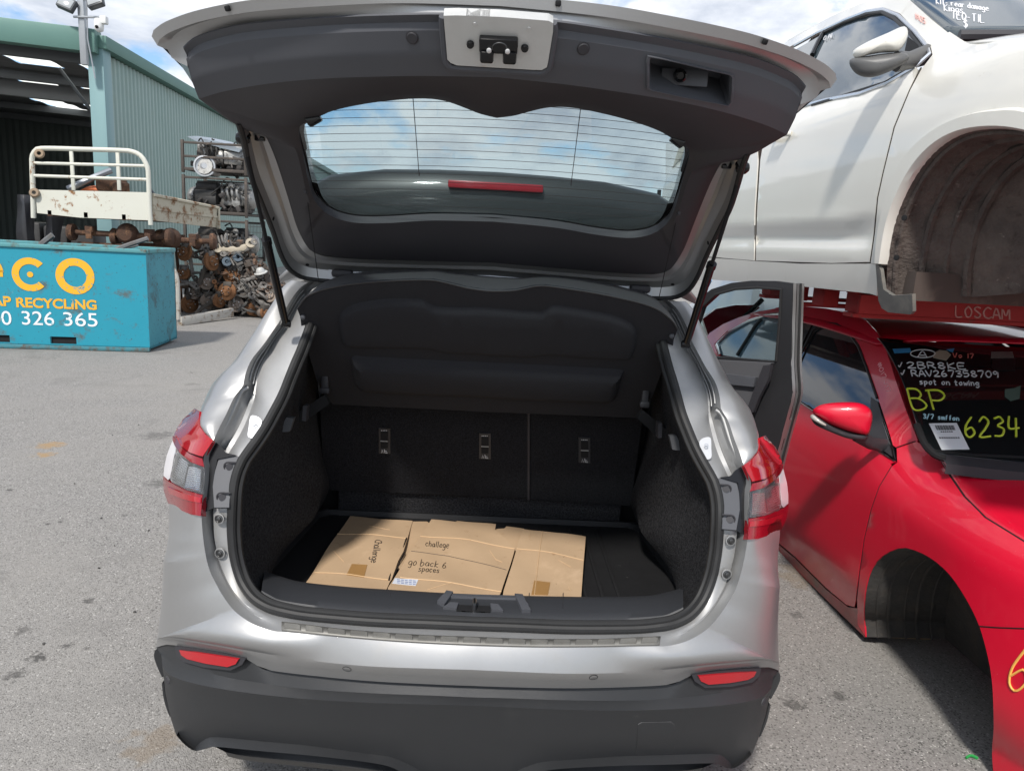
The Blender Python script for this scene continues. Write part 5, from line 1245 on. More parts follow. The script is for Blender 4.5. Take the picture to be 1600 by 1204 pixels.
# mirror
def blob(outl, c, fn, hf, hb, d, n=44, rings=7):
    o = smooth2(outl, n); P = [fn(p) for p in o]; c = fn(c); d = Vector(d).normalized(); mb = MB(); R = []
    for s_, h in ((-1, hb), (1, hf)):
        rr = [k/rings for k in range(rings+1)] if s_ < 0 else [1-k/rings for k in range(1, rings+1)]
        for k in rr:
            k = max(k, .02); R.append([c.lerp(p, k)+d*(s_*h*math.sqrt(max(0, 1-k**2.4))) for p in P])
    mb.loft(R, closed=True); return mb
MO = Z6([(640, 712), (650, 690), (690, 672), (770, 664), (850, 667), (897, 690), (911, 725), (905, 775), (888, 812), (820, 802), (740, 775), (690, 752)])
mfn = lambda p: onPl(p, (1.47, 1.24, 1.0), (.35, 1, 0))
mir_o = blob(MO, Z6([(790, 730)])[0], mfn, .045, .06, (-.2, -1, .12)).build('door_mirror', redp, red, 60)
ML = Z6([(632, 735), (640, 716), (690, 752), (760, 785), (820, 805), (885, 815), (880, 835), (800, 828), (700, 790), (650, 765)])
blob(ML, Z6([(760, 795)])[0], mfn, .035, .05, (-.2, -1, 0)).build('mirror_base', plastd, mir_o, 60)
blob(Z6([(628, 735), (640, 718), (672, 740), (705, 762), (700, 772), (665, 760)]), Z6([(664, 745)])[0], mfn, .04, .03, (-.2, -1, .0)).build('indicator', pm('indicator_lens', (.62, .60, .55), .15, .3, .5), mir_o, 60)
MA = Z6([(830, 815), (900, 800), (940, 830), (1012, 925), (940, 885), (870, 850)])
ma = MB(); q0 = mfn(Z6([(850, 812)])[0]); q1 = rfn(Z6([(960, 862)])[0]); ma.tube([q0+Vector((0, .02, -.005)), q0.lerp(q1, .5)+Vector((0, 0, -.012)), q1+Vector((.02, 0, 0))], [.028, .026, .03], 10, flat=.6); ma.build('mirror_arm', plastd, mir_o, 60)
# writing on the screen
wfn2 = onB(ws_bvh, .004)
wht = pm('white_marker', (.72, .72, .74), .6); yel = pm('yellow_marker', (.62, .72, .05), .6); pnk = pm('red_marker', (.72, .16, .13), .6)
W = lambda x, y: W8([(x, y)])[0]
def wr(t, x, y, wx, wy, hx, hy, r, mat_, adv=.9, sp=.6, nm='handwriting'): return hand(t, wfn2, W(x, y), (wx/5.471, wy/5.471), (hx/5.471, hy/5.471), r, nm, mat_, wso, adv=adv, jit=.02, space=sp)
wr('2BR8KE', 315, 297, 88, 2, -12, -50, .0026, wht, .98)
wr('RAV267358709', 352, 368, 66, .8, -12, -50, .0026, wht, .96)
wr('~', 240, 290, 34, -2, 0, -36, .0022, wht); wr('~', 262, 355, 36, -2, 0, -36, .0022, wht)
wr('spot on towing', 420, 436, 40, 1, -6, -42, .0022, wht, .98, .8)
wr('BP', 345, 645, 178, 8, -52, -170, .0040, yel, .98)
wr('3/7 smffon', 450, 728, 32, 2, 0, -36, .0022, pm('cyan_marker', (.45, .68, .75), .6), .98, 1.0)
wr('6234', 800, 890, 125, -2, -8, -170, .0040, yel, 1.0)
wr('vo 17'.replace('v', 'V'), 705, 207, 42, 2, -2, -36, .0022, pnk, 1.1)
ov = MB(); ov.tube([wfn2(W(448+105*math.cos(a), 176+34*math.sin(a))) for a in [2*math.pi*k/40 for k in range(41)]], .0022, 5); ov.build('drawn_oval', wht, wso)
wr('A', 400, 205, 100, 3, 0, -50, .0022, wht)
def on_ws(P, nm, mat_, l=.006): return patch(W8(P), onB(ws_bvh, l), 7, thick=.001).build(nm, mat_, wso)
on_ws([(500, 772), (738, 768), (848, 993), (610, 998)], 'barcode_label', pm('label_white', (.72, .74, .76), .6))
for k in range(17):
    x = 552+k*9.6; w_ = (4.5, 2.5, 6, 3, 5)[k % 5]
    on_ws([(x, 788), (x+w_, 788), (x+w_+19, 828), (x+19, 828)], 'barcode_bar', inkm, .0085)
for k in range(6): on_ws([(600+k*18, 838), (611+k*18, 838), (614+k*18, 846), (603+k*18, 846)], 'label_print', inkm, .0085)
for k in range(9): on_ws([(588+k*20, 888), (598+k*20, 888), (603+k*20, 900), (593+k*20, 900)], 'label_print', inkm, .0085)
on_ws([(190, 135), (340, 130), (350, 165), (205, 172)], 'screen_sticker', pm('blue_sticker', (.05, .30, .60), .5))
on_ws([(650, 142), (718, 132), (705, 165)], 'screen_sticker', MATS['blue_sticker'])
# inside things seen through the glass are dark; a beige smear of tape on the screen and a mirror pod
on_ws([(545, 170), (590, 145), (650, 150), (690, 185), (650, 235), (600, 225), (535, 210)], 'tape_smear', pm('beige_tape', (.40, .33, .25), .8))
on_ws([(1030, 215), (1035, 160), (1215, 158), (1228, 210)], 'mirror_pod', pm('pod_grey', (.16, .13, .12), .6))
on_ws([(1040, 225), (1240, 218), (1240, 320), (1060, 322), (1035, 290)], 'inside_mirror', pm('mirror_black', (.015, .016, .018), .3))
on_ws([(1150, 480), (1230, 470), (1285, 450), (1275, 560), (1200, 580), (1150, 545)], 'inspection_sticker', pm('sticker_green', (.10, .16, .13), .6))
# writing on the body
hand('#017 ~17', rfn, W8([(60, 265)])[0], (2.8, 8.2), (5.4, -4.2), .0022, 'handwriting', pm('pink_marker', (.90, .45, .48), .6), red, adv=.86, space=.4)
hand('6', lambda p: rfn(p)+Vector((-.003, 0, 0)), (1572, 1078), (46, 0), (6, -62), .0035, 'handwriting', pm('orange_marker', (.85, .45, .10), .6), red)
wd = MB(); wd.tube([wfn2(W(470, 1000)), wfn2(W(900, 1045)), wfn2(W(1313, 1062))], .006, 6); wd.build('wiper', blackm, red)

# ================================================================ red pallet between the cars
PO = Vector((1.60, 1.55, 1.406)); palm = pm('red_pallet', (.46, .035, .035), .75, var=(16, .9, (.36, .03, .03)), dirt=(9, .60, .7, (.18, .08, .06), .9), bump=(80, .4, .003))
pal = thing('red_pallet', 'red timber pallet laid between the red roof and the white car', 'pallet', (PO.x+.58, PO.y+.58, PO.z))
for k in range(3):
    for j in range(4):
        b5 = MB(); b5.bev((PO.x+.035+k*.545, PO.y+.06+j*.35, PO.z+.062), (.075, .13, .085), .004); b5.build('block', palm, pal)
for k in range(7):
    b5 = MB(); b5.bev((PO.x+.58, PO.y+.05+k*.177, PO.z+.113), (1.2, .10, .018), .003); b5.build('deck_board', palm, pal)
for k in (0, 3, 6):
    b5 = MB(); b5.bev((PO.x+.58, PO.y+.05+k*.177, PO.z+.010), (1.2, .10, .018), .003); b5.build('bottom_board', palm, pal)
fbd = MB(); fbd.bev((PO.x+.60, PO.y-.012, PO.z+.062), (1.22, .022, .082), .003); fo_ = fbd.build('front_board', palm, pal)
hand('LOSCAM', lambda p: onY(p, PO.y-.0245), (1492, 494), (14.6, .9), (-.3, -17), .0034, 'stencil', pm('stencil_pale', (.62, .34, .31), .8), fo_, adv=1.0, jit=.0)

# ================================================================ white car on the pallet
wp_ = pm('white_car_paint', (.69, .668, .605), .32, 0., .6, coatr=.05, var=(2.5, .8, (.73, .712, .655)), dirt=[(2.6, .60, .85, (.50, .46, .38), .5), (11, .69, .76, (.42, .36, .26), .7)])
suv = thing('white_suv', 'dirty white car without its front wheel, lying on the red pallet', 'car', (2.34, 2.4, 1.525))
SC = 2.34
def xs_suv(y, z):
    x = 1.38+.012*min(1.3, max(0., (1.70-z)/.2))**2+.02*((z-1.95)/.35)**2
    x += (0. if z < 2.22 else .16*sm((z-2.22)/.16)*.35+(max(0, z-2.30))*.36)
    x += .22*max(0., .75-y)**2
    if y < 1.3 and z > 2.12: x += .25*sm((1.3-y)/.5)*(z-2.12)**1.3
    x += -.012*math.exp(-((z-1.79)/.03)**2)*sm((y-1.1)/.3)+.02*sm((1.83-z)/.06)*sm((y-1.0)/.25)*(1-sm((1.74-z)/.06))
    return x
suF = lambda p: p[0]-xs_suv(p[1], p[2]); sfn = lambda p: onF(p, suF)
def suvp(nm, P, mat, s=11, thick=.006, lift=0., ang=45, parent=None, both=True):
    mb = patch(P, sfn, s, thick=thick, lift=lift); o = mb.build(nm, mat, parent or suv, ang)
    if both: mb.mirrored(SC).build(nm, mat, suv, ang)
    return o
sfl = [(1438, 106.6), (1421, 141), (1397, 199), (1380, 268), (1371, 309), (1366, 364), (1359.5, 409)]
sbelt = [(1455.6, 84), (1428, 102), (1387, 130.6), (1345.6, 145), (1300, 157), (1249, 169), (1200, 181)]
SD = [(1182, 190), (1186, 250), (1181, 330), (1180, 407)]
suvp('front_door', sbelt[::-1][:-1]+[(1434, 108)]+[(x-1.3, y) for x, y in sfl[1:]]+[(1300, 411)]+[(x+1, y) for x, y in SD[::-1]][:1]+[(1183, 330), (1188, 250)], wp_)
suvp('rear_door', [(1180, 188), (1184, 250), (1179, 330), (1178, 407), (1090, 400), (1040, 395), (1040, 225), (1110, 205)], wp_)
suvp('sill', [(1359, 412), (1371, 414), (1370, 462), (1359, 458.5), (1222, 444), (1113, 437), (1040, 430), (1040, 398), (1112, 403), (1250, 412)], wp_)
SAo = [(1372, 412), (1376, 361), (1393, 292), (1420, 240.6), (1461, 203), (1512, 178.8), (1563, 169.5), (1600, 169), (1660, 185), (1710, 225), (1745, 290)]
SAi = [(1378.5, 460), (1380, 412.5), (1393, 344), (1420, 282), (1454, 237), (1496, 209.7), (1547, 201), (1600, 206), (1650, 226), (1690, 262), (1715, 320), (1730, 400)]
SAo = [(p.x, p.y) for p in rs([Vector((x, y, 0)) for x, y in SAo], 40)]; SAi = [SAi[0]]+[(p.x, p.y) for p in rs([Vector((x, y, 0)) for x, y in SAi[1:]], 40)]
suvp('front_fender', [(1440, 108), (1457, 86), (1452, 62), (1484, 50), (1507, 65), (1530, 68), (1600, 60), (1700, 75), (1790, 130), (1800, 300), (1750, 300)]+SAo[::-1]+[(1361, 412)]+[(x+1.2, y) for x, y in sfl[::-1][:-1]], wp_)
# flared lip of the arch
ao = rs([sfn(p) for p in SAo], 40); ai_ = rs([sfn(p) for p in SAi[1:]], 40)
for s in (0, 1):
    L = MB(); L.loft([ao, mid(ao, ai_, .12, (-.016, 0, 0)), mid(ao, ai_, .85, (-.014, 0, 0)), ai_, off(ai_, (.02, 0, 0))]); (L if not s else L.mirrored(SC)).build('arch_lip', wp_, suv, 40)
    sl_ = pm('suv_liner', (.065, .052, .047), .9, var=(7, .9, (.115, .092, .080)), bump=(24, 1.0, .02), dirt=[(4, .48, .7, (.16, .132, .112), .9), (26, .62, .70, (.22, .19, .165), .9), (11, .60, .68, (.05, .036, .033), .9)])
    cz = Vector((0, .50, 1.68)); q0 = rs([sfn(p) for p in SAi], 44)
    R1 = [Vector((p.x+.015, p.y, p.z)) for p in q0]; R2 = [Vector((p.x+.10, lerp(p.y, cz.y, .05)+.008*math.sin(i*.9), lerp(p.z, cz.z, .04))) for i, p in enumerate(q0)]
    R3 = [Vector((p.x+.26, lerp(p.y, cz.y, .18)+.010*math.sin(i*.7), lerp(p.z, cz.z, .08)+.008*math.sin(i*1.3))) for i, p in enumerate(q0)]; R4 = [Vector((p.x+.34, lerp(p.y, cz.y, .5), lerp(p.z, cz.z, .3))) for p in q0]
    L = MB(); L.loft([R1, R2, R3, R4]); b0 = len(L.V)-len(R4); L.F.append(tuple(range(b0, b0+len(R4)))); (L if not s else L.mirrored(SC)).build('arch_liner', sl_, suv, 50)
    for dx, kk, r_ in ((.04, .02, .010), (.12, .07, .012), (.19, .12, .010), (.25, .17, .014)):
        rb2 = MB(); rb2.tube([Vector((p.x+dx, lerp(p.y, cz.y, kk), lerp(p.z, cz.z, kk*.6))) for p in q0[:30]], r_, 6); (rb2 if not s else rb2.mirrored(SC)).build('liner_rib', sl_, suv)
flp = suvp('mud_flap', Z6([(932, 20), (955, 60), (968, 150), (1010, 178), (1100, 172), (1102, 250), (1090, 264), (990, 254), (960, 235), (945, 200)]), pm('flap_grey', (.13, .125, .115), .7, dirt=(12, .45, .7, (.22, .2, .17), .9)), 7, .012, .006)
for p in Z5([(1035, 990), (1000, 1170)]):
    c_ = sfn(p)+Vector((.012, -.01, 0)); d_ = MB(); d_.lathe([(.010, 0), (.010, .004), (0, .006)], 12, frame(c_, (-1, -.5, 0))); d_.build('liner_clip', blackm, suv)
ub = MB(); ub.box((SC, 2.4, 1.575), (1.72, 2.9, .10)); ub.build('underbody', pm('underbody_brown', (.075, .058, .05), .9, dirt=(6, .5, .7, (.15, .115, .095))), suv)
# windows
SW = Z5([(650, 255), (668, 200), (690, 152), (790, 102), (900, 66), (960, 57), (1020, 90), (1100, 165), (1160, 235), (1155, 262), (1100, 296), (960, 372), (800, 420), (600, 474)])
suvgl = pm('suv_glass', (.05, .07, .085), .03, .0, 0, spec=1.0)
suvp('door_glass', SW, suvgl, 11, .005, -.006)
suvp('rear_door_glass', Z5([(430, 290), (560, 222), (682, 152), (655, 225), (635, 250), (590, 476), (440, 520)]), suvgl, 11, .005, -.006)
cs = MB(); cs.tube([sfn(p)+Vector((-.004, 0, 0)) for p in Z5([(570, 488), (700, 455), (860, 424), (980, 380), (1110, 306), (1175, 245), (1165, 215), (1110, 145), (1030, 70), (960, 42), (890, 52), (790, 90), (660, 152), (560, 208)])], .0075, 6); cs.build('chrome_strip', pm('dull_chrome', (.62, .64, .68), .25, .9), suv)
ws3 = MB(); ws3.tube([sfn(p)+Vector((-.002, 0, 0)) for p in Z5([(640, 478), (800, 430), (970, 378), (1095, 306), (1160, 245), (1085, 150), (1010, 82), (955, 55), (890, 64), (780, 104), (690, 150)])], .008, 6); ws3.build('window_seal', rubber, suv)
pl_ = MB(); pl_.tube([sfn(p)+Vector((-.004, 0, 0)) for p in Z5([(692, 148), (668, 190), (640, 250)])], .013, 6); pl_.build('door_pillar', black, suv)
suvp('roof_rail', Z5([(480, 212), (520, 190), (700, 88), (880, 8), (960, -30), (1060, -30), (1085, 5), (1180, 90), (1262, 155), (1180, 222), (1168, 205), (1112, 138), (1035, 62), (965, 36), (885, 46), (780, 86), (655, 146), (545, 208), (480, 240)]), wp_, 9, .02)
# windscreen, bonnet, roof
A_b = sfn(Z5([(1262, 150)])[0]); A_t = sfn(Z5([(1085, 2)])[0])
sl3 = (A_t.y-A_b.y)/(A_t.z-A_b.z)
RLp = Z5([(1085, 2), (1060, -30), (990, -42), (900, 0), (880, 8), (700, 88), (520, 190)])
rl3 = [sfn(p) for p in RLp]; e3 = rl3[-1]; rl3 = rs(rl3+[Vector((e3.x+.01, 3.3, e3.z-.06)), Vector((e3.x+.03, 4.0, e3.z-.22))], 26); topz = rl3[2].z
wl_ = [A_b+Vector((0, 0, -.04)), A_b, A_b.lerp(A_t, .5), A_t]
C = []
for p in rs(wl_, 10, False)+[rl3[2]]:
    C.append([Vector((lerp(p.x, 2*SC-p.x, k/22), p.y-.10*(1-(2*k/22-1)**2), p.z+.01*(1-(2*k/22-1)**2))) for k in range(23)])
wsm2 = MB().loft(C); ws2_bvh = bvh(wsm2); wso2 = wsm2.build('windscreen', pm('suv_screen', (.05, .065, .072), .04, 0, 0, spec=.7), suv, 60, .006)
C = [[Vector((lerp(p.x, 2*SC-p.x, k/16), p.y-.10*(1-(2*k/16-1)**2)*(1-i/25), p.z+.06*(1-(2*k/16-1)**2))) for k in range(17)] for i, p in enumerate(rl3[2:])]
e_ = C[-1]; C.append([Vector((p.x, 4.2, p.z-.02)) for p in e_])
MB().loft(C).build('roof', wp_, suv, 50, .01)
zr = e_[0].z
for s in (0, 1):
    C2 = [[Vector((xs_suv(y, z)+.012, y, z)) for z in (2.28, 2.45, 2.6, zr)] for y in (2.3, 2.8, 3.4, 4.0, 4.2)]
    L = MB().loft(C2); (L if not s else L.mirrored(SC)).build('rear_side', suvgl, suv, 50)
    C2 = [[Vector((xs_suv(y, z)+.01, y, z)) for z in (1.56, 1.75, 1.95, 2.15, 2.28)] for y in (2.6, 3.2, 3.8, 4.4, 4.75)]
    L = MB().loft(C2); (L if not s else L.mirrored(SC)).build('rear_flank', wp_, suv, 50)
C = [[Vector((SC+u*.9, 4.75+.06*(1-u*u)-dy, z)) for u in [j/4-1 for j in range(9)]] for z, dy in ((1.55, 0), (1.9, -.02), (2.25, .02), (2.5, .3), (zr, .55))]
MB().loft(C).build('tailgate', wp_, suv, 50)
def wsy2(x, z): return A_b.y+sl3*(z-A_b.z)-.10*(1-((x-SC)/.78)**2)
hb = [sfn(p) for p in ((1507, 66), (1560, 64), (1620, 63), (1700, 78), (1780, 125))]
C = [[Vector((lerp(p.x, 2*SC-p.x, k/16), p.y-.25*(1-(2*k/16-1)**2), p.z+.05*(1-(2*k/16-1)**2))) for k in range(17)] for p in rs(hb, 14)]
MB().loft(C).build('bonnet', wp_, suv, 50, .006)
fr0 = C[-1]; C = [fr0]+[[Vector((p.x, p.y-dy, z)) for p in fr0] for dy, z in ((.06, 2.05), (.08, 1.8), (.02, 1.58))]
MB().loft(C).build('front_bumper', wp_, suv, 50)
cwp = MB(); cwp.tube([Vector((lerp(A_b.x-.01, 2*SC-A_b.x+.01, k/22), wsy2(lerp(A_b.x, 2*SC-A_b.x, k/22), A_b.z-.03)-.02, A_b.z-.03)) for k in range(23)], .02, 8); cwp.build('cowl', plastd, suv)
# seam lines
for P, w_ in ((sfl, .0035), ([(1359, 410.5), (1300, 412), (1250, 411), (1180, 408), (1112, 401.5), (1060, 398)], .003), (SD, .0028)):
    q = MB(); q.tube([sfn(p)+Vector((.0025, 0, 0)) for p in dense(P, 9, False)], w_, 5); q.build('door_gap', pm('suv_gap', (.04, .034, .025), .9), suv)
# mirror of the white car
m2 = lambda p: onPl(p, (1.27, 1.12, 2.38), (.4, 1, 0))
mo2 = blob(Z5([(820, 245), (835, 222), (900, 185), (980, 150), (1045, 122), (1068, 128), (1072, 160), (1055, 205), (1020, 236), (960, 240), (890, 252), (840, 268)]), Z5([(950, 200)])[0], m2, .05, .07, (-.2, -1, -.1)).build('door_mirror', wp_, suv, 60)
gp_ = pm('mirror_grey', (.10, .10, .10), .45)
blob(Z5([(806, 290), (818, 266), (880, 256), (950, 246), (1015, 240), (1060, 240), (1080, 262), (1040, 300), (980, 330), (920, 350), (870, 350), (830, 330)]), Z5([(930, 295)])[0], m2, .045, .06, (-.2, -1, -.15)).build('mirror_base', gp_, mo2, 60)
ma = MB(); q0 = m2(Z5([(1020, 280)])[0]); q1 = sfn(Z5([(1140, 245)])[0]); ma.tube([q0, q0.lerp(q1, .5)+Vector((0, 0, -.01)), q1+Vector((.02, 0, 0))], [.035, .03, .035], 10, flat=.6); ma.build('mirror_arm', gp_, mo2, 60)
suvp('mirror_sail', Z5([(1075, 170), (1158, 236), (1158, 258), (1110, 285), (1060, 300), (1062, 230)]), blackm, 7, .01, .004, both=False)
dh = MB(); c_ = sfn(Z5([(535, 610)])[0])+Vector((-.03, 0, 0)); dh.tube([c_+Vector((.03, -.02, 0)), c_+Vector((0, 0, 0)), c_+Vector((0, .16, 0)), c_+Vector((.03, .18, 0))], [.012, .014, .014, .012], 10); dh.build('door_handle', wp_, suv, 60)
w2 = onB(ws2_bvh, .006)
for t, p, h_ in (('KIT- rear damage', (1200, 18), 24), ('Kings', (1235, 50), 30), ('TEQ-TIL', (1270, 85), 34), ('$', (1325, 125), 34), ('10 2', (1420, 178), 44)):
    hand(t, w2, Z5([p])[0], (h_/2.909*.72, h_/2.909*.10), (-.5, -h_/2.909), .0022, 'handwriting', wht, wso2, adv=.95)
hand('0 A1', lambda p: sfn(p)+Vector((-.003, 0, 0)), Z5([(690, 185)])[0], (5, -1.8), (1, -6.5), .0016, 'handwriting', wht, suv)
hand('#105', lambda p: sfn(p)+Vector((-.003, 0, 0)), Z5([(1108, 85)])[0], (5.4, 3), (-.6, -9), .0014, 'handwriting', pm('faint_red', (.72, .42, .38), .7), suv)
# ================================================================ the yard
def rotz(a): return Matrix.Rotation(a, 3, 'Z')
# ---- green shed
shed = thing('steel_shed', 'tall green corrugated steel shed with a wide open front', 'shed', (-10, 18, 0))
S0 = Vector((-8.0, 13.83, 0)); wdir = Vector((-.072, 1, 0)).normalized(); fdir = Vector((-1, -.09, 0)).normalized()
greenw = pm('shed_green', (.29, .375, .35), .38, .25, var=(1.2, .8, (.24, .335, .31)), dirt=(1.5, .55, .8, (.30, .36, .31), .6))
greent = pm('shed_trim', (.115, .225, .195), .45, .1, var=(2, .8, (.10, .20, .175)))
greenp = pm('shed_post', (.20, .325, .335), .45, .1)
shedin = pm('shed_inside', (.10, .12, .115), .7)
wn_ = MB(); C = []; Lw = 38.0; nw = 1520
for i in range(nw+1):
    s = .26+Lw*i/nw; ph = (i % 8)
    d = (.0, .004, .016, .02, .02, .016, .004, .0)[ph]
    nrm_ = Vector((1, .072, 0)).normalized()
    p = S0+wdir*s+nrm_*(d*2.2)
    C.append([p, p+Vector((0, 0, 2.55)), p+Vector((0, 0, 4.86))])
wall = wn_.loft(C).build('side_wall', greenw, shed, 12)
def beam(a, b, w_, h_, nm, mat_, parent):
    a, b = Vector(a), Vector(b); d = (b-a); M_ = frame((a+b)/2, d)
    mb = MB(); mb.bev((a+b)/2, (h_, w_, d.length), .008, M_.to_3x3()); return mb.build(nm, mat_, parent)
beam(S0+wdir*.13+Vector((0, 0, 0)), S0+wdir*.13+Vector((0, 0, 4.9)), .30, .30, 'corner_post', greenp, shed)
beam(S0+Vector((.08, -.06, 4.98)), S0+fdir*9+Vector((.08, -.06, 5.35)), .30, .42, 'front_fascia', greent, shed)
beam(S0+Vector((.08, -.05, 5.0)), S0+wdir*38.2+Vector((.08, -.05, 5.0)), .30, .24, 'side_gutter', greent, shed)
# roof sheet with bays, skylights
RO = S0+Vector((0, 0, 4.95))
rfm = pm('roof_sheet', (.16, .165, .17), .6, .3, var=(1, .8, (.12, .125, .13)))
UB = [0, .5, 1.5, 2.1, 3.1, 3.7, 4.7, 5.3, 6.3, 12]; SKY = [(1.2, 3.4), (5.4, 7.8), (9.5, 12), (14, 16.5)]
rm_ = MB(); sv = sorted(set([38*i/160 for i in range(161)]+[v for p_ in SKY for v in p_])); rows3 = []
def rpt(s, u, dz=0.): return RO+wdir*s+fdir*u+Vector((0, 0, dz+.041*u))
for i, s in enumerate(sv): rows3.append([rpt(s, u, .025 if i % 4 < 2 else 0) for u in UB])
V = [p for r_ in rows3 for p in r_]; nU = len(UB); F = []
for i in range(len(sv)-1):
    for j in range(nU-1):
        if j % 2 == 1 and any(a_ <= sv[i] and sv[i+1] <= b_ for a_, b_ in SKY): continue
        F.append((i*nU+j, i*nU+j+1, (i+1)*nU+j+1, (i+1)*nU+j))
rm_.add(V, F); rm_.build('roof', rfm, shed, 20)
skm = bpy.data.materials.new('skylight_sheet'); skm.use_nodes = True; t_ = skm.node_tree; t_.nodes.clear()
so2 = t_.nodes.new('ShaderNodeOutputMaterial'); tl2 = t_.nodes.new('ShaderNodeBsdfTranslucent'); tl2.inputs[0].default_value = (.85, .86, .80, 1); t_.links.new(tl2.outputs[0], so2.inputs[0])
for a_, b_ in SKY:
    for j in (1, 3, 5, 7):
        q = MB(); q.add([rpt(a_-.03, UB[j]-.03, .04), rpt(a_-.03, UB[j+1]+.03, .04), rpt(b_+.03, UB[j+1]+.03, .04), rpt(b_+.03, UB[j]-.03, .04)], [(0, 1, 2, 3)]); q.build('skylight', skm, shed)
steelg = pm('shed_steel', (.13, .14, .15), .55, .4)
for s in (.9, 4.2, 7.6, 11.0, 14.5): beam(RO+wdir*s+Vector((0, 0, -.14)), RO+wdir*s+fdir*12+Vector((0, 0, .35)), .14, .20, 'purlin', steelg, shed)
beam(RO+wdir*4.9+Vector((0, 0, -.36)), RO+wdir*4.9+fdir*12+Vector((0, 0, .1)), .2, .36, 'rafter', pm('rafter_grey', (.20, .21, .22), .5, .3), shed)
br = MB(); br.tube([RO+wdir*1.6+fdir*1.45+Vector((0, 0, -.2)), S0+wdir*2.2+fdir*-.2+Vector((.0, 0, 2.2))], .035, 6); br.build('brace_rod', steelg, shed)
bk = MB(); C = []
for i in range(241):
    u = 16*i/240; p = S0+wdir*17+fdir*u; d = (0, .02, .03, .02)[i % 4]; C.append([p+Vector((0, -d, 0)), p+Vector((0, -d, 5.5))])
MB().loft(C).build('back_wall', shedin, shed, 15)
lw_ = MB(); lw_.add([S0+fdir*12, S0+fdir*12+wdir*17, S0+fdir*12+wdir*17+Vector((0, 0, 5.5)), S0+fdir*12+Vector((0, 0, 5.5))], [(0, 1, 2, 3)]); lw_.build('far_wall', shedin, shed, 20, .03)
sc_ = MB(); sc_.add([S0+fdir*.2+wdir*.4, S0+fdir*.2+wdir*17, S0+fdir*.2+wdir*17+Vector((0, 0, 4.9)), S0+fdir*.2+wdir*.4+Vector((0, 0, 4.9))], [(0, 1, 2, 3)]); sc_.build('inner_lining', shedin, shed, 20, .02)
# ---- pole with floodlights and camera
pole = thing('light_pole', 'galvanised pole with two floodlights at the shed corner', 'light pole', (-8.0, 13.5, 0))
galv = pm('galvanised', (.42, .44, .46), .45, .6, var=(6, .8, (.36, .38, .40)))
pb = onY(Y1([(462, 355)])[0], 13.52); pt_ = onY(Y1([(440, -60)])[0], 13.52)
q = MB(); q.bev(Vector((pb.x, 13.52, (pb.z-.0+6.6)/2)), (.12, .10, 6.6-pb.z), .01); po = q.build('pole', galv, pole)
bkt = MB(); bkt.bev((pb.x, 13.62, 4.9), (.10, .12, .2), .01); bkt.build('bracket', galv, pole)
dkg = pm('flood_grey', (.085, .09, .095), .4, .3)
for p, t in (((365, 25), .35), ((520, 10), -.35)):
    c_ = onY(Y1([p])[0], 13.4); q = MB(); Rm = Matrix.Rotation(t, 3, 'Y') @ Matrix.Rotation(-.4, 3, 'X'); q.bev(c_, (.30, .12, .24), .02, Rm); fo2 = q.build('floodlight', dkg, pole)
    q = MB(); q.bev(c_+Rm @ Vector((0, -.065, 0)), (.25, .01, .18), .004, Rm); q.build('lens', pm('flood_lens', (.35, .37, .38), .15), fo2)
    q = MB(); q.tube([c_, Vector((pb.x, 13.5, c_.z+.05))], .018, 6); q.build('arm', galv, fo2)
a0 = onY(Y1([(400, 92)])[0], 13.45); a1 = onY(Y1([(560, 95)])[0], 13.45); q = MB(); q.tube([a0, a1], .022, 6); q.build('cross_arm', galv, pole)
camr = thing('security_camera', 'white dome security camera hanging from the light pole', 'camera', tuple(onY(Y1([(540, 160)])[0], 13.4)))
cc_ = onY(Y1([(538, 140)])[0], 13.4); q = MB(); q.lathe([(0, .12), (.07, .115), (.085, .06), (.085, -.03), (.07, -.09), (.03, -.115), (0, -.12)], 18, Matrix.Translation(cc_)); q.build('housing', white, camr, 60)
q = MB(); q.lathe([(.03, 0), (.03, .02), (0, .022)], 12, frame(cc_+Vector((.0, -.075, -.04)), (0, -1, -.3))); q.build('lens', black, camr)
q = MB(); q.bev(cc_+Vector((.10, 0, .10)), (.12, .12, .14), .02); q.build('mount', white, camr)
q = MB(); q.tube([a1+Vector((-.3, .02, .3)), a1+Vector((-.32, .02, -.4)), a1+Vector((-.22, .02, -1.1))], .012, 5); q.build('cable', galv, pole)

# ---- blue scrap bin
bin_ = thing('scrap_bin', 'blue steel scrap bin with worn orange lettering', 'bin', (-6.2, 8.1, 0))
b0 = Vector((-4.35, 7.73, 0)); bd = Vector((-1.72, -.25, 0)).normalized(); bn_ = Vector((-.08, .99, 0)).normalized(); BLn = 4.6; BH = 1.27; BW = 1.0
blue = pm('bin_blue', (.012, .235, .33), .5, .0, .1, var=(2.2, .9, (.018, .28, .38)), dirt=[(3.2, .57, .66, (.08, .115, .12), .8), (34, .635, .66, (.05, .05, .05), .8), (2.0, .66, .72, (.16, .30, .33), .7), (13, .66, .70, (.09, .06, .045), .9)])
blued = pm('bin_blue_end', (.03, .20, .27), .55, 0., 0., var=(3, .9, (.05, .30, .36)), dirt=[(2.6, .50, .66, (.07, .085, .085), .85), (30, .60, .64, (.05, .05, .045), .9), (11, .63, .68, (.10, .06, .04), .9)])
def bq(s, t, z): return b0+bd*s+bn_*t+Vector((0, 0, z))
def slab(P, n, th, nm, mat_, par):
    n = Vector(n).normalized()*th; k = len(P); mb = MB(); mb.add(list(P)+[p+n for p in P], [tuple(range(k)), tuple(range(2*k-1, k-1, -1))]+[(i, (i+1) % k, k+(i+1) % k, k+i) for i in range(k)]); return mb.build(nm, mat_, par, 20)
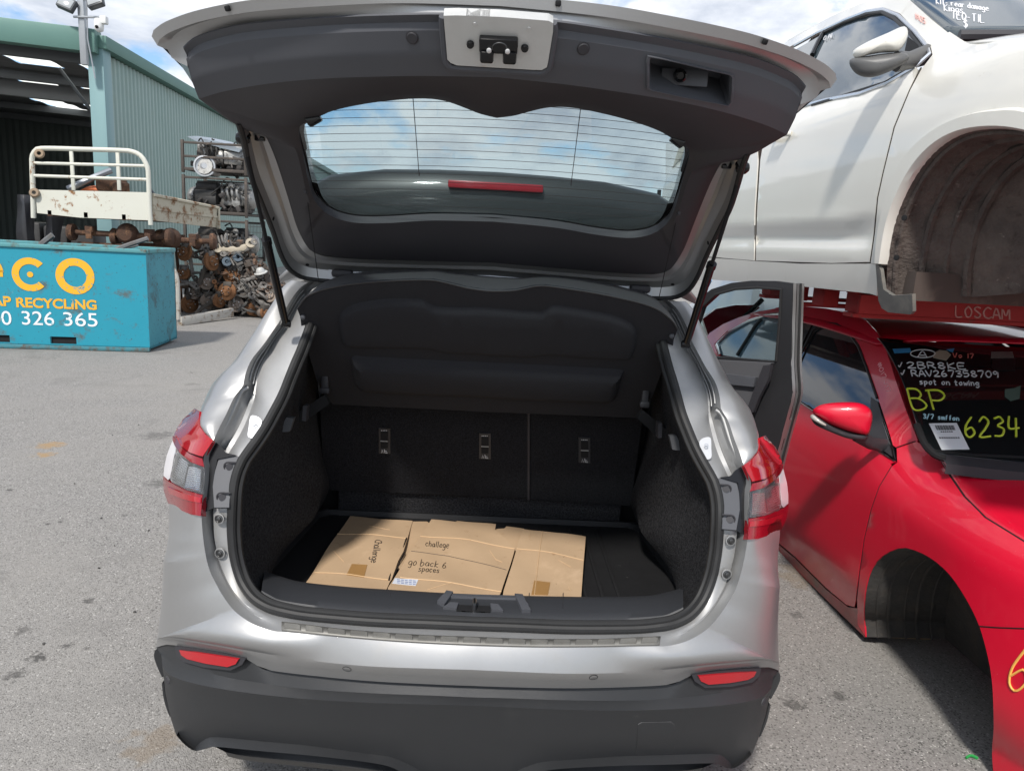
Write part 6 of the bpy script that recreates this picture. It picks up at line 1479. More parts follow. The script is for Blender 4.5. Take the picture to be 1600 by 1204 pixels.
# front panel with fork pockets cut out of its foot
fp = [(0.0, .04), (.0+.03, BH), (BLn, BH), (BLn, .06)]
outl = [(0, .05), (0, BH), (BLn, BH), (BLn, .05)]
pock = []
for s in (.86, 1.62, 2.9): pock.append([(s, .075), (s, .165), (s+.30, .165), (s+.30, .075)])
pp = patch(outl, lambda p: bq(p[0], 0, p[1]), .12, holes=pock, thick=.02); front = pp.build('front_panel', blue, bin_, 20)
for h in pock:
    slab([bq(h[0][0], .03, .06), bq(h[2][0], .03, .06), bq(h[2][0], .03, .18), bq(h[0][0], .03, .18)], bn_, .01, 'fork_pocket', blackm, bin_)
slab([bq(0, 0.001, .04), bq(0, BW, .04), bq(0, BW, BH), bq(0, 0.001, BH)], bd, .02, 'end_panel', blued, bin_)
slab([bq(BLn, 0, .04), bq(BLn, BW, .04), bq(BLn, BW, BH), bq(BLn, 0, BH)], -bd, .02, 'end_panel', blued, bin_)
slab([bq(0, BW, .04), bq(BLn, BW, .04), bq(BLn, BW, BH), bq(0, BW, BH)], -bn_, .02, 'back_panel', blued, bin_)
slab([bq(0, 0, .045), bq(BLn, 0, .045), bq(BLn, BW, .045), bq(0, BW, .045)], (0, 0, 1), .02, 'floor', blued, bin_)
for a, b_ in ((bq(-.01, 0, BH), bq(BLn, 0, BH)), (bq(-.01, BW, BH), bq(BLn, BW, BH)), (bq(0, 0, BH), bq(0, BW, BH))): beam(a, b_, .05, .05, 'rim_tube', pm('rim_teal', (.09, .28, .30), .6, dirt=(8, .5, .7, (.12, .08, .05), .8)), bin_)
beam(bq(.38, -.012, .06), bq(.38, -.012, BH), .02, .012, 'stiffener', blue, bin_) if False else None
beam(bq(0, 0, .03), bq(BLn, 0, .03), .05, .05, 'foot_rail', pm('foot_rust', (.05, .20, .24), .7, dirt=(9, .45, .65, (.12, .07, .04), .9)), bin_)
# lettering
def wornpaint(name, col, under, lo=.52):
    return pm(name, col, .6, dirt=[(7, lo, lo+.05, under), (26, .60, .64, under)])
orange = wornpaint('orange_paint', (.78, .40, .02), (.013, .24, .335), .60); whitep = wornpaint('white_letters', (.72, .76, .78), (.016, .26, .35), .63)
FO_M = None
def lettering(txt, s, z, h, mat_, nm, parent, bold=.02, wscale=1.0):
    cu = bpy.data.curves.new('t', 'FONT'); cu.body = txt; cu.size = 1; cu.offset = bold
    ob = bpy.data.objects.new('t', cu); COL.objects.link(ob)
    dg = bpy.context.evaluated_depsgraph_get(); me = bpy.data.meshes.new_from_object(ob.evaluated_get(dg))
    COL.objects.unlink(ob); bpy.data.objects.remove(ob)
    vs2 = [v.co.copy() for v in me.vertices]; fs_ = [tuple(p.vertices) for p in me.polygons]
    zx = max(v.x for v in vs2); zy0 = min(v.y for v in vs2); zy1 = max(v.y for v in vs2); k = h/(zy1-zy0)
    W_ = zx*k*wscale; n_out = -bn_
    V = [bq(s-v.x*k*wscale, 0, z+(v.y-zy0)*k)+n_out*.005 for v in vs2]
    bpy.data.meshes.remove(me)
    return mk(nm, V, fs_, mat_, parent, 20)
# positions along the bin measured from its right-hand corner
def spos(px): 
    p = onPl(px, tuple(b0), tuple(bn_)); return (p-b0).dot(bd), p.z
def ring_letter(px_c, r_out, r_in, a0, a1, nm, dot=False):
    s_, z_ = spos(px_c); mb = MB(); n = 40; o = []; i_ = []
    for k in range(n+1):
        a = lerp(a0, a1, k/n); o.append(bq(s_-r_out*math.cos(a), 0, z_+r_out*math.sin(a))-bn_*.005); i_.append(bq(s_-r_in*math.cos(a), 0, z_+r_in*math.sin(a))-bn_*.005)
    mb.loft([o, i_]); mb.build(nm, orange, front, 20)
    if dot:
        d = MB(); d.add([bq(s_-.035*math.cos(a), 0, z_+.035*math.sin(a))-bn_*.006 for a in [2*math.pi*k/16 for k in range(16)]], [tuple(range(16))]); d.build('letter_dot', orange, front, 20)
ring_letter(Y2([(385, 740)])[0], .222, .130, 0, 2*math.pi, 'letter_o')
ring_letter(Y2([(168, 730)])[0], .205, .125, .75, 2*math.pi-.75, 'letter_c', True)
ring_letter(Y2([(-50, 715)])[0], .205, .125, 0, 2*math.pi-.7, 'letter_e')
s_, z_ = spos(Y2([(-50, 725)])[0]); d = MB(); d.add([bq(s_-.2, 0, z_-.03)-bn_*.005, bq(s_+.2, 0, z_-.03)-bn_*.005, bq(s_+.2, 0, z_+.05)-bn_*.005, bq(s_-.2, 0, z_+.05)-bn_*.005], [(0, 1, 2, 3)]); d.build('letter_bar', orange, front, 20)
s1_, zb_ = spos(Y2([(490, 895)])[0]); s0_, zt_ = spos(Y2([(100, 840)])[0])
def fitw(txt, pxl, pxr, pyb, h, mat_, nm, bold):
    sl_, zl = spos(Y2([(pxl, pyb)])[0]); sr_, _ = spos(Y2([(pxr, pyb)])[0])
    o = lettering(txt, sl_, zl, h, mat_, nm, front, bold)
    # scale horizontally to fit
    V = o.data.vertices; ss = [((v.co-b0).dot(bd)) for v in V]; a, b_ = max(ss), min(ss); kk = (sl_-sr_)/(a-b_)
    for v, s in zip(V, ss): v.co = v.co+bd*((sl_-(a-s)*kk)-s)
fitw('RECYCLING', 103, 490, 892, .125, orange, 'lettering', .03)
fitw('SCRAP', -150, 78, 878, .125, orange, 'lettering', .03)
fitw('326', 130, 285, 978, .172, whitep, 'phone_number', .004); fitw('365', 330, 495, 985, .172, whitep, 'phone_number', .004); fitw('1300', -110, 80, 972, .172, whitep, 'phone_number', .004)
# bent scrap sticking out of the bin
rustm = pm('rusty_steel', (.115, .058, .035), .9, .1, var=(9, .9, (.055, .035, .026)), bump=(40, .9, .012), dirt=[(6, .52, .62, (.19, .10, .055)), (15, .58, .66, (.035, .03, .028))]); scr = pm('scrap_grey', (.22, .23, .24), .5, .6, var=(9, .9, (.14, .12, .10)))
def bar(pts, y, r, nm, label, mat_):
    q = MB(); P = [onY(p, y) for p in Y2(pts)]; q.tube(rs(P, 10), r, 6, flat=.5); o = q.build(nm, mat_); tag(o, label, 'scrap'); return o
bar([(180, 640), (205, 585), (265, 535)], 8.2, .04, 'bent_strip', 'bent grey metal strip sticking up from the blue bin', scr)
bar([(515, 645), (600, 600), (740, 552)], 8.2, .03, 'metal_strip', 'long thin metal strip poking out over the blue bin rim', scr)
bar([(520, 640), (580, 612), (690, 585)], 8.4, .02, 'scrap_rod', 'thin rod lying beside the blade on the blue bin', scr)

# ---- white tray lifted off a utility truck
tray = thing('truck_tray', 'rusty white truck tray with a tubular headboard, on old axles', 'truck tray', (-6.0, 11.2, 1.55))
tw = pm('tray_white', (.62, .62, .55), .5, 0, .1, var=(2, .9, (.56, .55, .47)), dirt=[(5, .60, .66, (.24, .12, .05), .9), (2.2, .60, .75, (.42, .40, .33), .7)])
twr = pm('tray_rusty', (.50, .47, .38), .6, 0, 0, var=(5, .9, (.42, .37, .27)), dirt=[(6, .50, .62, (.20, .10, .045), .9)])
TY = 10.3
tp = lambda x, y, dy=0.: onY(Y2([(x, y)])[0], TY+dy)
hb_ = MB(); hbp = [tp(168, 450), tp(164, 300), tp(160, 170), tp(162, 140), tp(180, 112), tp(215, 102), tp(400, 106), tp(600, 112), tp(660, 118), tp(705, 140), tp(735, 190), tp(742, 240), tp(748, 400), tp(754, 485)]
hb_.tube(rs(hbp, 60), .036, 10); hb_.build('headboard_frame', tw, tray)
for y0_, y1_ in ((175, 190), (238, 258)):
    q = MB(); q.tube([tp(166, y0_), tp(735, y1_)], .024, 8); q.build('headboard_rail', tw, tray)
for x in (362, 592):
    q = MB(); q.bev((tp(x, 212)), (.055, .03, abs(tp(x, 112).z-tp(x, 312).z)), .008); q.build('headboard_post', tw, tray)
slab([tp(178, 308), tp(752, 322), tp(748, 462), tp(400, 448), tp(185, 425)], (0, 1, 0), .05, 'headboard_panel', tw, tray)
# side of the tray runs back to the right
e0 = tp(765, 335, .05); zt2 = e0.z; zb2 = tp(765, 460).z
e1 = onZ(Y2([(1095, 405)])[0], zt2-.03)
e1 = onY(Y2([(1092, 400)])[0], 12.3); e1b = onY(Y2([(1085, 498)])[0], 12.3); e0b = tp(765, 462, .05)
slab([e0, e1, e1b, e0b], (-1, .2, 0), .04, 'tray_side', twr, tray)
q = MB(); q.tube([e0, e1], .03, 6); q.build('side_rail', twr, tray)
q = MB(); q.bev((e1+e1b)/2+Vector((.01, 0, 0)), (.06, .06, (e1-e1b).length+.04), .01); q.build('tail_post', twr, tray)
l0 = tp(178, 330); slab([Vector((l0.x, TY+.05, zb2+.16)), Vector((e0.x, TY+.05, zb2+.16)), Vector((e1.x, 12.3, zb2+.10)), Vector((e1.x-1.9, 12.3, zb2+.10))], (0, 0, 1), .04, 'tray_floor', twr, tray)
slab([Vector((e1.x-1.9, 12.3, zb2+.1)), Vector((e1.x, 12.3, zb2+.1)), e1, Vector((e1.x-1.9, 12.3, e1.z))], (0, -1, 0), .03, 'tail_gate', twr, tray)
for x in (250, 430, 620):
    q = MB(); a = tp(x, 455); q.bev(Vector((a.x, TY+1.0, zb2+.02)), (.08, 2.0, .10), .01); q.build('chassis_runner', rustm, tray)
orm = pm('orange_plastic', (.70, .20, .08), .6); 
q = MB(); q.tube(rs([tp(340, 305, .4), tp(450, 255, .5), tp(555, 212, .7)], 8), .05, 8); o = q.build('scrap_pipe', pm('pipe_grey', (.25, .27, .30), .4, .5)); tag(o, 'grey pipe lying across the load in the white tray', 'pipe')
q = MB(); P = [tp(400, 312, .5), tp(430, 296, .5), tp(480, 290, .6), tp(520, 275, .7), tp(540, 300, .6), tp(500, 320, .5)]; slabo = slab(P, (0, 1, .2), .12, 'crumpled_sheet', orm, None); tag(slabo, 'crumpled orange plastic sheet in the white tray', 'plastic sheet')
q = MB(); q.bev(tp(560, 285, .6), (.45, .3, .22), .05, rotz(.4)); q.bev(tp(605, 300, .5), (.2, .2, .18), .03, rotz(1)); o = q.build('rusty_lump', rustm); tag(o, 'rusty metal lump loaded in the white tray', 'scrap')
bs_ = pm('bush_grey', (.38, .37, .34), .6)
for pz, lab_ in (((205, 130), 'upper'), ((180, 325), 'lower')):
    q = MB(); c_ = tp(*pz)+Vector((0, -.04, 0)); q.lathe([(.03, -.03), (.06, -.03), (.075, 0), (.06, .03), (.03, .03)], 14, frame(c_, (.3, -1, .2))); q.build('corner_bracket', pm('bracket_rust', (.30, .22, .15), .8), tray)

# ---- rusty axles under the tray
def axle(c, rz, nm='rear_axle', label=None, grp=None, L=1.45):
    t = thing(nm, label, 'axle', c, rz, grp); M_ = Matrix.LocRotScale(Vector(c), Matrix.Rotation(rz, 3, 'Z'), None)
    def T(mb): mb.V = [tuple(M_ @ Vector(v)) for v in mb.V]; return mb
    q = MB(); q.tube([(-L/2, 0, 0), (-.2, 0, 0), (.2, 0, 0), (L/2, 0, 0)], .045, 10); T(q).build('axle_tube', rustm, t)
    q = MB(); q.lathe([(0, -.13), (.11, -.12), (.16, -.05), (.17, 0), (.16, .05), (.11, .12), (0, .13)], 16, frame((.1, 0, .02), (0, 1, 0))); T(q).build('differential', rustm, t)
    for s in (-1, 1):
        q = MB(); q.lathe([(0, -.04), (.13, -.04), (.14, .02), (.11, .05), (.06, .06), (0, .06)], 20, frame((s*L/2, 0, 0), (s, 0, 0))); T(q).build('drum', rustm, t)
        q = MB(); q.bev((s*.45, -.03, .06), (.12, .16, .10), .01); q.bev((s*.45, -.10, -.02), (.09, .05, .14), .01); T(q).build('spring_pad', rustm, t)
    return t
axle((-6.05, 10.55, 1.40), .08, label='rusty axle directly under the front of the white tray', L=1.5)
axle((-5.45, 10.75, 1.36), .2, label='rusty axle under the right side of the white tray', L=1.5)
axle((-6.1, 11.9, 1.32), -.1, label='rusty axle under the back of the white tray', L=1.5)
# trestle that carries the axles
q = MB()
for x, y in ((-6.3, 10.6), (-5.75, 10.75), (-6.1, 11.9)):
    for dx in (-.3, .3):
        for dy in (-.18, .18): q.tube([(x+dx, y+dy*1.6, 0), (x+dx, y+dy*.5, 1.22)], .03, 6)
    q.bev((x, y, 1.22), (.9, .14, .06), .01)
q.bev((-6.1, 11.3, 1.19), (.08, 1.4, .05), .01); o = q.build('trestle', rustm); tag(o, 'rusty trestle standing behind the blue bin, under the axles', 'trestle')
# ---- stillages with engines
stm = pm('stillage_steel', (.065, .058, .052), .7, .4, var=(8, .9, (.10, .085, .075)), dirt=(7, .55, .7, (.14, .11, .09)))
SX0, SX1, SY, SD_ = -6.25, -5.02, 13.5, 1.1
meshm = pm('mesh_wire', (.12, .115, .11), .6, .5)
alu = pm('dirty_alloy', (.42, .42, .41), .45, .7, var=(16, .9, (.25, .24, .22)), dirt=(9, .52, .66, (.06, .055, .05)))
eng_d = pm('engine_dark', (.055, .052, .05), .6, .4, var=(14, .9, (.10, .09, .08)), bump=(50, .5, .006))
eng_k = pm('engine_black', (.02, .02, .021), .5, .2, var=(14, .9, (.04, .038, .035)))
levels = [(.02, .86), (.90, .86), (1.80, .78), (2.62, .62)]
pos_l = ['at the foot of the stack by the shed', 'second from the ground by the shed', 'third from the ground by the shed', 'on top of the stack by the shed']
for k, (z0_, h_) in enumerate(levels):
    t = thing('stillage', 'rusty steel stillage '+pos_l[k], 'stillage', ((SX0+SX1)/2, SY+SD_/2, z0_), 0, 'stillages stacked by the shed')
    for x in (SX0, SX1):
        for y in (SY, SY+SD_):
            q = MB(); q.bev((x, y, z0_+h_/2), (.055, .055, h_), .006); q.build('post', stm, t)
    for y in (SY, SY+SD_):
        for zz_ in (z0_+.07, z0_+h_-.05) if k < 3 else (z0_+.07, z0_+h_*.5, z0_+h_-.05):
            q = MB(); q.bev(((SX0+SX1)/2, y, zz_), (SX1-SX0, .035, .06 if zz_ < z0_+.1 else .045), .005); q.build('rail', stm, t)
    q = MB(); q.bev(((SX0+SX1)/2, SY+SD_/2, z0_+.06), (SX1-SX0-.03, SD_-.03, .03), .004); q.build('deck', stm, t)
    q = MB()
    for i in range(12): q.tube([(SX1+.0, SY+.06+i*.09, z0_+.1), (SX1+.0, SY+.06+i*.09, z0_+h_-.05)], .005, 4)
    for i in range(6): q.tube([(SX1, SY+.05, z0_+.14+i*.12), (SX1, SY+SD_-.05, z0_+.14+i*.12)], .005, 4)
    m_ = q.build('mesh_side', meshm, t)
def engine(c, rz, sc, label, bright=.3, seed=0, grp='engines in the stillages'):
    """engine: block, head, sump, pulleys, manifold runners, bell housing"""
    r = random.Random(seed); t = thing('engine', label, 'engine', c, rz, grp); M_ = Matrix.LocRotScale(Vector(c), Matrix.Rotation(rz, 3, 'Z'), (sc, sc, sc))
    def T(mb): mb.V = [tuple(M_ @ Vector(v)) for v in mb.V]; return mb
    pick = lambda: alu if r.random() < bright else (eng_d if r.random() < .6 else eng_k)
    q = MB(); q.bev((0, 0, .28), (.46, .34, .28), .03); q.bev((-.05, 0, .22), (.36, .38, .16), .02); T(q).build('block', pick(), t)
    q = MB(); q.bev((0, 0, .48), (.44, .26, .13), .03); q.bev((0, .02, .56), (.40, .16, .05), .015); T(q).build('head', pick(), t)
    q = MB(); q.bev((.02, 0, .085), (.34, .26, .14), .05); T(q).build('sump', eng_k, t)
    for i in range(4):
        x = -.15+i*.10; q = MB(); q.tube(rs([(x, -.14, .50), (x, -.24, .46), (x+.02, -.26, .34), (x+.03, -.2, .24)], 7), .028, 8); T(q).build('runner', pick(), t)
    for (x, z, rr) in ((.12, .20, .085), (-.1, .38, .06), (.02, .52, .05)):
        q = MB(); q.lathe([(0, -.03), (rr, -.03), (rr*.85, 0), (rr, .03), (rr*.3, .03), (0, .04)], 16, frame((x, -.2, z), (0, -1, 0))); T(q).build('pulley', pick(), t)
    q = MB(); q.lathe([(.10, -.02), (.19, 0), (.20, .05), (.17, .12), (.12, .16), (.05, .17), (0, .17)], 18, frame((.24, 0, .28), (1, 0, 0))); T(q).build('bell_housing', alu, t)
    for i in range(4):
        q = MB(); a = Vector((r.uniform(-.22, .22), r.uniform(-.2, .1), r.uniform(.4, .62))); q.tube(rs([a, a+Vector((r.uniform(-.15, .15), -.1, .05)), a+Vector((r.uniform(-.25, .25), -.15, -.15))], 7), .014, 6); T(q).build('hose', eng_k, t)
    return t
spots = [(SX0+.36, 0, 'left'), (SX1-.34, 0, 'right')]
names = ['ground', 'second', 'third', 'top']
for k, (z0_, h_) in enumerate(levels):
    for j, (x, _, sd_) in enumerate(spots):
        engine((x, SY+.38+.05*j, z0_+.08), (.3, -.5, 2.6, .1, 3.0, -.2, .4, -2.9)[k*2+j], min(1.05, h_/.66), 'dismantled engine '+('beside the mesh side' if j else 'beside the open end')+' of the '+names[k]+' stillage', (.3, .6, .2, .5, .4, .85, .15, .3)[k*2+j], 10*k+j)
# big round cover plate on the upper stillage, loose panel on top
cv = thing('gearbox', 'gearbox with a bright round alloy bell housing, in the topmost stillage', 'gearbox', (SX0+.42, SY+.08, 2.7))
c_ = onY(Y2([(1022, 190)])[0], SY-.02); q = MB(); q.lathe([(.19, -.14), (.205, -.02), (.205, .01), (.175, .012), (.165, -.02), (.1, -.03), (.05, .01), (0, .01)], 22, frame(c_, (.2, -1, .1))); q.build('bell_rim', pm('clean_alloy', (.42, .43, .44), .4, .6), cv)
q = MB(); q.tube([c_, c_+Vector((0, .3, -.05)), c_+Vector((.05, .55, -.08))], [.16, .13, .09], 12); q.build('case', alu, cv)
P = [onY(p, SY+.2) for p in Y2([(935, 42), (1010, 52), (1110, 72), (1205, 108), (1195, 122), (1100, 98), (980, 66)])]
o = slab(P, (0, 1, .15), .5, 'bonnet_panel', pm('pale_panel', (.30, .34, .38), .3, .4), None); tag(o, 'pale car bonnet lying on the topmost stillage', 'bonnet')

# ---- hubs with rusty discs, arms and shafts, heaped in front of the stillages
discr = pm('rusty_disc', (.17, .08, .038), .85, .2, var=(22, .9, (.24, .115, .05)), dirt=(12, .55, .7, (.10, .05, .03)))
discg = pm('worn_disc', (.26, .23, .20), .6, .5, var=(22, .9, (.17, .12, .09)))
hubm = pm('hub_steel', (.17, .13, .105), .7, .5, var=(30, .9, (.24, .20, .17)))
armm = pm('arm_alloy', (.24, .232, .22), .65, .3, var=(18, .9, (.15, .138, .125)), dirt=(12, .48, .62, (.06, .05, .045)))
armd = pm('arm_dark', (.05, .046, .043), .7, .3, var=(18, .9, (.10, .085, .07)))
def hub(c, d, r, rusty, seed, label, grp='brake hubs in the heap'):
    rr = random.Random(seed); t = thing('brake_hub', label, 'brake hub', tuple(c), 0, grp); F_m = frame(c, d, (0, 0, 1))
    dm = discr if rusty else discg
    q = MB(); q.lathe([(r*.62, -.028), (r, -.028), (r, -.008), (r*.985, -.004), (r*.985, .004), (r, .008), (r, .016), (r*.62, .016), (r*.58, .02), (r*.56, .05), (r*.20, .052), (r*.18, .065), (0, .065)], 26, F_m); q.build('disc', dm, t, 30)
    for k in range(5):
        a = 2*math.pi*k/5+rr.random(); q = MB(); q.lathe([(.012, 0), (.012, .03), (.008, .034), (0, .034)], 8, F_m @ Matrix.Translation((r*.40*math.cos(a), r*.40*math.sin(a), .05))); q.build('stud', steel if rr.random() < .5 else hubm, t)
    q = MB(); q.lathe([(.07, -.16), (.09, -.10), (r*.5, -.06), (r*.55, -.03), (0, -.03)], 14, F_m); q.build('knuckle', hubm, t)
    q = MB(); q.bev(F_m @ Vector((r*.78, 0, -.01)), (.10, .16, .10), .02, F_m.to_3x3()); q.build('caliper', armd if rr.random() < .6 else armm, t)
    a = rr.uniform(0, 6.3); q = MB(); q.tube(rs([F_m @ Vector((0, 0, -.10)), F_m @ Vector((.2*math.cos(a), .2*math.sin(a), -.18)), F_m @ Vector((.42*math.cos(a), .42*math.sin(a), -.26))], 8), [.04]*3+[.034]*3+[.03]*2, 8, flat=.6); q.build('control_arm', armm if rr.random() < .5 else armd, t)
    q = MB(); b_ = a+2.2; q.tube(rs([F_m @ Vector((0, 0, -.12)), F_m @ Vector((.12*math.cos(b_), .12*math.sin(b_), -.24)), F_m @ Vector((.3*math.cos(b_), .3*math.sin(b_), -.3))], 8), .022, 8); q.build('strut_leg', armd, t)
    return t
HUB = [((130, 310), .16, (-.5, -1, .25), 1), ((120, 540), .12, (-.3, -1, .1), 1), ((70, 660), .17, (-1, -.5, 0), 1), ((430, 410), .17, (.96, -.35, .1), 1), ((370, 640), .14, (.7, -.8, 0), 0), ((655, 565), .155, (.25, -1, .1), 1), ((600, 745), .165, (-.1, -1, .3), 1), ((400, 850), .15, (.75, -.8, .1), 0), ((190, 925), .165, (.85, -.7, 0), 1), ((525, 840), .14, (.9, -.55, -.2), 1), ((700, 890), .14, (.5, -1, .15), 0), ((905, 960), .17, (.2, -1, .15), 1), ((1030, 1005), .11, (.9, -.5, .1), 1), ((1090, 800), .12, (-.3, -1, .6), 0), ((250, 760), .13, (-.4, -1, .4), 0)]
HL = ['big tilted disc at the top left of the heap', 'small disc beside the blue bin', 'drum half hidden behind the blue bin', 'disc seen edge-on high in the heap', 'worn grey disc in the middle of the heap', 'upright disc with a bright centre', 'red-brown disc with a long bracket below', 'disc with a pale hub above the steel channel', 'disc seen edge-on behind the steel channel', 'drum wedged above the end of the steel channel', 'dark hub at the end of the steel channel', 'orange disc standing on the ground at the heap foot', 'small brown drum lying on the ground', 'grey hub high on the right of the heap', 'grey hub deep in the heap']
for k, (p, r, d, ru) in enumerate(HUB):
    y = 11.75+.25*((k*7) % 3)/2
    c_ = onY(H7([p])[0], y)
    if c_.z < r+.01: c_.z = r+.01
    hub(c_, d, r, ru, k, ('rusty ' if ru else 'worn ')+'brake hub, '+HL[k])
def arm(k, pts, r, mat_, label, yy=11.9):
    q = MB(); P = [onY(p, yy) for p in H7(pts)]; n = 12; rad = [r*(1+.35*math.sin(i*1.7+k)) for i in range(n)]
    q.tube(rs(P, n), rad, 8, flat=.75)
    for e in (P[0], P[-1]): q.lathe([(r*.7, -r), (r*1.7, -r), (r*1.7, r), (r*.7, r)], 12, frame(e, (.3, -1, .3)))
    o = q.build('suspension_arm', mat_); tag(o, label, 'suspension arm', 'suspension arms in the heap')
arm(0, [(500, 270), (620, 285), (760, 275), (860, 215)], .05, pm('arm_tan', (.42, .37, .29), .7), 'long tan suspension arm lying across the top of the heap')
arm(1, [(560, 330), (720, 310), (850, 260), (900, 200)], .035, armm, 'curved grey suspension arm under the tan arm')
arm(2, [(120, 620), (180, 650), (260, 690)], .03, armm, 'pale straight shaft beside the blue bin')
arm(3, [(780, 640), (870, 600), (970, 570)], .035, armm, 'grey arm pointing at the pale spring cap')
arm(4, [(760, 700), (850, 740), (900, 720), (1000, 680)], .04, armm, 'bent grey arm in the right of the heap')
arm(5, [(790, 790), (860, 760), (930, 720)], .03, armm, 'short grey arm above the orange disc')
arm(6, [(880, 790), (960, 860), (1060, 900), (1150, 905)], .045, armm, 'broad pale arm sloping to the ground')
arm(7, [(250, 350), (320, 380), (390, 330)], .03, armd, 'dark arm behind the big tilted disc')
arm(8, [(460, 640), (490, 730), (540, 790)], .025, pm('arm_rust', (.28, .13, .06), .85), 'thin rusty bracket in the middle of the heap')
arm(9, [(600, 420), (660, 390), (720, 370)], .05, pm('arm_blue', (.07, .10, .13), .6), 'dark blue-grey damper behind the arms')
arm(10, [(250, 600), (300, 690), (280, 780)], .03, armd, 'dark arm left of the worn grey disc')
arm(11, [(680, 700), (740, 690), (780, 760)], .035, armd, 'dark arm right of the red-brown disc')
arm(12, [(300, 260), (380, 300), (400, 240)], .03, armm, 'pale knuckle arm behind the edge-on disc')
arm(13, [(440, 950), (520, 920), (600, 980)], .03, armd, 'dark shaft under the steel channel')
# coil springs and a cap
for k, (p, dirv, lab_) in enumerate((((540, 200), (1, .2, .25), 'ribbed grey coil spring lying on top of the heap'), ((880, 690), (.9, .2, .5), 'grey coil spring in the right of the heap'), ((1000, 720), (.5, .2, 1), 'upright coil spring beneath the pale cap'))):
    c_ = onY(H7([p])[0], 11.95); F_m = frame(c_, dirv); q = MB(); R0 = .085 if k else .11; L0 = .30
    q.tube([F_m @ Vector((R0*math.cos(a), R0*math.sin(a), L0*(a/(2*math.pi*5)-.5))) for a in [2*math.pi*5*i/70 for i in range(71)]], .018, 6); o = q.build('coil_spring', armm); tag(o, lab_, 'spring', 'springs in the heap')
c_ = onY(H7([(970, 525)])[0], 11.9); q = MB(); q.lathe([(.085, -.03), (.12, -.03), (.12, -.015), (.08, -.01), (.075, .03), (.05, .065), (0, .08)], 18, frame(c_, (-.2, -.3, 1))); o = q.build('strut_cap', pm('cap_pale', (.52, .52, .50), .5, .2)); tag(o, 'pale domed strut cap on top of the right of the heap', 'strut cap')
# steel channel on the ground with its upright
ch = thing('steel_channel', 'pale steel channel frame holding the heap back, beside the blue bin', 'steel frame', tuple(onZ(H7([(70, 1120)])[0], 0)))
a0 = onZ(H7([(80, 1125)])[0], 0.); a1 = onZ(H7([(655, 975)])[0], 0.12); chm = pm('channel_paint', (.46, .44, .40), .6, .1, dirt=(9, .52, .66, (.20, .14, .09), .9))
beam(a0+Vector((0, 0, .07)), a1+Vector((0, 0, 0)), .08, .15, 'channel', chm, ch)
q = MB(); q.tube(rs([a0+Vector((-.02, 0, .1)), a0+Vector((-.02, 0, .75)), a0+Vector((-.12, .0, .95)), a0+Vector((-.3, .1, .98))], 14), .035, 8); q.build('upright', chm, ch)
# dark small scrap that fills the heap
ff = MB(); r = random.Random(3)
for k in range(900):
    u = r.random(); x = lerp(-5.15, -3.6, u); top = 1.35*max(.12, 1-abs(u-.22)**1.1*1.15); z = r.uniform(.02, top); y = r.uniform(11.95, 13.1)
    c_ = Vector((x-(y-12)*.25, y, z)); dv = Vector((r.uniform(-1, 1), r.uniform(-1, .4), r.uniform(-1, 1))).normalized()
    if r.random() < .5: ff.tube([c_-dv*r.uniform(.05, .2), c_+dv*r.uniform(.05, .2)], r.uniform(.012, .04), 6)
    else: ff.bev(c_, (r.uniform(.06, .22), r.uniform(.05, .16), r.uniform(.05, .18)), .015, frame(c_, dv).to_3x3())
hs = MB()
for k in range(170):
    u = r.random(); x = lerp(-5.15, -3.55, u); top = 1.4*max(.12, 1-abs(u-.22)**1.1*1.15); c_ = Vector((x-.1, r.uniform(11.8, 12.5), r.uniform(.03, top)))
    P = [c_]
    for _ in range(3): P.append(P[-1]+Vector((r.uniform(-.16, .16), r.uniform(-.08, .08), r.uniform(-.14, .12))))
    for p in P: p.z = max(.03, p.z)
    hs.tube(rs(P, 9), r.choice((.008, .012, .018, .026)), 6)
o2 = hs.build('hose_tangle', pm('hose_mix', (.03, .029, .028), .6, .2, var=(3, .9, (.20, .19, .175)), dirt=(2, .56, .64, (.17, .085, .045)))); tag(o2, 'tangle of hoses, cables and rods draped over the heap', 'hoses', kind='stuff')
o = ff.build('scrap_pile', pm('heap_dark', (.045, .04, .037), .7, .3, var=(5, .9, (.15, .125, .105)), dirt=(2.3, .55, .65, (.19, .095, .05)))); tag(o, 'dark tangle of small suspension scrap filling the heap', 'scrap', kind='stuff')
# black bumper skins stood at the shed's mouth, left of the tray
for k, lab_ in enumerate(('tall black bumper skin stood on end at the shed mouth', 'shorter black bumper skin leaning between the tall one and the white tray')):
    x = -8.5+k*.45; q = MB(); C = []
    for i in range(13):
        t = i/12; C.append([Vector((x+.05*math.sin(9*t+k), 11.9+.12*math.sin(6*t+k), .02+1.95*t*(1-.12*k))), Vector((x+.2, 11.75, .02+1.95*t*(1-.12*k))), Vector((x+.3+.04*math.sin(7*t), 11.95+.1*math.cos(5*t), .02+1.95*t*(1-.12*k)))])
    q.loft(C); o = q.build('bumper_skin', pm('skin_black', (.014, .015, .018), .35, var=(5, .9, (.03, .03, .034))), None, 60, .012); tag(o, lab_, 'bumper', 'black bumper skins by the shed')
q = MB()
for k in range(3): q.bev((-8.9+k*.5, 13.0, .75), (.45, .5, 1.5-.1*k), .05); q.bev((-8.85+k*.5, 12.75, .9), (.3, .06, .5), .02)
o = q.build('radiator_pack', eng_k); tag(o, 'dark radiator pack standing just inside the shed mouth', 'radiator')
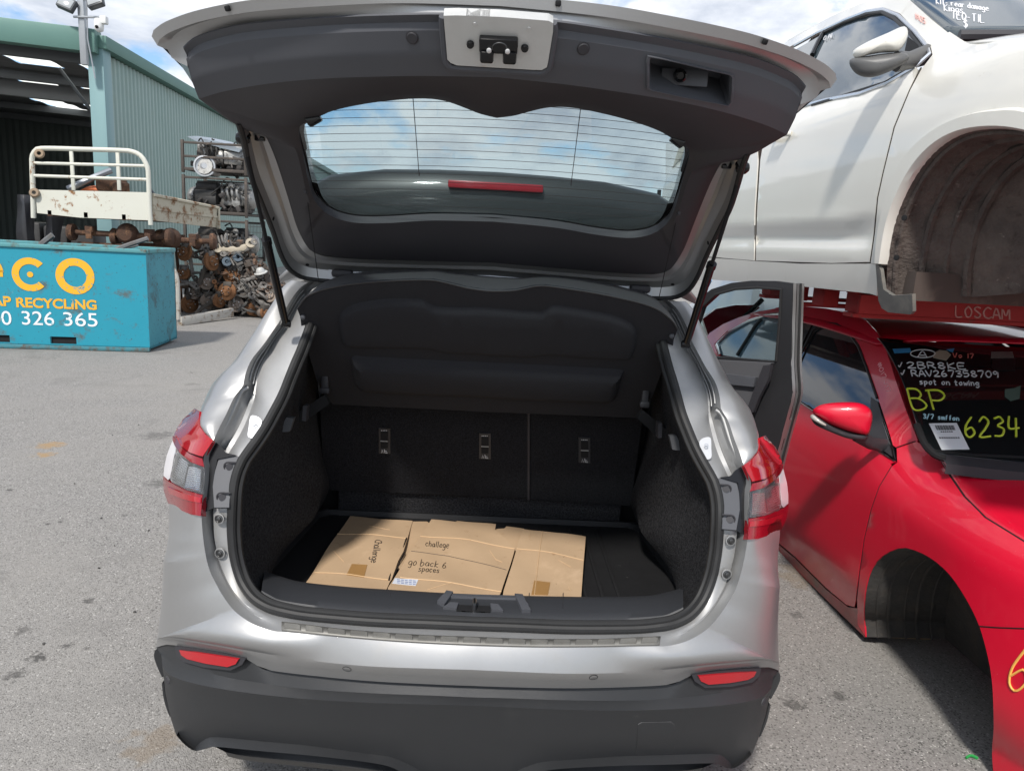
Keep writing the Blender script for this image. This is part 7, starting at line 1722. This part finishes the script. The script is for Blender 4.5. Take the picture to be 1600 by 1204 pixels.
# dark clutter between the engines
cl = MB(); r = random.Random(11)
for z0_, h_ in levels:
    for k in range(46):
        c_ = Vector((r.uniform(SX0+.1, SX1-.1), r.uniform(SY+.1, SY+.95), z0_+.1+abs(r.gauss(0, .2))*h_)); c_.z = min(c_.z, z0_+h_-.05)
        dv = Vector((r.uniform(-1, 1), r.uniform(-1, .5), r.uniform(-1, 1))).normalized()
        if r.random() < .6: cl.tube([c_-dv*r.uniform(.05, .16), c_+dv*r.uniform(.05, .16)], r.uniform(.012, .035), 6)
        else: cl.bev(c_, (r.uniform(.06, .2), r.uniform(.05, .16), r.uniform(.05, .14)), .012, frame(c_, dv).to_3x3())
o = cl.build('loose_parts', pm('clutter_dark', (.035, .033, .032), .6, .3, var=(4, .9, (.11, .10, .095)))); tag(o, 'dark clutter of small engine parts in the stillages', 'engine parts', kind='stuff')
# ---- far things beyond the silver car
fence = thing('yard_fence', 'long grey steel fence along the far side of the yard', 'fence', (12, 40, 0))
fm_ = pm('fence_grey', (.30, .31, .31), .6, .2)
for k in range(26):
    q = MB(); q.bev((-7.5+k*1.6, 40, .95), (1.57, .04, 1.9), .01); q.build('fence_sheet', fm_, fence)
# blue crate and grey car seen through the open door
blc = thing('blue_tarpaulin', 'blue tarpaulin over a load, seen through the open rear door', 'tarpaulin', (4.0, 8.5, 0))
q = MB(); C = []
for i in range(9):
    u = i/8; C.append([Vector((3.0+2.2*u, 8.2+.8*v, .02+1.28*math.sin(math.pi*min(max(v, .0), 1))**.35+.03*math.sin(9*u+5*v))) for v in [j/8 for j in range(9)]])
MB().loft(C).build('cover', pm('tarp_blue', (.10, .28, .50), .6, var=(12, .9, (.35, .45, .55))), blc, 60)
gc_ = thing('grey_wagon', 'grey car parked beyond the red sedan', 'car', (3.3, 6.2, 0))
q = MB(); C = []
for y, zt in ((5.2, .75), (5.25, .95), (5.6, 1.05), (6.1, 1.42), (7.4, 1.45), (7.9, 1.05), (8.0, .4)):
    C.append([Vector((2.5, y, .3)), Vector((2.45, y, .7)), Vector((2.55, y, min(zt, .95))), Vector((2.75, y, zt)), Vector((3.9, y, zt)), Vector((4.1, y, min(zt, .95))), Vector((4.2, y, .7)), Vector((4.15, y, .3))])
MB().loft(C).build('body', pm('grey_car', (.25, .26, .27), .3, .5, .5), gc_, 35)
for s in (2.56, 4.02):
    for y in (5.75, 7.35):
        q = MB(); q.lathe([(0, -.09), (.31, -.09), (.32, -.04), (.32, .04), (.31, .09), (0, .09)], 22, frame((s, y, .32), (1, 0, 0))); q.build('wheel', rubber, gc_)
q = MB(); q.tube([onY((1032, 320), 16.), onY((1028, 278), 16.)], .05, 6); 
po2 = thing('far_post', 'thin dark post seen through the tailgate glass', 'post', (onY((1030, 300), 16.).x, 16, 0))
q = MB(); xx = onY((1030, 300), 16.).x; q.bev((xx, 16, 1.5), (.08, .08, 3.0), .01); q.build('post', blackm, po2)
q = MB(); q.bev((xx+.2, 16, 2.0), (.4, .05, .06), .01); q.build('cross_piece', blackm, po2)
# small litter
lt = MB(); c_ = onZ((1518, 1186), .0); lt.tube(rs([c_+Vector((-.02, 0, .006)), c_+Vector((0, .006, .012)), c_+Vector((.02, 0, .006))], 6), .006, 6, flat=.6); o = lt.build('green_scrap', pm('green_plastic', (.02, .28, .06), .5)); tag(o, 'scrap of green plastic lying on the asphalt by the red bumper', 'litter')
for k in range(36):
    r = rnd; x = r.uniform(-3.2, -1.1) if k % 3 else r.uniform(.95, 1.5); y = r.uniform(-.2, 5); z = .004
    s_ = r.uniform(.003, .007)
    if k == 0: peb = MB()
    peb.lathe([(0, -s_*.6), (s_, -s_*.3), (s_*.9, s_*.3), (0, s_*.6)], 6, Matrix.Translation((x, y, z)) @ Matrix.Rotation(r.uniform(0, 3), 4, 'X'))
o = peb.build('loose_stones', pm('stone_dark', (.06, .058, .055), .9)); tag(o, 'loose dark stones scattered over the asphalt', 'stones', kind='stuff')
